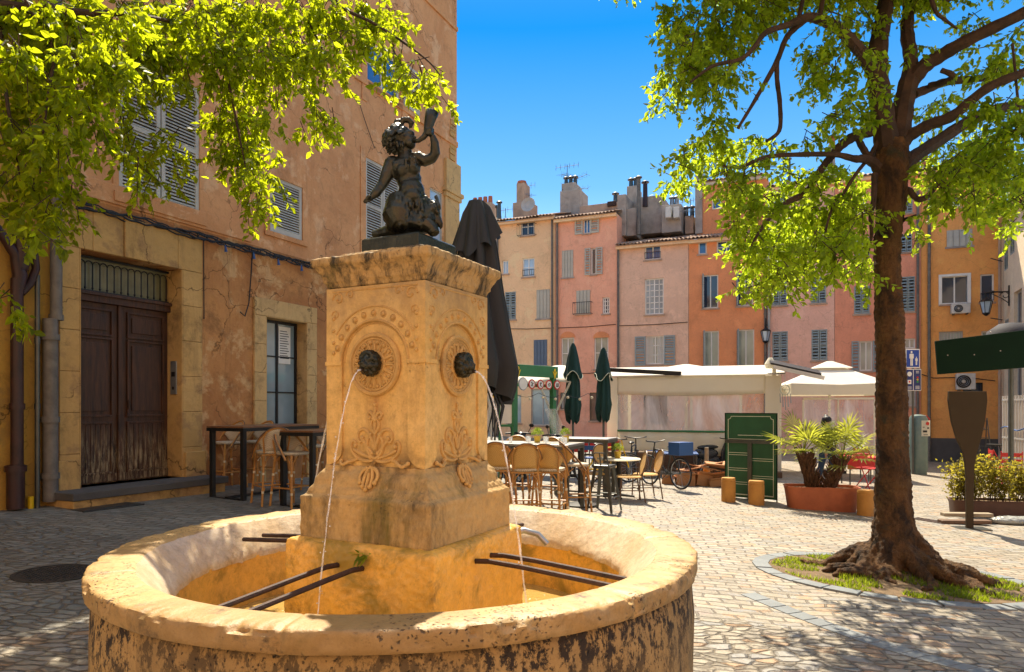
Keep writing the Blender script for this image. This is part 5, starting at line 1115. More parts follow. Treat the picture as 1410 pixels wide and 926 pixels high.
m.lathe(n_, 96, mod=lambda r, z, a, i: fold(r, z, a, i/4), cap=False); m.lathe([(.001, n_[0][1]+.01), (n_[0][0], n_[0][1])], 96, cap=False); m.build('cover', M['dgrey'], o, smooth=True)
m = MB(); fl = [(.09,278),(.16,285),(.22,300),(.30,319)]                              # loose upper hood
m.lathe([(r_, Zp(y_)) for r_, y_ in fl], 96, mod=lambda r, z, a, i: (r*(1-.26*(.5+.5*math.sin(a*8+.6))*(i+1)/4), z-(.30*(.5+.5*math.cos(a+2.3))+.05*math.sin(a*6))*(i/3)), cap=False); m.build('hood', M['dgrey'], o, smooth=True)
MB().lathe([(.05,0),(.05,Zp(280))], 14).build('pole', M['gun'], o, smooth=True); MB().lathe([(.42,0),(.42,.06),(.1,.10)], 24).build('foot', M['black'], o)
m = MB()
for i in range(9): a = -1.2+i*.3; m.tube([(.1*math.cos(a), .1*math.sin(a), Zp(500)), (.30*math.cos(a), .30*math.sin(a), Zp(560)), (.24*math.cos(a+.2), .24*math.sin(a+.2), Zp(602))], [.05,.035,.01], 7, flat=.4)
m.build('canopy_hem', M['dgrey'], o, smooth=True)
def closed_parasol(px, Y, ytop, ybot, label):
    p = GY(px, Y); o = thing('closed_parasol', label, 'parasol', p, 0, 'closed dark green parasols'); z = lambda py: H0-(py-HY)/F*Y-p.z
    k = (ybot-ytop)/107
    pr = [(.03,0),(.08,6),(.14,20),(.20,38),(.24,45)]; m = MB(); m.lathe([(r_, z(ytop+d*k)) for r_, d in pr], 60, mod=lambda r, z, a, i: (r*(1-.18*(.5+.5*math.sin(a*6))*i/4), z-.10*math.sin(a*3+px)*i/4), cap=False); m.build('canopy_top', M['greenfab'], o, smooth=True)
    pr = [(.13,35),(.18,60),(.19,78),(.22,90),(.18,104),(.10,107)]; m = MB(); m.lathe([(r_, z(ytop+d*k)) for r_, d in pr], 60, mod=lambda r, z, a, i: (r*(1-.22*(.5+.5*math.sin(a*8+i*.3))), z-.12*math.sin(a*3)*(i/5)), cap=False); m.build('canopy_skirt', M['greenfab'], o, smooth=True)
    m = MB(); 
    for q in (3, 4): pass
    m.tube([(.242*(1-.18*(.5+.5*math.sin(a*6)))*math.cos(a), .292*(1-.18*(.5+.5*math.sin(a*6)))*math.sin(a), z(ytop+45*k)-.10*math.sin(a*3+px)) for a in np.linspace(0, 2*math.pi, 61)[:-1]], .009, 4, closed=True); m.build('piping', M['line'], o)
    MB().lathe([(.03,0),(.03,z(ytop))], 10).build('pole', M['gun'], o); MB().lathe([(.35,0),(.35,.08),(.05,.12)], 18).build('foot', M['black'], o)
closed_parasol(789, 17, 473, 578, 'closed dark green parasol, left one, in front of the pink house'); closed_parasol(831, 17.6, 479, 576, 'closed dark green parasol beside the plastic walled terrace')
# ============================================================ FAR TERRACES
def framebox(m, x0, x1, y0, y1, z0, z1): return m.b(x0, x1, y0, y1, z0, z1)
# plastic walled terrace
TA = GY(836, 20.5); TB = GY(1076, 19.0); dv = (TB-TA); TL = math.hypot(dv.x, dv.y); ta = math.atan2(dv.y, dv.x); TG = min(TA.z, TB.z)
te = thing('terrace_tent', 'cream restaurant terrace enclosed in creased clear plastic sheets', 'terrace tent', (TA.x, TA.y, TG), ta)
hT = H0-(517-HY)/F*20-TG; hV = H0-(543-HY)/F*20-TG; hB = H0-(594-HY)/F*20-TG; hD = H0-(606-HY)/F*20-TG; TD = 4.2
for x0, x1 in ((0,.30), (TL-.42, TL)): MB().b(x0, x1, -.03, .12, .1, hT-.05).build('corner_post', M['cream'], te, bevel=.01)
for x in (0, TL-.1): MB().b(x, x+.1, TD-.1, TD, 0, hT).build('rear_post', M['cream'], te)
m = MB(); m.grid(lambda u, v_: (.30+u*(TL-.72), .02*math.sin(u*30)*(1-v_)*.6, hV+v_*(hT-hV-.02)-.05*math.sin(u*math.pi)*(1-v_)), 60, 4); m.build('valance', M['cream'], te, smooth=True, solid=.008)
m = MB(); m.grid(lambda u, v_: (.30+u*(TL-.72), .05+.02*math.sin(u*43+v_*3), hB+v_*(hV-hB+.1)), 80, 12); m.build('clear_sheet', M['plastic'], te, smooth=True)
m = MB(); m.grid(lambda u, v_: (.30+u*(TL-.72), .03+.012*math.sin(u*50), hD-.45+v_*(hB-hD+.45)), 60, 3); m.build('skirt', M['cream'], te, smooth=True, solid=.008)
m = MB(); m.b(.1, TL-.1, .0, .16, .02, hD-.43); m.b(.0, TL, -.4, TD, -.4, .16); m.build('timber_deck', M['deck'], te, bevel=.01)
for sx in (.0, TL-.02):
    m = MB(); m.grid(lambda u, v_: (sx+.01*math.sin(u*20), .12+u*(TD-.2), hB-.6+v_*(hT-hB+.6)), 20, 4); m.build('side_sheet', M['plastic'], te, smooth=True)
m = MB(); m.add([(-.1,-.06,hT-.02),(TL+.1,-.06,hT-.02),(TL+.1,TD*.5,hT+.35),(-.1,TD*.5,hT+.35),(-.1,TD,hT-.02),(TL+.1,TD,hT-.02)], [(0,1,2,3),(3,2,5,4)]); m.build('awning_roof', M['whitefab'], te, solid=.02)
for x in (TL*.5, TL*.78): MB().tube([(x,.14,.1),(x,.14,hT-.1)], .04, 8).build('sheet_pole', M['cream'], te)
m = MB(); m.tube([(.3,.02,hB),(TL-.4,.02,hB)], .03, 6); m.build('weight_bar', M['frame_green'], te)
m = MB(); m.box((1.0,-.02,hT+.12), (2.3,.20,.12), (0,R(4),0)); m.lathe([(.08,-.1),(.12,.1),(.03,.25)], 10, (-.05,0,hT)); m.build('awning_cassette', M['black'], te, bevel=.02)
# things inside the tent: tables and chairs, kept simple but real
def small_table(p, rz, topm, label, group, w_=.75, h=.74, cloth=False):
    o = thing('terrace_table', label, 'table', p, rz, group); MB().b(-w_/2, w_/2, -w_/2, w_/2, h-.03, h).build('tabletop', topm, o, bevel=.005)
    if cloth: MB().grid(lambda u, v_: ((u-.5)*(w_+.06), -(w_/2+.015), h-.3+v_*.3), 8, 1).build('cloth_drop', topm, o, solid=.01)
    [MB().tube([(sx*(w_/2-.05), sy*(w_/2-.05), 0), (sx*(w_/2-.05), sy*(w_/2-.05), h-.03)], .018, 6).build('leg', M['gun'], o) for sx in (-1, 1) for sy in (-1, 1)]; return o
def folding_chair(p, rz, mat, label, group):
    o = thing('folding_chair', label, 'chair', p, rz, group); MB().b(-.2,.2,-.2,.2,.44,.46).build('seat', mat, o); 
    m = MB(); [m.b(-.2,.2,.19,.21,z,z+.09) for z in (.62,.76)]; m.build('backrest', mat, o)
    m = MB(); [m.tube([(sx*.19,-.2,0),(sx*.19,.2,.88)], .012, 5) for sx in (-1,1)]; [m.tube([(sx*.17,.22,0),(sx*.17,-.18,.45)], .012, 5) for sx in (-1,1)]; m.build('frame', mat, o); return o
TMt = Matrix.Translation((TA.x, TA.y, TG)) @ Matrix.Rotation(ta, 4, 'Z')
for i, (x, y) in enumerate(((1.1,1.6),(2.6,2.4),(3.9,1.5))):
    small_table(TMt @ Vector((x, y, .16)), ta, M['white'], ('white table inside the plastic terrace, left', 'white table inside the plastic terrace, middle and farthest back', 'white table inside the plastic terrace, right')[i], 'tables inside the terrace')
    folding_chair(TMt @ Vector((x+.6, y+.2, .16)), ta+1.2, M['cane_trim'], ('brown chair beside the left table in the plastic terrace', 'brown chair beside the middle table in the plastic terrace', 'brown chair beside the right table in the plastic terrace')[i], 'chairs inside the terrace')
# big square white parasols
def big_parasol(px, Y, yap, yedge, yval, half, label, rz):
    p = GY(px, Y); o = thing('white_parasol', label, 'parasol', p, rz, 'open white square parasols'); z = lambda py: H0-(py-HY)/F*Y-p.z; za, ze, zv = z(yap), z(yedge), z(yval)
    m = MB(); v_ = []; rings = [(.0, za), (.12, za-.03), (.33, za-(za-ze)*.30)]
    def ring(k, zz, sag=0):
        return [(x*k*half, y*k*half, zz-sag*(1-abs(abs(x)-abs(y)))) for x, y in [(-1,-1),(-.5,-1),(0,-1),(.5,-1),(1,-1),(1,-.5),(1,0),(1,.5),(1,1),(.5,1),(0,1),(-.5,1),(-1,1),(-1,.5),(-1,0),(-1,-.5)]]
    rs = [ring(.02, za), ring(.36, za-(za-ze)*.33), ring(1, ze, -.05)]
    m.add([q for r_ in rs for q in r_], [(j*16+i, j*16+(i+1)%16, (j+1)*16+(i+1)%16, (j+1)*16+i) for j in range(2) for i in range(16)]); m.build('canopy', M['whitefab'], o, solid=.008)
    m = MB(); rs = [ring(.05, za+.07), ring(.40, za-(za-ze)*.30+.05)]; m.add([q for r_ in rs for q in r_], [(i, (i+1)%16, (i+1)%16+16, i+16) for i in range(16)]); m.build('vent_cap', M['whitefab'], o, solid=.008)
    m = MB(); rs = [ring(1, ze, -.05), ring(1.0, zv)]; m.add([q for r_ in rs for q in r_], [(i, (i+1)%16, (i+1)%16+16, i+16) for i in range(16)]); m.build('valance', M['cream'], o, solid=.01)
    MB().lathe([(.04,0),(.04,za)], 12).build('pole', M['cream'], o); MB().b(-.4,.4,-.4,.4,0,.08).build('foot', M['black'], o)
    m = MB(); [m.tube([(0,0,za-.1),(sx*half*.98,sy*half*.98,ze)], .015, 5) for sx in (-1,1) for sy in (-1,1)]; m.build('ribs', M['cream'], o)
big_parasol(945, 24, 505, 520, 532, 1.75, 'open white parasol rising behind the plastic terrace roof', R(-20))
big_parasol(1142, 21.5, 501, 532, 545, 1.30*1.05, 'open white square parasol behind the palm planter', R(-12))
# plastic wall under the second parasol
p = GY(1106, 20.6); q = GY(1204, 19.9); o = thing('plastic_windscreen', 'clear plastic windscreen hanging under the white parasol behind the palms', 'windscreen', (p.x, p.y, p.z), math.atan2((q-p).y, (q-p).x)); wl = (q-p).xy.length
MB().grid(lambda u, v_: (u*wl, .02*math.sin(u*30), .35+v_*1.85), 30, 4).build('sheet', M['plastic'], o, smooth=True); MB().b(0, wl, -.03, .03, 2.2, 2.26).build('top_rail', M['cream'], o)
m = MB(); [m.tube([(x,0,0),(x,0,2.2)], .025, 6) for x in (0, wl*.5, wl)]; m.build('posts', M['cream'], o)
# retractable black awning right of tent
p = GY(1066, 19.2); o = thing('folded_awning', 'folded black awning arm jutting between the two terraces', 'awning', (p.x, p.y, 0), R(-15)); zz = H0-(512-HY)/F*19
m = MB(); m.box((.5,-.2,zz+.12), (1.3,.9,.05), (R(10),R(14),0)); m.build('fabric', M['black'], o); m = MB(); m.box((.55,-.65,zz-.05), (1.3,.06,.10), (0,R(14),0)); m.build('front_bar', M['whitefab'], o); m = MB(); m.tube([(0,0,-1),(0,0,zz+.2)], .05, 8); m.lathe([(.12,0),(.16,.12),(.05,.3)], 10, (-.1,0,zz+.1)); m.build('post', M['cream'], o)
# hanging mobile beside it
p = GY(1081, 18.7); zz = H0-(537-HY)/F*18.7; o = thing('wind_chime', 'round woven wind chime hanging under the folded awning', 'wind chime', (p.x, p.y, zz)); m = MB(); m.tube([(.13*math.cos(a),0,.13*math.sin(a)) for a in np.linspace(0, 6.28, 17)], .014, 5); m.tube([(0,0,.13),(0,0,.5)], .006, 4)
for i in range(3): m.tube([(-.13+.13*i,0,0),(.13-.13*i,0,.0)], .006, 4); m.tube([(.13*math.cos(i*1.05),0,.13*math.sin(i*1.05)),(-.13*math.cos(i*1.05),0,-.13*math.sin(i*1.05))], .006, 4)
m.build('hoop', M['line'], o); m = MB(); [m.tube([(x,0,-.1),(x+.02,0,-.45-.1*math.cos(x*20))], [.008,.02], 4) for x in (-.14,-.07,0,.07,.14)]; m.build('feathers', M['dish'], o)
# green portal with road signs
p = GY(705.5, 15.5); q = GY(763.5, 16.6); GA = math.atan2((q-p).y, (q-p).x); gl_ = (q-p).xy.length; o = thing('green_portal', 'green terrace portal with a long header board and two posts', 'portal', p, GA)
zf = lambda py, Y=16: H0-(py-HY)/F*Y-p.z
for x in (0, gl_-.12): MB().b(x, x+.12, -.06, .06, 0, zf(512)).build('post', M['frame_green'], o, bevel=.01)
MB().b(.14, gl_+.02, -.10, -.03, zf(519.5), zf(503.5)).build('header_board', M['frame_green'], o, bevel=.01); MB().b(-.9, gl_, -.03, .03, zf(533), zf(529)).build('cross_rail', M['frame_green'], o)
for x in (-.02+.1, gl_-.12): zz = zf(514); m = MB(); m.add([(x-.08,-.11,zz+.06),(x,-.11,zz-.12),(x+.08,-.11,zz+.06),(x,-.11,zz+.02)], [(0,1,2,3)]); m.ell((x,-.11,zz+.08), (.03,.006,.04)); m.build('gold_ornament', M['signyel'], o, solid=.01)
rr_ = random.Random(2)
for i in range(5):
    x = .16+.19+.235*i*gl_/1.15; r_ = .115 if i else .15; zz = zf(529.5); s_ = thing('road_sign', ['blank white round sign with thin red edge, leftmost on the green portal', 'round red bordered sign with a wavy mark, second on the green portal', 'round red bordered sign with a bent mark, middle of the green portal', 'round red bordered sign with a tailed mark, fourth on the green portal', 'round red bordered sign with a squared mark, rightmost on the green portal'][i], 'sign', p+Vector((math.cos(GA)*x, math.sin(GA)*x-.10, zz)), GA, 'round signs on the green portal')
    T_ = Euler((R(90),0,0)).to_matrix().to_4x4(); MB().lathe([(.001,0),(r_,0),(r_,.012),(.001,.012)], 28, M=T_).build('disc', M['signred'] if i else M['shut'], s_); MB().lathe([(.001,.013),(r_*(.74 if i else .88),.013),(r_*(.74 if i else .88),.016),(.001,.016)], 28, M=T_).build('face', M['white'], s_)
    if i:
        m = MB(); marks = {1: [[(-.04,.03),(-.01,.05),(.0,.0),(.04,.02)],[(-.04,-.04),(.0,-.01),(.03,-.05)]], 2: [[(0,.06),(.01,.02),(-.02,-.01),(.03,-.05)],[(-.03,.02),(.03,.03)]], 3: [[(-.045,-.01),(.0,.03),(.045,.02)],[(-.03,-.03),(.02,-.03)],[(.03,.02),(.04,-.02)]], 4: [[(-.035,.04),(-.035,-.04),(.0,-.04)],[(.01,.04),(.04,.04),(.04,-.04),(.01,-.04),(.01,.04)]]}[i]
        for l_ in marks: m.tube([(a,-.018,b_) for a, b_ in l_], .010, 4)
        m.build('mark', M['black'], s_)
# string of bulbs, menu frame, yellow board, white awning arms
p0 = P(706, 541, 15.6); o = thing('bulb_string', 'string of warm bulbs looped under the round signs', 'string lights', p0)
m = MB(); pts = [Vector((i*.1*1.0, i*.05, -.10*math.sin((i % 6)/6*math.pi))) for i in range(20)]; m.tube(pts, .006, 4); m.build('wire', M['black'], o)
for i in range(1, 20, 3): m = MB(); m.ell(pts[i]+Vector((0,0,-.05)), .035, nu=8, nv=6); m.build('bulb', M['bulb'], o)
p = GY(697, 14.2); zf2 = lambda py: H0-(py-HY)/F*14.2-p.z; o = thing('menu_board', 'white menu board in a green frame left of the portal', 'menu board', p, R(-8)); MB().b(-.12,.12,-.02,.01,zf2(583),zf2(554)).build('sheet', M['white'], o)
m = MB(); a, b_, c, d = -.16, .16, zf2(588), zf2(551); m.b(a,a+.04,-.03,.03,0,d); m.b(b_-.04,b_,-.03,.03,0,d); m.b(a,b_,-.03,.03,d-.04,d); m.b(a,b_,-.03,.03,c,c+.05); m.build('frame', M['frame_green'], o); MB().b(a,b_,-.04,.05,d+.01,d+.13).build('lamp_box', M['dish'], o)
p = GY(681, 13.5); zf3 = lambda py: H0-(py-HY)/F*13.5-p.z; o = thing('yellow_sign', 'plain yellow board on a thin post beside the parasol cover', 'sign', p, R(-10)); MB().b(-.07,.07,-.02,.01,zf3(548),zf3(524)).build('board', M['yellow'], o, bevel=.01); MB().tube([(.0,.03,0),(.0,.03,zf3(526))], .02, 8).build('post', M['gun'], o)
p = GY(700, 17.5); o = thing('white_awning', 'white fabric awning with folding arms behind the green portal', 'awning', p, R(-12)); zf4 = lambda py, Y=17.5: H0-(py-HY)/F*Y-p.z
m = MB(); m.grid(lambda u, v_: (-.9+u*2.55, v_*1.5-.3, zf4(531)+.45*v_+.1*u+.03*math.sin(u*18)), 20, 4); m.build('canopy', M['whitefab'], o, smooth=True, solid=.02)
m = MB(); x1 = 1.62
for a, b_ in (((-.9,-.3,zf4(531)),(-.55,-.3,zf4(548))), ((x1,-.3,zf4(527)),(x1-.42,-.3,zf4(575))), ((x1-.75,-.3,zf4(532)),(x1-.42,-.3,zf4(575))), ((x1-.42,-.3,0),(x1-.42,-.3,zf4(530))), ((.15,-.3,0),(.15,-.3,zf4(530))), ((-.3,-.3,0),(-.45,-.3,zf4(545)))): m.tube([a, b_], .028, 6)
m.build('arms', M['whitefab'], o)
# red and blue furniture far behind
k = 0
for px, Y, lb in ((792, 19.5, 'red clothed table in the sun behind the laid bar table'), (834, 20.2, 'red clothed table partly behind the terrace corner post')):
    small_table(GY(px, Y), R(-15), M['red'], lb, 'red tables', .8, .76, True)
for px, Y, lb in ((1185, 17.5, 'red topped table between palms and tree trunk'), (1172, 19.2, 'red topped table farther back by the plastic windscreen')):
    small_table(GY(px, Y), R(-10), M['red'], lb, 'red tables', .8, .74, True)
for px, Y, rz, lb in ((812, 16.2, R(170), 'blue folding chair behind the round table, in front of the closed parasols'),): folding_chair(GY(px, Y), rz, M['blue'], lb, None).scale = (1.15,)*3
for px, Y, rz, lb in ((1378, 19.0, 1.2, 'red folding chair by the barred gate behind the planter'), (1392, 17.8, 2.6, 'red folding chair, rightmost, behind the flowering hedge'), (1196, 16.5, .4, 'red folding chair just left of the tree trunk')): folding_chair(GY(px, Y), rz, M['red'], lb, 'red folding chairs').scale = (1.15,)*3
small_table(GY(925, 18.2), R(-12), M['blue'], 'long blue bench table before the plastic terrace', None, 1.3, .62)
for px, Y, lb in ((862, 17.6, 'brown wooden trough under the plastic terrace, left'), ):
    p = GY(px, Y); o = thing('wooden_trough', lb, 'planter', p, R(-8)); MB().b(-.75,.75,-.2,.2,.05,.62).build('box', M['deck'], o, bevel=.01); MB().b(-.72,.72,-.17,.17,.6,.622).build('soil', M['soil'], o)
# bicycles
def bicycle(p, rz, label, fm, basket=None, sc=1):
    o = thing('bicycle', label, 'bicycle', p, rz, 'parked bicycles')
    for x in (-.52, .52):
        m = MB(); m.tube([(x+.33*math.cos(a),0,.34+.33*math.sin(a)) for a in np.linspace(0, 2*math.pi, 29)[:-1]], .017, 6, closed=True); w_ = m.build('wheel', M['tyre'], o, smooth=True)
        m = MB(); m.tube([(x+.305*math.cos(a),0,.34+.305*math.sin(a)) for a in np.linspace(0, 2*math.pi, 29)[:-1]], .009, 5, closed=True)
        for i in range(14): a = math.pi*2*i/14; m.tube([(x,0,.34),(x+.3*math.cos(a),0,.34+.3*math.sin(a))], .003, 3)
        m.build('rim', M['metal'], w_)
    m = MB(); A_, B_, C_, D_, E_ = (-.52,0,.34), (-.08,0,.30), (-.22,0,.80), (.36,0,.82), (.52,0,.34)
    for a, b_ in ((A_,B_),(B_,C_),(A_,C_),(C_,D_),(B_,D_),(D_,E_),(D_,(.33,0,.98))): m.tube([a, b_], .017, 6)
    m.build('frame', fm, o, smooth=True); m = MB(); m.tube([(.30,-.27,1.02),(.36,-.2,1.0),(.33,0,.98),(.36,.2,1.0),(.30,.27,1.02)], .013, 6); m.build('handlebar', M['black'], o, smooth=True)
    m = MB(); m.ell((-.25,0,.90), (.13,.07,.03)); m.tube([(-.22,0,.8),(-.24,0,.89)], .012, 6); m.build('saddle', M['black'], o, smooth=True)
    m = MB(); m.tube([(-.08,0,.30),(0,.08,.18)], .01, 5); m.tube([(-.08,0,.30),(-.16,-.08,.42)], .01, 5); m.tube([(-.08+.09*math.cos(a),.03,.30+.09*math.sin(a)) for a in np.linspace(0,6.28,17)], .007, 4); m.build('pedal_crank', M['gun'], o)
    if basket: MB().b(-.70,-.35,-.20,.20,.74,1.02).build('rear_box', basket, o, bevel=.01)
    return o
bicycle(GY(915, 15.3), R(118), 'parked bicycle with a square blue box on its rack', M['gun'], M['blue'])
bicycle(GY(838, 15.6), R(20), 'yellow framed bicycle leaning behind the round table', M['yellow'])
bicycle(GY(1010, 19.0), R(95), 'bicycle seen end on beside the scooter', M['white'])
bicycle(GY(872, 16.9), R(70), 'dark bicycle parked by the wooden trough', M['black'])
def scooter(p, rz, label, screen=False, sc=1):
    o = thing('scooter', label, 'scooter', p, rz, 'parked scooters')
    for x in (-.62, .62):
        m = MB(); m.tube([(x+.22*math.cos(a),0,.27+.22*math.sin(a)) for a in np.linspace(0, 2*math.pi, 25)[:-1]], .05, 8, closed=True); w_ = m.build('wheel', M['tyre'], o, smooth=True)
        m = MB(); m.tube([(x+.17*math.cos(a),0,.27+.17*math.sin(a)) for a in np.linspace(0, 2*math.pi, 25)[:-1]], .015, 5, closed=True); [m.tube([(x,0,.27),(x+.17*math.cos(a),0,.27+.17*math.sin(a))], .014, 4) for a in np.linspace(0, 6.28, 7)]; m.build('rim', M['metal'], w_)
    m = MB(); m.ell((-.45,0,.58), (.42,.16,.17)); m.ell((-.75,0,.66), (.16,.10,.08)); m.ell((-.25,0,.40), (.30,.14,.12)); m.box((.10,0,.30), (.5,.28,.07)); m.tube([(.28,0,.30),(.36,0,.6),(.46,0,.92)], [.14,.17,.11], 12); m.ell((.66,0,.50), (.20,.075,.05), (0,R(10),0)); m.ell((.46,0,1.0), (.12,.13,.09)); m.tube([(.62,0,.27),(.48,0,.85)], .04, 8)
    sculpt('body', m, M['scoot'], o, .02, 3); m = MB(); m.ell((-.42,0,.76), (.40,.14,.07)); m.build('saddle', M['black'], o, smooth=True)
    m = MB(); m.tube([(.36,-.34,1.04),(.42,-.15,1.06),(.42,.15,1.06),(.36,.34,1.04)], .018, 8); m.tube([(.42,.2,1.06),(.44,.27,1.2)], .008, 5); m.tube([(.42,-.2,1.06),(.44,-.27,1.2)], .008, 5); m.ell((.44,.28,1.23), (.015,.06,.04)); m.ell((.44,-.28,1.23), (.015,.06,.04)); m.build('handlebar', M['black'], o, smooth=True)
    m = MB(); m.ell((.58,0,.93), (.03,.07,.06)); m.build('headlight', M['bulb'], o, smooth=True)
    if screen: m = MB(); m.grid(lambda u, v_: (.58-.28*v_+.06*math.cos((u-.5)*3), (u-.5)*.5*(1-.25*v_), 1.0+.62*v_), 8, 6); m.build('windscreen', M['tumbler'], o, smooth=True, solid=.005)
    return o
scooter(GY(989, 19.2), R(-160+180+12), 'dark parked scooter beyond the cardboard pile, facing right')
scooter(GY(742, 14.6), R(35), 'dark scooter with a tall windscreen behind the laid bar table', True)
scooter(GY(703, 15.0), R(60), 'dark scooter between menu board and the covered parasol')
# cardboard heap (each flattened box its own thing)
rr_ = random.Random(12); c0 = GY(968, 15.9); bl = [('open brown carton', 0), ('flattened brown carton', 1)]
spots = [(-.42,.0,.14,.40,.34,.28,0,'square carton at the left front of the cardboard heap'), (-.02,.05,.15,.34,.30,.30,.15,'upright carton in the middle of the cardboard heap'), (.36,-.05,.10,.52,.30,.18,-.1,'low wide carton at the right front of the cardboard heap'),
 (.44,.12,.25,.50,.4,.06,-.15,'flattened carton leaning on the right of the cardboard heap'), (-.80,.1,.12,.26,.2,.20,.1,'small carton lying off the left end of the cardboard heap')]
for x, y, z, a, b_, c, r_, lb in spots:
    o = thing('cardboard_box', lb, 'box', c0+Vector((x, y, z-c/2-.0)), rr_.uniform(-.2,.2), 'cardboard boxes in the heap'); o.rotation_euler.y = r_
    m = MB(); m.b(-a/2,a/2,-b_/2,b_/2,0,.006); m.b(-a/2,a/2,-b_/2,-b_/2+.006,.007,c); m.b(-a/2,a/2,b_/2-.006,b_/2,.007,c); m.b(-a/2,-a/2+.006,-b_/2+.007,b_/2-.007,.007,c); m.b(a/2-.006,a/2,-b_/2+.007,b_/2-.007,.007,c); m.build('carton', M['card'], o)
    m = MB(); m.box((0,-b_/2-.05,c-.0), (a,.12,.006), (R(-30),0,0)); m.box((a/2+.04,0,c), (.1,b_,.006), (0,R(30),0)); m.build('flap', M['card'], o)
for i in range(8):
    o = MB().box((0,0,0), (rr_.uniform(.45,.85), rr_.uniform(.25,.4), .022)).build('cardboard_sheet', M['card'], loc=c0+Vector((-.30+.13*i+rr_.uniform(-.1,.1), .1+rr_.uniform(-.1,.15), .33+.03*(i % 4)+.015*i)), rz=rr_.uniform(-.5,.5)); o.rotation_euler.x = rr_.uniform(-.15,.15); o.rotation_euler.y = rr_.uniform(-.28,.28)
    tag(o, 'flattened cardboard sheet lying across the top of the heap', 'cardboard', 'flattened sheets on the cardboard heap')
p = GY(973, 16.6); o = thing('traffic_cone', 'narrow orange cone behind the cardboard heap', 'cone', p); MB().lathe([(.17,0),(.17,.02),(.13,.02),(.07,.35),(.055,.36)], 18).build('cone', M['orange_p'], o, smooth=True); MB().lathe([(.055,.35),(.05,.85)], 12).build('pole', M['oldwood'], o)
# ============================================================ MID GROUND
def qd(px0, py0, px1, py1): pass
p = G(1034, 690); q0 = G(999, 684); q1 = G(1069, 692); ba = math.atan2((q1-q0).y, (q1-q0).x); Yb = p.y
o = thing('menu_stand', 'tall dark green framed board with pale ruled lines, standing between the ochre bollards', 'board', (q0.x, q0.y, min(q0.z, q1.z)), ba); bw = (q1-q0).xy.length; hb = H0-(570-HY)/F*Yb-o.location.z
MB().b(0, bw, .0, .03, .04, hb).build('panel', M['green'], o, bevel=.004); m = MB(); fr = .03
m.b(-.012, .0, -.01, .04, 0, hb+.012); m.b(bw, bw+.012, -.01, .04, 0, hb+.012); m.b(0, bw, -.01, .04, hb, hb+.012); m.build('edge', M['dkgreen'], o)
m = MB(); t_ = .012; y0, y1 = -.004, -.0005; i_ = .05
m.b(i_, i_+t_, y0, y1, .10, hb-i_-.06); m.b(bw-i_-t_, bw-i_, y0, y1, .10, hb-i_-.06); m.b(i_+.06, bw-i_-.06, y0, y1, hb-i_-t_, hb-i_); m.b(i_, bw-i_, y0, y1, .09, .10+t_)
m.b(bw*.25, bw*.75, y0, y1, hb*.745, hb*.745+t_)
for f in (.70,): m.b(i_+t_, bw-i_-t_, y0, y1, hb*f, hb*f+t_)
for f in (.54, .515, .36, .335, .20, .175): m.b(i_+t_, bw*.44, y0, y1, hb*f, hb*f+t_*.8)
for f in (.48, .455, .28, .255): m.b(bw*.53, bw-i_-t_, y0, y1, hb*f, hb*f+t_*.8)
for s_ in (0, 1): xa = i_ if s_ == 0 else bw-i_; sg = 1 if s_ == 0 else -1; m.tube([(xa+sg*.005, -.003, hb-i_-.07), (xa+sg*.05, -.003, hb-i_-.05), (xa+sg*.07, -.003, hb-i_-.006)], .006, 4)
m.build('ruled_lines', M['line'], o); m = MB(); m.b(bw*.46, bw*.54, -.05, -.006, 0, hb*.70); m.b(.0, bw, -.045, -.006, hb*.655, hb*.695); m.b(bw*.38, bw*.62, -.3, .25, 0, .02); m.build('stand', M['gun'], o)
p = None
def bollard(px, py, w_, h, label):
    p = G(px, py); r_ = w_/2*p.y/F; hh = h*p.y/F; o = MB().lathe([(r_*.97,-.03),(r_,.02),(r_,hh*.84),(r_*.95,hh*.85),(r_*.95,hh*.87),(r_,hh*.88),(r_*.99,hh-.02),(r_*.93,hh),(.01,hh+.004)], 30).build('bollard', M['bollard'], smooth=True, loc=p); tag(o, label, 'bollard', 'short ochre stone bollards'); return o
bollard(1003, 691, 19, 33, 'short ochre bollard in front of the green board, left one'); bollard(1041.5, 695, 21, 33, 'short ochre bollard in front of the green board, right one'); bollard(1192, 710, 22, 35, 'short ochre bollard between terracotta trough and tree trunk')
# terracotta trough with palms
q0 = G(1086, 698); q1 = G(1176, 704); ba = math.atan2((q1-q0).y, (q1-q0).x); PT = thing('planter_trough', 'long terracotta trough planter left of the tree trunk', 'planter', q0.lerp(q1, .5), ba); PT.location.z = min(q0.z, q1.z)
hw = (q1-q0).xy.length/2; hp_ = 33/F*q0.y
def trough(hw, hh, dp, mat, o, flare=1.14, soil=True):
    m = MB(); n_ = 40; rings = []
    def sup(a, kx, ky): c_, s_ = math.cos(a), math.sin(a); return (kx*math.copysign(abs(c_)**.35, c_), ky*math.copysign(abs(s_)**.5, s_))
    vs_ = []; lv = [(1,0),(1.02,.02),(flare*.97,hh*.8),(flare,hh*.96),(flare*1.015,hh),(flare*.97,hh),(flare*.95,hh*.85)]
    for k, z in lv: vs_ += [(*sup(2*math.pi*i/n_, hw*k, dp*k), z) for i in range(n_)]
    m.add(vs_, [(j*n_+i, j*n_+(i+1)%n_, (j+1)*n_+(i+1)%n_, (j+1)*n_+i) for j in range(len(lv)-1) for i in range(n_)]+[tuple(range(n_))[::-1]]); m.build('trough', mat, o, smooth=True)
    if soil: m = MB(); m.add([(*sup(2*math.pi*i/n_, hw*flare*.96, dp*flare*.96), hh*.88) for i in range(n_)], [tuple(range(n_))]); m.build('soil', M['soil'], o)
trough(hw, hp_, .27, M['terra'], PT)
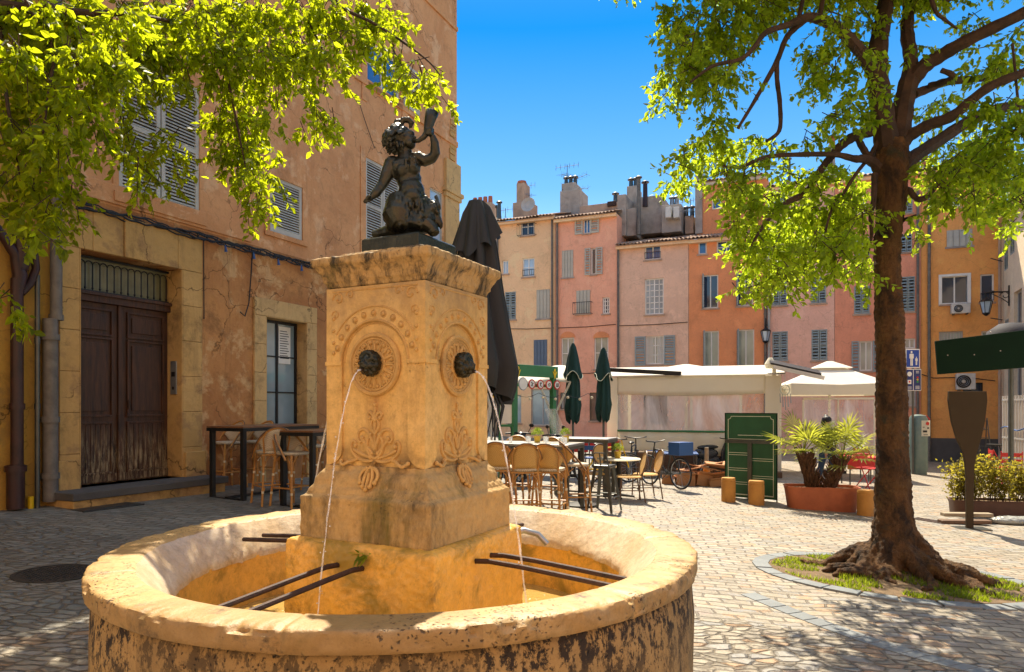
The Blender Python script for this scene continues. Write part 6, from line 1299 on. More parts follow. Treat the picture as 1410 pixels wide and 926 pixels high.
def palm(p, rz, label, lean, hh, seed, top):
    rr_ = random.Random(seed); o = thing('fan_palm', label, 'palm', p, rz, 'fan palms in the terracotta trough'); m = MB()
    c_ = lambda f: Vector((lean*f**1.2, 0, hh*f)); m.tube([c_(i/8) for i in range(9)], [.085,.10,.105,.10,.10,.095,.09,.08,.05], 12)
    for i in range(130): f = rr_.random(); a = rr_.uniform(0, 6.28); b_ = c_(f)+Vector((.09*math.cos(a), .09*math.sin(a), 0)); m.tube([b_, b_+Vector((.05*math.cos(a), .05*math.sin(a), .05)), b_+Vector((.08*math.cos(a), .08*math.sin(a), .10+.04*rr_.random()))], [.022,.016,.004], 5)
    m.build('trunk', M['bark2'], o, smooth=True); st_ = MB(); lf = MB(); tp = c_(1)
    for i in range(19):
        a = i*2.4+rr_.uniform(-.3,.3); el = rr_.uniform(-.25, 1.35); L_ = rr_.uniform(.26,.46)*top; d = Vector((math.cos(a)*math.cos(el), math.sin(a)*math.cos(el), math.sin(el))); e_ = tp+d*L_+Vector((0,0,-.03)); st_.tube([tp, tp+d*L_*.5+Vector((0,0,.02)), e_], [.009,.006,.005], 4)
        u = d.cross(Vector((0,0,1))); u = u.normalized() if u.length > .1 else Vector((1,0,0)); v_ = u.cross(d).normalized(); nb = 15; fl = rr_.uniform(.26,.40)*top
        for k in range(nb):
            t_ = -2.1+4.2*k/(nb-1); dr = (d*math.cos(t_)+u*math.sin(t_)).normalized(); w_ = (v_.cross(dr)).normalized()*.016; ll = fl*(1-.18*abs(t_)/2.1)*rr_.uniform(.88,1.05); sag = Vector((0,0,-1))*ll*rr_.uniform(.05,.22)
            a1 = e_+dr*ll*.5+v_*.012; a2 = e_+dr*ll+sag; lf.add([e_, a1+w_, a1-w_, a2], [(0,1,2),(1,3,2)])
    st_.build('leaf_stalks', M['leafp'], o); lf.build('fronds', M['leafp'], o); return o
PM = Matrix.Translation(PT.location) @ Matrix.Rotation(ba, 4, 'Z')
palm(PM @ Vector((-.12,.03,hp_*.85)), ba, 'left fan palm in the terracotta trough, trunk leaning left', -.18, .66, 3, 1.3); palm(PM @ Vector((.12,.0,hp_*.85)), ba, 'right fan palm in the terracotta trough, trunk leaning right', .24, .55, 8, 1.3)
# person walking behind the palms
p = GY(1139, 17.3); PE = thing('person', 'person in dark jacket and blue jeans walking behind the palms', 'person', p, R(15))
m = MB(); m.ell((0,0,1.58), (.085,.10,.12)); m.tube([(0,0,1.36),(0,0,1.52)], [.06,.05], 10); m.tube([(0,0,.92),(0,0,1.15),(0,0,1.36)], [.14,.13,.15], 12); m.ell((0,-.10,1.57), (.015,.02,.02)); 
for s_ in (-1, 1):
    m.tube([(s_*.09,0,.93),(s_*.09,-s_*.10,.50),(s_*.085,-s_*.16+(.06 if s_ < 0 else 0),.09)], [.095,.06,.04], 10); m.ell((s_*.085,-s_*.16+(.02 if s_ < 0 else -.04),.045), (.045,.12,.04)); m.ell((s_*.085,.0,1.58), (.012,.02,.03))
    m.tube([(s_*.17,0,1.36),(s_*.23,s_*.05,1.10),(s_*.21,s_*.10-.08,.86)], [.055,.045,.03], 10); m.ell((s_*.21,s_*.10-.10,.80), (.022,.03,.05))
    for i in range(4): m.tube([(s_*.21,s_*.1-.125+.017*i,.78),(s_*.205,s_*.1-.125+.017*i,.72+.004*abs(i-1.5)),(s_*.195,s_*.1-.12+.017*i,.70)], .0085, 5)
    m.tube([(s_*.20,s_*.1-.13,.81),(s_*.185,s_*.1-.15,.76)], .009, 5)
sculpt('body', m, M['skin'], PE, .008, 2)
m = MB(); m.tube([(0,0,.88),(0,0,1.15),(0,0,1.37)], [.17,.155,.17], 14); m.ell((0,0,1.38), (.19,.11,.07)); [m.tube([(s_*.18,0,1.36),(s_*.24,s_*.05,1.10),(s_*.22,s_*.10-.08,.87)], [.07,.06,.045], 10) for s_ in (-1,1)]; sculpt('jacket', m, M['jacket'], PE, .012, 3)
m = MB(); m.ell((0,0,.92), (.17,.12,.12)); [m.tube([(s_*.09,0,.93),(s_*.09,-s_*.10,.50),(s_*.085,-s_*.16+(.06 if s_ < 0 else 0),.10)], [.11,.078,.06], 12) for s_ in (-1,1)]; sculpt('trousers', m, M['jeans'], PE, .012, 3)
m = MB(); m.ell((0,.02,1.62), (.115,.125,.12)); m.ell((0,.06,1.55), (.12,.09,.13)); m.ell((0,.05,1.72), (.05,.05,.05)); sculpt('hair', m, M['hair'], PE, .012, 2, .02, .03)
# signpost + pay station
p = G(1258, 650); p = GY(1258, 22.0); zf5 = lambda py: H0-(py-HY)/F*22-p.z; o = thing('signpost', 'dark post carrying two blue pedestrian zone signs right of the tree', 'signpost', p, R(4)); MB().tube([(0,.04,0),(0,.04,zf5(484))], .035, 8).build('post', M['gun'], o)
sc_ = 22/F; a, b_, c, d = -12*sc_, 8.5*sc_, zf5(507), zf5(481); s1 = MB().b(a,b_,-.02,.0,c,d).build('upper_sign', M['white'], o, bevel=.01); MB().b(a+.03,b_-.03,-.026,-.021,c+.03,d-.03).build('blue_field', M['signblue'], s1)
m = MB(); fx = a+(b_-a)*.40; fz = (c+d)/2
def figure(m, x, z, h): m.ell((x,-.03,z+h*.44), (h*.07,.004,h*.08), nu=10, nv=6); m.b(x-h*.09,x+h*.09,-.033,-.027,z-h*.02,z+h*.33); m.b(x-h*.15,x-h*.10,-.033,-.027,z-.0*h,z+h*.31); m.b(x+h*.10,x+h*.15,-.033,-.027,z,z+h*.31); m.b(x-h*.085,x-h*.01,-.033,-.027,z-h*.5,z-h*.021); m.b(x+h*.01,x+h*.085,-.033,-.027,z-h*.5,z-h*.021)
figure(m, fx, fz, .46); figure(m, a+(b_-a)*.74, fz-.08, .26); m.build('pictogram', M['white'], s1)
a, b_, c, d = -12.5*sc_, 10.5*sc_, zf5(538.5), zf5(508.5); s2 = MB().b(a,b_,-.02,.0,c,d).build('lower_sign', M['white'], o, bevel=.01); xm = (a+b_)/2; MB().b(a+.02,xm-.012,-.026,-.021,c+.02,d-.02).b(xm+.012,b_-.02,-.026,-.021,c+.02,d-.02).build('blue_field', M['signdk'], s2)
m = MB(); xl, xr = (a+xm)/2, (xm+b_)/2; T9 = lambda x, z: Matrix.Translation((x,-.028,z)) @ Euler((R(90),0,0)).to_matrix().to_4x4()
m.lathe([(.06,0),(.075,0),(.075,.004),(.06,.004)], 18, M=T9(xl, d-.16)); m.b(xl-.06,xl+.06,-.031,-.027,(c+d)/2-.13,(c+d)/2-.0); figure(m, xl, d-.16, .10)
for i in range(3): m.b(xl-.07,xl+.07,-.031,-.027,c+.05+.035*i,c+.062+.035*i); m.b(xr-.07,xr+.07,-.031,-.027,c+.06+.04*i,c+.075+.04*i)
for i in range(2): m.b(xr-.05,xr+.05,-.031,-.027,d-.08-.05*i,d-.065-.05*i)
m.build('sign_print', M['white'], s2); m = MB(); m.lathe([(.001,0),(.03,0),(.03,.008),(.001,.008)], 14, M=T9(xl, (c+d)/2-.06)); m.lathe([(.001,0),(.03,0),(.03,.008),(.001,.008)], 14, M=T9(xr, (c+d)/2+.08)); m.build('red_dot', M['signred'], s2)
MB().lathe([(.001,0),(.03,0),(.03,.008),(.001,.008)], 14, M=T9(xr, (c+d)/2+.01)).build('yellow_dot', M['signyel'], s2); MB().lathe([(.001,0),(.03,0),(.03,.008),(.001,.008)], 14, M=T9(xr, (c+d)/2-.06)).build('green_dot', M['signgrn'], s2)
p = G(1264.5, 653); o = thing('access_terminal', 'grey green post box terminal with a sticker panel, right of the trunk', 'terminal', p, R(8)); w_ = 10.5*p.y/F; hh = 82*p.y/F
MB().lathe([(w_*.9,0),(w_*.92,.1),(w_,.2),(w_,hh*.93),(w_*.8,hh*.98),(w_*.3,hh)], 24, mod=lambda r, z, a, i: (r*(1+.10*abs(math.sin(2*a))), z)).build('housing', M['paybox'], o, smooth=True)
lb_ = MB().box((w_*.25,-w_*1.02,hh*.77), (w_*1.2,.02,hh*.26)).build('sticker_panel', M['cream'], o); m = MB(); m.lathe([(.001,0),(.055,0),(.055,.01),(.001,.01)], 16, M=Matrix.Translation((w_*.45,-w_*1.02-.012,hh*.85)) @ Euler((R(90),0,0)).to_matrix().to_4x4()); m.build('red_emblem', M['signred'], lb_)
m = MB(); m.box((w_*.1,-w_*1.02-.013,hh*.72), (.14,.006,.06)); m.box((w_*.55,-w_*1.02-.013,hh*.775), (.06,.006,.05)); m.box((-.02,-w_*1.02-.013,hh*.79), (.06,.006,.02)); m.box((w_*.2,-w_*1.02-.013,hh*.665), (.15,.006,.015)); m.build('sticker_print', M['black'], lb_)
m = MB(); m.tube([(w_*1.0,0,hh*.82),(w_*1.5,0,hh*.86),(w_*1.6,0,hh*.93),(w_*1.1,0,hh*.98)], .02, 6); m.build('red_hose', M['signred'], o)
# hanging green sign, upper right, on its own post just outside the picture
Ys = 8.2; A1 = P(1291, 493, Ys); B1 = P(1437, 481, Ys-.25); d = B1-A1; o = thing('sign_board', 'long dark green board tilted up to the right, hung before the amber house', 'sign', A1, math.atan2(d.y, d.x)); L_ = d.length; m = MB()
h_ = 46*Ys/F; k = d.z/L_; m.prism([(0,-h_/2),(L_,k*L_-h_*.5),(L_,k*L_+h_*.62),(-.03,h_/2)], -.02, .02); m.build('board', M['dkgreen'], o, bevel=.006)
m = MB()
for x, z in ((.10,.02),(.38,.0),(.65,.02),(.55,.25),(.95,.04)): m.lathe([(.008,0),(.006,.004)], 8, M=Matrix.Translation((x,-.021,z+k*x)) @ Euler((R(90),0,0)).to_matrix().to_4x4())
m.build('screw_heads', M['metal'], o); m = MB(); m.b(L_-.06, L_, .021, .09, -B1.z-1+k*L_, .4+k*L_); m.build('post', M['gun'], o)
# paddle shaped board
p = G(1336, 728); zf6 = lambda py: H0-(py-HY)/F*p.y-p.z; o = thing('paddle_board_sign', 'brown paddle shaped board on a thin foot before the hedge planter', 'sign', p, R(-8)); s_ = p.y/F
pr = [(-24,539),(24,539),(24.5,552),(21,580),(15,605),(9,622),(6,640),(5,660),(4.5,700),(4.5,728),(-4.5,728),(-4.5,700),(-5,660),(-6,640),(-9,622),(-16,605),(-22,580),(-25,552)]
MB().prism([((x-1-(4 if y < 620 else 0)*(640-y)/80*.6)*s_, zf6(y)) for x, y in pr], -.025, .025).build('board', M['paddle'], o, bevel=.006)
MB().b(-.25,.25,-.16,.16,-.02,.01).build('foot_plate', M['gun'], o)
# hedge planter
q0 = G(1312, 708); q1 = G(1440, 716); ba = math.atan2((q1-q0).y, (q1-q0).x); PL = thing('hedge_planter', 'long brown planter with a yellow green flowering hedge at the right edge', 'planter', q0.lerp(q1, .5), ba); PL.location.z = min(q0.z, q1.z); hw = (q1-q0).xy.length/2; trough(hw, .34, .22, M['brownpot'], PL, 1.08)
rr_ = random.Random(21); m = MB(); st_ = MB()
for i in range(64):
    x = rr_.uniform(-hw, hw); gap = abs(x-(-hw+.95)) < .12; y = rr_.uniform(-.12,.12); hh = rr_.uniform(.55,.80)*(0.8 if gap else 1); b_ = Vector((x,y,.30)); tp = b_+Vector((rr_.uniform(-.2,.2), rr_.uniform(-.2,.2), hh)); st_.tube([b_, b_.lerp(tp,.5)+Vector((rr_.uniform(-.03,.03),0,0)), tp], [.007,.005,.003], 4)
    for j in range(95):
        f = rr_.uniform(.16,1.05); c_ = b_.lerp(tp, f)+Vector((rr_.gauss(0,.07), rr_.gauss(0,.07), rr_.gauss(0,.04))); d = Vector((rr_.uniform(-1,1), rr_.uniform(-1,1), rr_.uniform(-.2,1))).normalized()*rr_.uniform(.045,.075); n_ = d.cross(Vector((rr_.uniform(-1,1),rr_.uniform(-1,1),rr_.uniform(-1,1)))).normalized()*.016
        m.add([c_, c_+d*.45+n_, c_+d, c_+d*.45-n_], [(0,1,2,3)])
hd = thing('hedge', 'yellow green leafy hedge growing in the brown planter', 'hedge', PL.location, ba); m.build('foliage', M['leafb'], hd); st_.build('stems', M['branch'], hd)
# planks and wrapped bundle
for i, (px, py, L_, dz, rz, lb) in enumerate(((1328, 722, .80, .0, -.03, 'dark plank at the bottom of the pair beside the paddle board'), (1331, 719, .78, .085, -.10, 'pale weathered plank on top, across the foot of the paddle board'))):
    o = MB().box((0,0,.04), (L_,.16,.06)).build('wooden_plank', M['oldwood'] if i else M['deck'], loc=G(px, py)+Vector((0,0,dz)), rz=rz, bevel=.01); tag(o, lb, 'plank', 'planks by the planter')
p = G(1392, 722); m = MB(); m.ell((0,0,.06), (.36,.16,.075), nu=20, nv=10); m.ell((.2,0,.07), (.28,.13,.06)); o = sculpt('wrapped_bundle', m, simple('grey_plastic_wrap', (.35,.36,.33), (.22,.22,.20), 9, .25, 0, .01, 20), None, .012, 2, .03, .05, loc=p); tag(o, 'grey plastic wrapped bundle lying in front of the hedge planter', 'bundle')
# barred gate, shop clutter, lanterns
p = GY(1381, 21); q = GY(1440, 18.5); ga_ = math.atan2((q-p).y, (q-p).x); gl2 = (q-p).xy.length; o = thing('barred_gate', 'grey vertical barred gate at the right edge behind the hedge', 'gate', p, ga_); zz = H0-(545-HY)/F*20.5-p.z; m = MB()
n_ = int(gl2/.17); [m.b(i*.17, i*.17+.045, -.02, .02, .02, zz) for i in range(n_+1)]; m.build('bars', M['dish'], o); m = MB(); [m.b(0, gl2, -.035, -.021, z_, z_+.05) for z_ in (.3, zz*.5, zz-.15)]; m.build('rails', M['dish'], o)
m = MB(); m.tube([(i*gl2/12, -.05, zz*.62+.05*math.sin(i)) for i in range(13)], .02, 5); m.build('blue_tape', M['blue'], o)
o = thing('step_ladder', 'dark folding ladder leaning by the amber house door', 'ladder', GY(1358, 24.5), R(-10)); m = MB()
for s_ in (-1, 1): m.tube([(s_*.22,0,0),(s_*.14,.25,1.9)], .02, 5); m.tube([(s_*.22,.6,0),(s_*.14,.27,1.9)], .02, 5)
m.build('rails', M['gun'], o); m = MB(); [m.box((0,.25*k/6,.3*k), (.4-.02*k,.08,.02)) for k in range(1,7)]; m.build('treads', M['gun'], o)
o = thing('bar_stool_far', 'black backless bar stool beside the dark ladder', 'bar stool', GY(1369, 22.5), 0); MB().lathe([(.01,1.0),(.22,1.0),(.22,1.05),(.01,1.06)], 18).build('seat', M['black'], o); m = MB(); [m.tube([(.1*sx,.1*sy,1.0),(.25*sx,.25*sy,0)], .016, 5) for sx in (-1,1) for sy in (-1,1)]; m.build('legs', M['black'], o); o.name = 'bar_stool'
def lantern(P1, out, name_label, s_=1.0, ang=0):
    o = thing('wall_lantern', name_label, 'lantern', P1, ang, 'bracket lanterns on the house walls'); m = MB(); m.tube([(0,0,0),(out*.5,0,.02),(out,0,.0)], .022*s_, 6); m.tube([(out*.15+.14*s_*math.cos(a)*(1-a/9), 0, -.12*s_+.14*s_*math.sin(a)*(1-a/9)) for a in np.linspace(0, 6.5, 22)], .012*s_, 5); m.tube([(0,0,-.35*s_),(out*.3,0,-.2*s_),(out*.8,0,-.03)], .014*s_, 5); m.tube([(out,0,0),(out,0,-.12*s_)], .016*s_, 5); m.b(-.03,.0,-.04,.04,-.45*s_,.2*s_); m.build('bracket', M['black'], o)
    z = -.12*s_; T_ = Matrix.Translation((out,0,0)); m = MB(); m.lathe([(.02*s_,z),(.09*s_,z-.08*s_),(.19*s_,z-.15*s_),(.19*s_,z-.17*s_)], 6, (out,0,0)); m.lathe([(.10*s_,z-.52*s_),(.11*s_,z-.55*s_),(.03*s_,z-.62*s_)], 6, (out,0,0))
    for k in range(6): a = k*math.pi/3; m.tube([(out+.18*s_*math.cos(a), .18*s_*math.sin(a), z-.16*s_), (out+.10*s_*math.cos(a), .10*s_*math.sin(a), z-.53*s_)], .010*s_, 4)
    m.build('lantern_frame', M['black'], o); m = MB(); m.lathe([(.165*s_,z-.17*s_),(.09*s_,z-.52*s_)], 6, (out,0,0)); m.build('lantern_glass', M['glass_l'], o); return o
lantern((WR.p+WR.d*WR.s(1051)).xy.to_3d()+Vector((0,-.35,WR.z(1051, 447))), -.05, 'black bracket lantern on the corner of the burnt orange house', 1.25, R(-90))
pw = WE.p+WE.d*1.6; lantern(Vector((pw.x-.05, pw.y, H0-(402-HY)/F*pw.y)), .75, 'black lantern on the cream side building, before the amber house', 1.25, R(180)+R(-20))
pw = WE.p+WE.d*11.2; lantern(Vector((pw.x-.05, pw.y, H0-(352-HY)/F*pw.y)), .62, 'nearest black lantern, cut by the right edge of the photo', 1.0, R(180)+R(-5))
# cafe stall lights and oven hood at the right edge
o = thing('stove_hood', 'dark rounded hood behind the tilted green sign', 'hood', P(1392, 456, 14.5), R(-8)); m = MB(); m.lathe([(.5,-.6),(.5,-.2),(.42,.0),(.22,.15),(.0,.18)], 24); m.build('hood_shell', M['jacket'], o, smooth=True); m = MB(); [m.tube([(.51*math.cos(a)-.0, .51*math.sin(a), -.55+.06*k) for a in np.linspace(0, 2*math.pi, 24)], .008, 4) for k in range(6)]; m.build('ribs', M['gun'], o)
MB().lathe([(.05,-4.5),(.05,-.5)], 10).build('stand', M['gun'], o)
# ============================================================ TREES
def cr(pts, n=6):
    """smooth curve through points (Catmull-Rom), each a tuple of floats"""
    out = []; q = [pts[0]]+list(pts)+[pts[-1]]
    for i in range(1, len(q)-2):
        for j in range(n):
            t_ = j/n; out.append(tuple(.5*((2*b_)+(-a+c)*t_+(2*a-5*b_+4*c-d)*t_**2+(-a+3*b_-3*c+d)*t_**3) for a, b_, c, d in zip(q[i-1], q[i], q[i+1], q[i+2])))
    out.append(tuple(pts[-1])); return out
def limb(par, pts, name='branch', n=8, mat=None, sub=6, wob=.0):
    """pts: (px, py, depth, half width in px)"""
    c_ = cr(pts, sub); P3 = []; rs = []
    for i, (a, b_, Y, r_) in enumerate(c_):
        p = P(a, b_, Y); P3.append(p+Vector((RNG.normal()*wob, RNG.normal()*wob, RNG.normal()*wob))); rs.append(max(.003, .84*r_*Y/F*(1+.06*math.sin(i*1.9))))
    o = MB().tube(P3, rs, n).build(name, mat or M['branch'], None, smooth=True); o.parent = par; o.location = -par.location; return o, P3
def leaf_mesh(name, mat, par, bases, dirs, size, rng):
    n = len(bases); bases = np.array(bases); dirs = np.array(dirs); dirs /= np.linalg.norm(dirs, axis=1)[:, None]+1e-9
    rnd = rng.normal(size=(n, 3)); side = np.cross(dirs, rnd); side /= np.linalg.norm(side, axis=1)[:, None]+1e-9; up = np.cross(side, dirs)
    s_ = (size*rng.uniform(.5, 1.35, n))[:, None]; w_ = s_*.27
    v0 = bases; v1 = bases+dirs*s_*.38+side*w_+up*s_*.07; v2 = bases+dirs*s_-up*s_*.10*rng.uniform(0, 1, (n, 1)); v3 = bases+dirs*s_*.38-side*w_+up*s_*.07; v4 = bases+dirs*s_*.72+side*w_*.62+up*s_*.03; v5 = bases+dirs*s_*.72-side*w_*.62+up*s_*.03
    V = np.stack([v0, v1, v4, v2, v5, v3], 1).reshape(-1, 3)-np.array(par.location); k = np.arange(n)*6
    faces = np.concatenate([np.stack([k, k+1, k+2, k+3], 1), np.stack([k, k+3, k+4, k+5], 1)])
    me = bpy.data.meshes.new(name); me.from_pydata(V.tolist(), [], faces.tolist()); me.materials.append(mat); o = bpy.data.objects.new(name, me); COL.objects.link(o); o.parent = par; return o
def crown(par, blobs, size, per, seed, mat, twigs=True, droop=.5):
    rng = np.random.default_rng(seed); B = []; D = []; tw = MB()
    for (c_, r_) in blobs:
        c_ = np.array(c_); nt_ = max(3, int(per*(r_/.35)**2))
        for _ in range(nt_):
            u = rng.normal(size=3); u /= np.linalg.norm(u); rad = r_*rng.uniform(.15, 1.0)**.6*rng.choice([1, 1, 1, 1.25]); p0 = c_+u*rad*np.array([1, 1, .85])*.8
            d = u*.6+rng.normal(size=3)*.5; d[2] = d[2]*.5-droop; d /= np.linalg.norm(d); L_ = rng.uniform(.12, .30); nl = int(rng.integers(8, 14)); p1 = p0+d*L_+np.array([0, 0, -.04])
            if twigs and rng.random() < .35: tw.tube([p0-d*.10, (p0+p1)/2+rng.normal(size=3)*.008, p1], [.0055, .004, .0015], 3, cap=False)
            for i in range(nl):
                f = (i+.5)/nl; b_ = p0*(1-f)+p1*f; sd_ = np.cross(d, rng.normal(size=3)); sd_ /= np.linalg.norm(sd_)+1e-9; dd = d*.45+sd_*.8+np.array([0, 0, -.45]); B.append(b_); D.append(dd)
    o = leaf_mesh('crown', mat, par, B, D, size, rng)
    if twigs: t_ = tw.build('twigs', M['branch']); t_.parent = par; t_.location = -par.location
    return len(B)
# ------------------------------------------------------------ right tree
tb = Vector((TX, TY, gz(TX))); RT = thing('tree', 'leafy tree with thick dark trunk and gnarled roots on the right of the square', 'tree', tb)
m = MB(); q = lambda px, py, Y=7.45: P(px, py, Y)
tp = [(1236,815,7.45,60),(1235,790,7.45,50),(1233,765,7.45,40),(1231,735,7.45,34),(1230,700,7.45,30),(1229,640,7.45,26),(1228,560,7.45,24.5),(1226,480,7.45,23),(1223,400,7.45,21.5),(1222,340,7.45,21),(1226,290,7.45,22.5),(1227,245,7.45,26),(1227,215,7.45,28),(1226,195,7.45,24)]
c_ = cr(tp, 4); m.tube([P(a, b_, Y) for a, b_, Y, r_ in c_], [r_*7.45/F*.80*(1+.03*math.sin(i*1.1)) for i, (a, b_, Y, r_) in enumerate(c_)], 20)
g0 = gz(TX); rr_ = random.Random(31)
for i in range(22):                                         # roots
    a = 2*math.pi*i/22+rr_.uniform(-.12,.12); L_ = rr_.uniform(.45,.85)*(1.15 if math.cos(a) > .2 else 1); pts = []; rs = []; ph = rr_.uniform(0,6)
    for j in range(9):
        f = j/8; rad = .15+f*L_; aa = a+.28*math.sin(f*4+ph)*f; x, y = TX+rad*math.cos(aa), TY+rad*math.sin(aa)*.85; z = g0-SLOPE*(x-TX)+.30*math.exp(-f*3.6)+.06*math.sin(f*8+ph)*(1-f*.6)+.085-.07*f; pts.append((x, y, z)); rs.append(.075*(1-f)**.7+.024)
    m.tube(pts, rs, 8)
    if i % 2: x, y, z = pts[4]; m.tube([(x,y,z),(x+.12*math.cos(a+.8),y+.12*math.sin(a+.8),z-.01),(x+.27*math.cos(a+.7),y+.27*math.sin(a+.7),g0-SLOPE*(x-TX)+.0)], [.04,.03,.012], 7)
m.v = [(x-tb.x, y-tb.y, z-tb.z) for x, y, z in m.v]
sculpt('trunk', m, M['bark'], RT, .016, 1, .045, .045)
Yt = 7.45
LI = [ # leaders and limbs  (px, py, depth, half width)
 [(1224,225,7.45,20),(1217,170,7.4,18),(1209,113,7.4,17),(1210,60,7.5,15),(1218,15,7.6,13),(1226,-60,7.8,11),(1230,-200,8,8)],
 [(1232,225,7.45,20),(1240,170,7.5,18),(1247,130,7.55,16),(1256,98,7.6,15)],
 [(1252,115,7.6,12),(1254,80,7.6,11),(1249,45,7.7,10.5),(1252,5,7.8,9.5),(1262,-80,8,8),(1268,-220,8.3,5)],
 [(1250,118,7.6,15),(1272,92,7.5,13),(1297,76,7.4,11.5),(1336,54,7.2,10.5),(1410,18,7.0,9.5),(1480,-20,6.8,8),(1560,-60,6.6,6)],
 [(1238,205,7.45,12),(1252,188,7.4,10),(1280,172,7.3,9.5),(1313,159,7.2,9),(1359,122,7.0,8),(1410,100,6.9,7.5),(1480,70,6.8,6)],
 [(1236,245,7.45,14),(1252,222,7.5,11.5),(1291,195,7.7,10),(1350,159,7.9,9),(1410,143,8.1,8),(1490,130,8.4,6)],
 [(1258,130,7.6,8),(1280,122,7.7,6.5),(1304,113,7.9,6.5),(1359,107,8.2,5.5),(1395,100,8.5,5)],
 [(1280,118,7.6,5),(1304,112,7.4,5),(1312,104,7.3,5),(1296,97,7.3,4)],
 [(1203,100,7.4,12),(1190,78,7.3,10.5),(1177,62,7.2,9.5),(1160,44,7.1,9),(1141,32,7,8.5),(1114,24,6.9,7.5),(1087,34,6.8,5.5),(1055,45,6.7,4.5),(1038,66,6.6,4),(1019,82,6.6,3.4),(982,91,6.5,2.8),(951,113,6.4,2)],
 [(1114,24,6.9,5),(1096,38,6.9,5),(1082,54,6.9,4.5),(1069,86,6.95,4.2),(1041,136,7,3.2),(1016,177,7,2.4)],
 [(1070,84,6.95,4),(1070,110,7,4),(1074,145,7.1,3.8),(1073,180,7.1,3.4),(1055,195,7.1,2.5)],
 [(1100,28,6.9,4),(1103,10,7,3.6),(1110,-20,7.1,3),(1118,-80,7.3,2.5)],[(1128,24,7,4.5),(1133,0,7.1,4),(1142,-60,7.3,3)],
 [(1217,178,7.45,11),(1200,181,7.4,9),(1177,188,7.3,8),(1160,199,7.3,7.5),(1145,215,7.3,6.5),(1132,232,7.3,6),(1118,252,7.3,5.5),(1104,269,7.2,5.5),(1082,280,7.2,4.5),(1060,300,7.1,3.5),(1041,327,7,2.5),(1030,350,7,1.6)],
 [(1215,238,7.45,13),(1204,225,7.4,8.5),(1190,219,7.3,7),(1177,219,7.2,6),(1150,213,7.1,4.5),(1110,213,7.0,4),(1064,215,6.9,3.5),(1040,222,6.8,3),(1019,231,6.8,2.6),(996,229,6.7,1.8)],
 [(1180,189,7.3,5),(1188,204,7.35,5.5),(1196,216,7.4,5)],[(1197,216,7.4,4),(1206,200,7.4,3.5),(1212,185,7.4,3)],
 [(1193,222,7.35,3.5),(1180,238,7.3,3),(1168,256,7.2,3),(1160,270,7.2,2)],[(1204,240,7.4,5),(1203,275,7.3,4.5),(1199,300,7.3,4),(1200,325,7.3,3),(1192,360,7.25,2)],
 [(1236,268,7.45,8),(1250,262,7.4,5.5),(1260,272,7.35,4.5),(1268,275,7.3,5),(1280,268,7.3,4),(1291,254,7.3,3.5),(1305,240,7.4,3),(1322,231,7.5,2.4),(1345,240,7.6,1.6)],
 [(1240,305,7.45,4),(1252,300,7.35,2.4),(1262,296,7.3,1.6)],[(1150,275,7.3,2),(1140,305,7.2,2),(1132,340,7.2,1.6),(1120,365,7.2,1)],[(1310,0,7,5),(1280,-20,7,4),(1288,15,7,3.2),(1302,28,7,2.5),(1318,40,7,1.6)],
 [(1394,60,7,2),(1398,100,7,2),(1402,140,7,2),(1410,180,7,1.6)]]
for l_ in LI: limb(RT, l_, mat=M['branch'])
rb_ = random.Random(77); blobs = []
def addb(lst, Yf):
    for (a, b_, r_) in lst:
        Y = Yf(a, b_); blobs.append((tuple(P(a, b_, Y)), r_*Y/F))
Rl = [(935,20,32),(965,45,42),(1005,20,42),(925,105,24),(950,90,32),(980,120,30),(915,135,16),(985,75,28),(940,60,28),(1020,60,20),(1045,15,30),(1075,8,26),(1010,95,20),
 (1125,75,26),(1145,100,26),(1160,60,24),(1180,30,24),(1120,120,16),(1165,140,22),(1180,165,20),(1150,160,16),(1130,172,14),(1110,190,12),(1190,110,16),(1145,25,20),(1185,75,18),(1210,130,12),
 (990,170,22),(975,190,20),(960,215,22),(935,222,18),(1000,205,24),(1025,200,22),(1045,190,14),(920,245,14),(945,250,13),(1030,232,22),(1062,205,14),(1000,240,18),(1085,205,12),
 (1010,268,22),(1030,290,24),(1012,310,18),(1040,320,28),(1020,340,18),(1060,345,30),(1045,370,24),(1075,380,22),(1042,400,14),(1080,320,26),(1100,300,28),(1095,350,28),(1110,375,16),(1125,330,26),(1130,280,24),(1100,255,22),(1080,240,18),(1125,240,18),(1150,310,26),(1150,350,26),(1165,280,24),(1175,330,26),(1185,300,22),(1160,375,14),(1188,370,16),(1180,255,18),(1160,238,14),(1192,395,9),(1060,275,18),(1140,225,12),(1035,258,16),(1015,395,8),(1060,395,10),
 (1260,60,10),(1290,145,16),(1275,165,12),(1305,130,12),(1335,30,16),(1320,45,10),(1345,75,14),(1380,70,22),(1400,85,20),(1365,100,16),(1345,140,14),(1375,150,24),(1400,165,26),(1360,175,26),(1385,200,34),(1350,205,28),(1405,230,32),(1330,210,24),(1310,225,22),(1340,240,28),(1375,245,34),(1300,250,20),(1320,275,20),(1345,265,20),(1285,240,14),(1405,275,28),(1375,280,18),(1275,225,12),(1290,275,12),(1395,310,12),(1265,258,10),(1335,300,8),(1408,40,14),(1300,200,14)]
addb(Rl, lambda a, b_: rb_.uniform(6.4, 8.4))
big = []
for (a, b_, r_) in Rl:                                       # fuller, deeper crown behind and above
    if rb_.random() < .30 and b_ > 200: big.append((a+rb_.uniform(-8,8), b_+rb_.uniform(-8,6), r_*.9))
addb(big, lambda a, b_: rb_.uniform(8.4, 10.2))
addb([(1265,312,9),(1258,300,6),(1270,320,8)], lambda a, b_: 7.3)
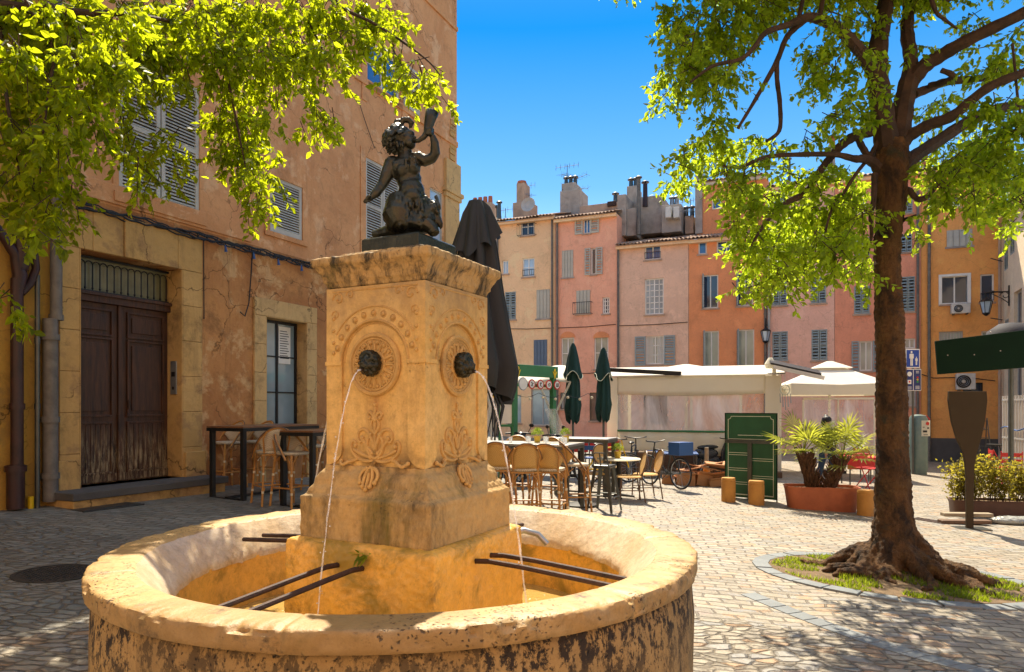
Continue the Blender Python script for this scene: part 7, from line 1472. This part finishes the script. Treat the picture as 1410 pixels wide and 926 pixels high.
for i in range(260):                                        # the crown above the picture
    a = rb_.uniform(0, 6.28); rad = 3.3*rb_.random()**.5; z = rb_.uniform(6.3, 9.4); x, y = TX+rad*math.cos(a), TY+.4+rad*math.sin(a)
    if HY-(z-H0)/y*F > -30: continue
    blobs.append(((x, y, z), rb_.uniform(.25,.42)))
for i in range(320):
    x, y, z = rb_.uniform(1.9, 6.5), rb_.uniform(6.4, 11.5), rb_.uniform(6.3, 8.6)
    if HY-(z-H0)/y*F > -30: continue
    blobs.append(((x, y, z), rb_.uniform(.3,.45)))
n_r = crown(RT, blobs, .071, 84, 5, M['leafg'])
# ------------------------------------------------------------ left tree (trunk stands just outside the picture)
lt = Vector((-6.3, 4.6, gz(-6.3))); LT = thing('tree', 'leafy tree whose hanging branches fill the top left corner', 'tree', lt)
m = MB(); m.tube([(0,0,-.1),(0,0,.3),(.05,0,1.5),(.2,.05,3.0),(.35,.1,4.4),(.5,.1,6.5)], [.42,.26,.22,.20,.19,.12], 16); sculpt('trunk', m, M['bark'], LT, .03, 2, .05, .09)
LL = [[(-560,40,4.7,30),(-250,20,5.0,22),(-60,5,5.2,13),(40,12,5.3,8),(110,18,5.4,6.5),(180,20,5.5,4.5),(260,35,5.6,3)],
 [(60,5,5.3,8),(75,30,5.4,7),(85,55,5.4,6),(95,80,5.5,4.5),(120,95,5.6,3.5),(150,130,5.6,2.4),(170,170,5.6,1.5)],
 [(35,0,5.2,3),(60,45,5.2,2.6),(90,90,5.2,2.2),(110,130,5.2,1.6),(125,170,5.2,1.2)],
 [(-300,10,5.0,16),(0,-40,5.6,10),(200,-30,5.8,7),(280,10,5.8,3.2),(305,70,5.8,2.6),(318,130,5.8,2.2),(330,190,5.8,1.6),(340,240,5.8,1)],
 [(200,-30,5.8,6),(360,-45,6,5),(440,-25,6.0,4),(470,10,6,3),(510,30,6,2.4),(550,55,6,2),(590,85,6,1.4),(610,110,6,1)],
 [(380,-40,6,3),(400,-10,6,2.2),(430,40,6,1.8),(450,90,6,1.4),(445,130,6,1)],[(20,10,5.3,4),(0,60,5.1,3.5),(10,140,5,3),(20,200,5,2),(30,260,5,1.4)],[(80,60,5.4,3.5),(70,110,5.2,2.5),(60,180,5.1,2),(55,240,5.1,1.2)]]
LL = [[(a, b_, Y+(.9 if a < 190 else 1.6)*min(1, max(0, (a+400)/400)), r_) for a, b_, Y, r_ in l_] for l_ in LL]
for l_ in LL: limb(LT, l_, mat=M['branch'])
blobs = []
Ll = [(20,20,40),(70,25,38),(120,15,36),(170,25,38),(220,20,36),(270,20,34),(320,15,34),(365,20,34),(410,15,32),(450,15,30),(490,15,26),(525,20,24),(550,40,18),
 (15,75,38),(60,80,36),(105,75,32),(150,75,34),(195,70,32),(240,70,30),(285,65,30),(330,70,32),(370,70,30),(410,65,28),(445,65,26),(480,55,24),(510,55,20),(540,75,20),(575,95,18),(600,115,17),(612,138,11),(570,125,14),(545,105,14),
 (15,130,36),(55,135,36),(100,130,32),(140,125,28),(180,115,24),(215,108,20),(255,105,16),(300,110,24),(335,115,28),(370,110,26),(405,100,20),(425,120,16),(440,150,16),(435,170,14),(455,165,12),(465,100,16),(420,175,8),(595,95,10),
 (10,185,34),(50,190,34),(95,185,30),(130,170,24),(165,165,18),(300,160,22),(335,165,26),(368,160,18),(310,200,22),(345,205,26),(375,205,12),(350,245,22),(372,240,14),(330,235,18),(350,275,15),(345,290,9),(370,275,9),(385,255,7),
 (10,240,32),(45,245,30),(80,235,26),(112,215,14),(25,285,26),(60,285,22),(85,280,14),(15,310,16),(45,315,13),(70,312,10),(105,290,8),(100,260,12),(68,330,6),
 (180,190,16),(200,215,18),(225,205,14),(185,235,13),(210,245,12),(235,235,12),(250,220,9),(170,210,12),(190,258,7),(240,190,10),(215,180,12),
 (5,410,12),(15,425,6),(0,395,10)]
for (a, b_, r_) in Ll: Y = rb_.uniform(5.4, 6.8) if a < 190 else rb_.uniform(6.9, 7.8) if a < 425 else rb_.uniform(6.9, 8.0); blobs.append((tuple(P(a, b_, Y)), r_*Y/F*1.02))
for (a, b_, r_) in Ll:
    if b_ < 150 and a < 460 and rb_.random() < .25: Y = rb_.uniform(7.6, 8.4) if a > 190 else rb_.uniform(6.5, 7.5); blobs.append((tuple(P(a, b_, Y)), r_*Y/F))
for i in range(20):
    a = rb_.uniform(0, 6.28); rad = 2.1*rb_.random()**.5; z = rb_.uniform(5.5, 8); x, y = -5.4+rad*math.cos(a), 5.6+rad*math.sin(a)
    if HY-(z-H0)/y*F > -40: continue
    blobs.append(((x, y, z), rb_.uniform(.25,.4)))
n_l = crown(LT, blobs, .082, 70, 6, M['leaf'], droop=.8)
print('leaves', n_r, n_l)
# grass in the pit
m = MB(); rr_ = random.Random(3)
for i in range(13000):
    a = rr_.uniform(0, 6.28); k = rr_.random()**.5*.97; x, y = pitpt(a); x = pc.x+(x-pc.x)*k; y = pc.y+(y-pc.y)*k
    if math.sin(x*5.1+1)*math.sin(y*6.3)+.5*math.sin(x*13+y*9) < -.15: continue
    d = math.hypot(x-TX, y-TY)
    if d < .32: continue
    h_ = rr_.uniform(.012,.045)*(1.5 if y < TY-.3 else 1); z = gz(x)+.01+.11*math.exp(-(d/.5)**2); an = rr_.uniform(0, 6.28); dx, dy = math.cos(an)*.006, math.sin(an)*.006; lx, ly = rr_.gauss(0,.02), rr_.gauss(0,.02)
    m.add([(x-dx,y-dy,z),(x+dx,y+dy,z),(x+lx,y+ly,z+h_)], [(0,1,2)])
tag(m.build('grass', M['grass']), 'short grass and weeds round the roots in the kerbed tree pit', 'grass', kind='stuff')
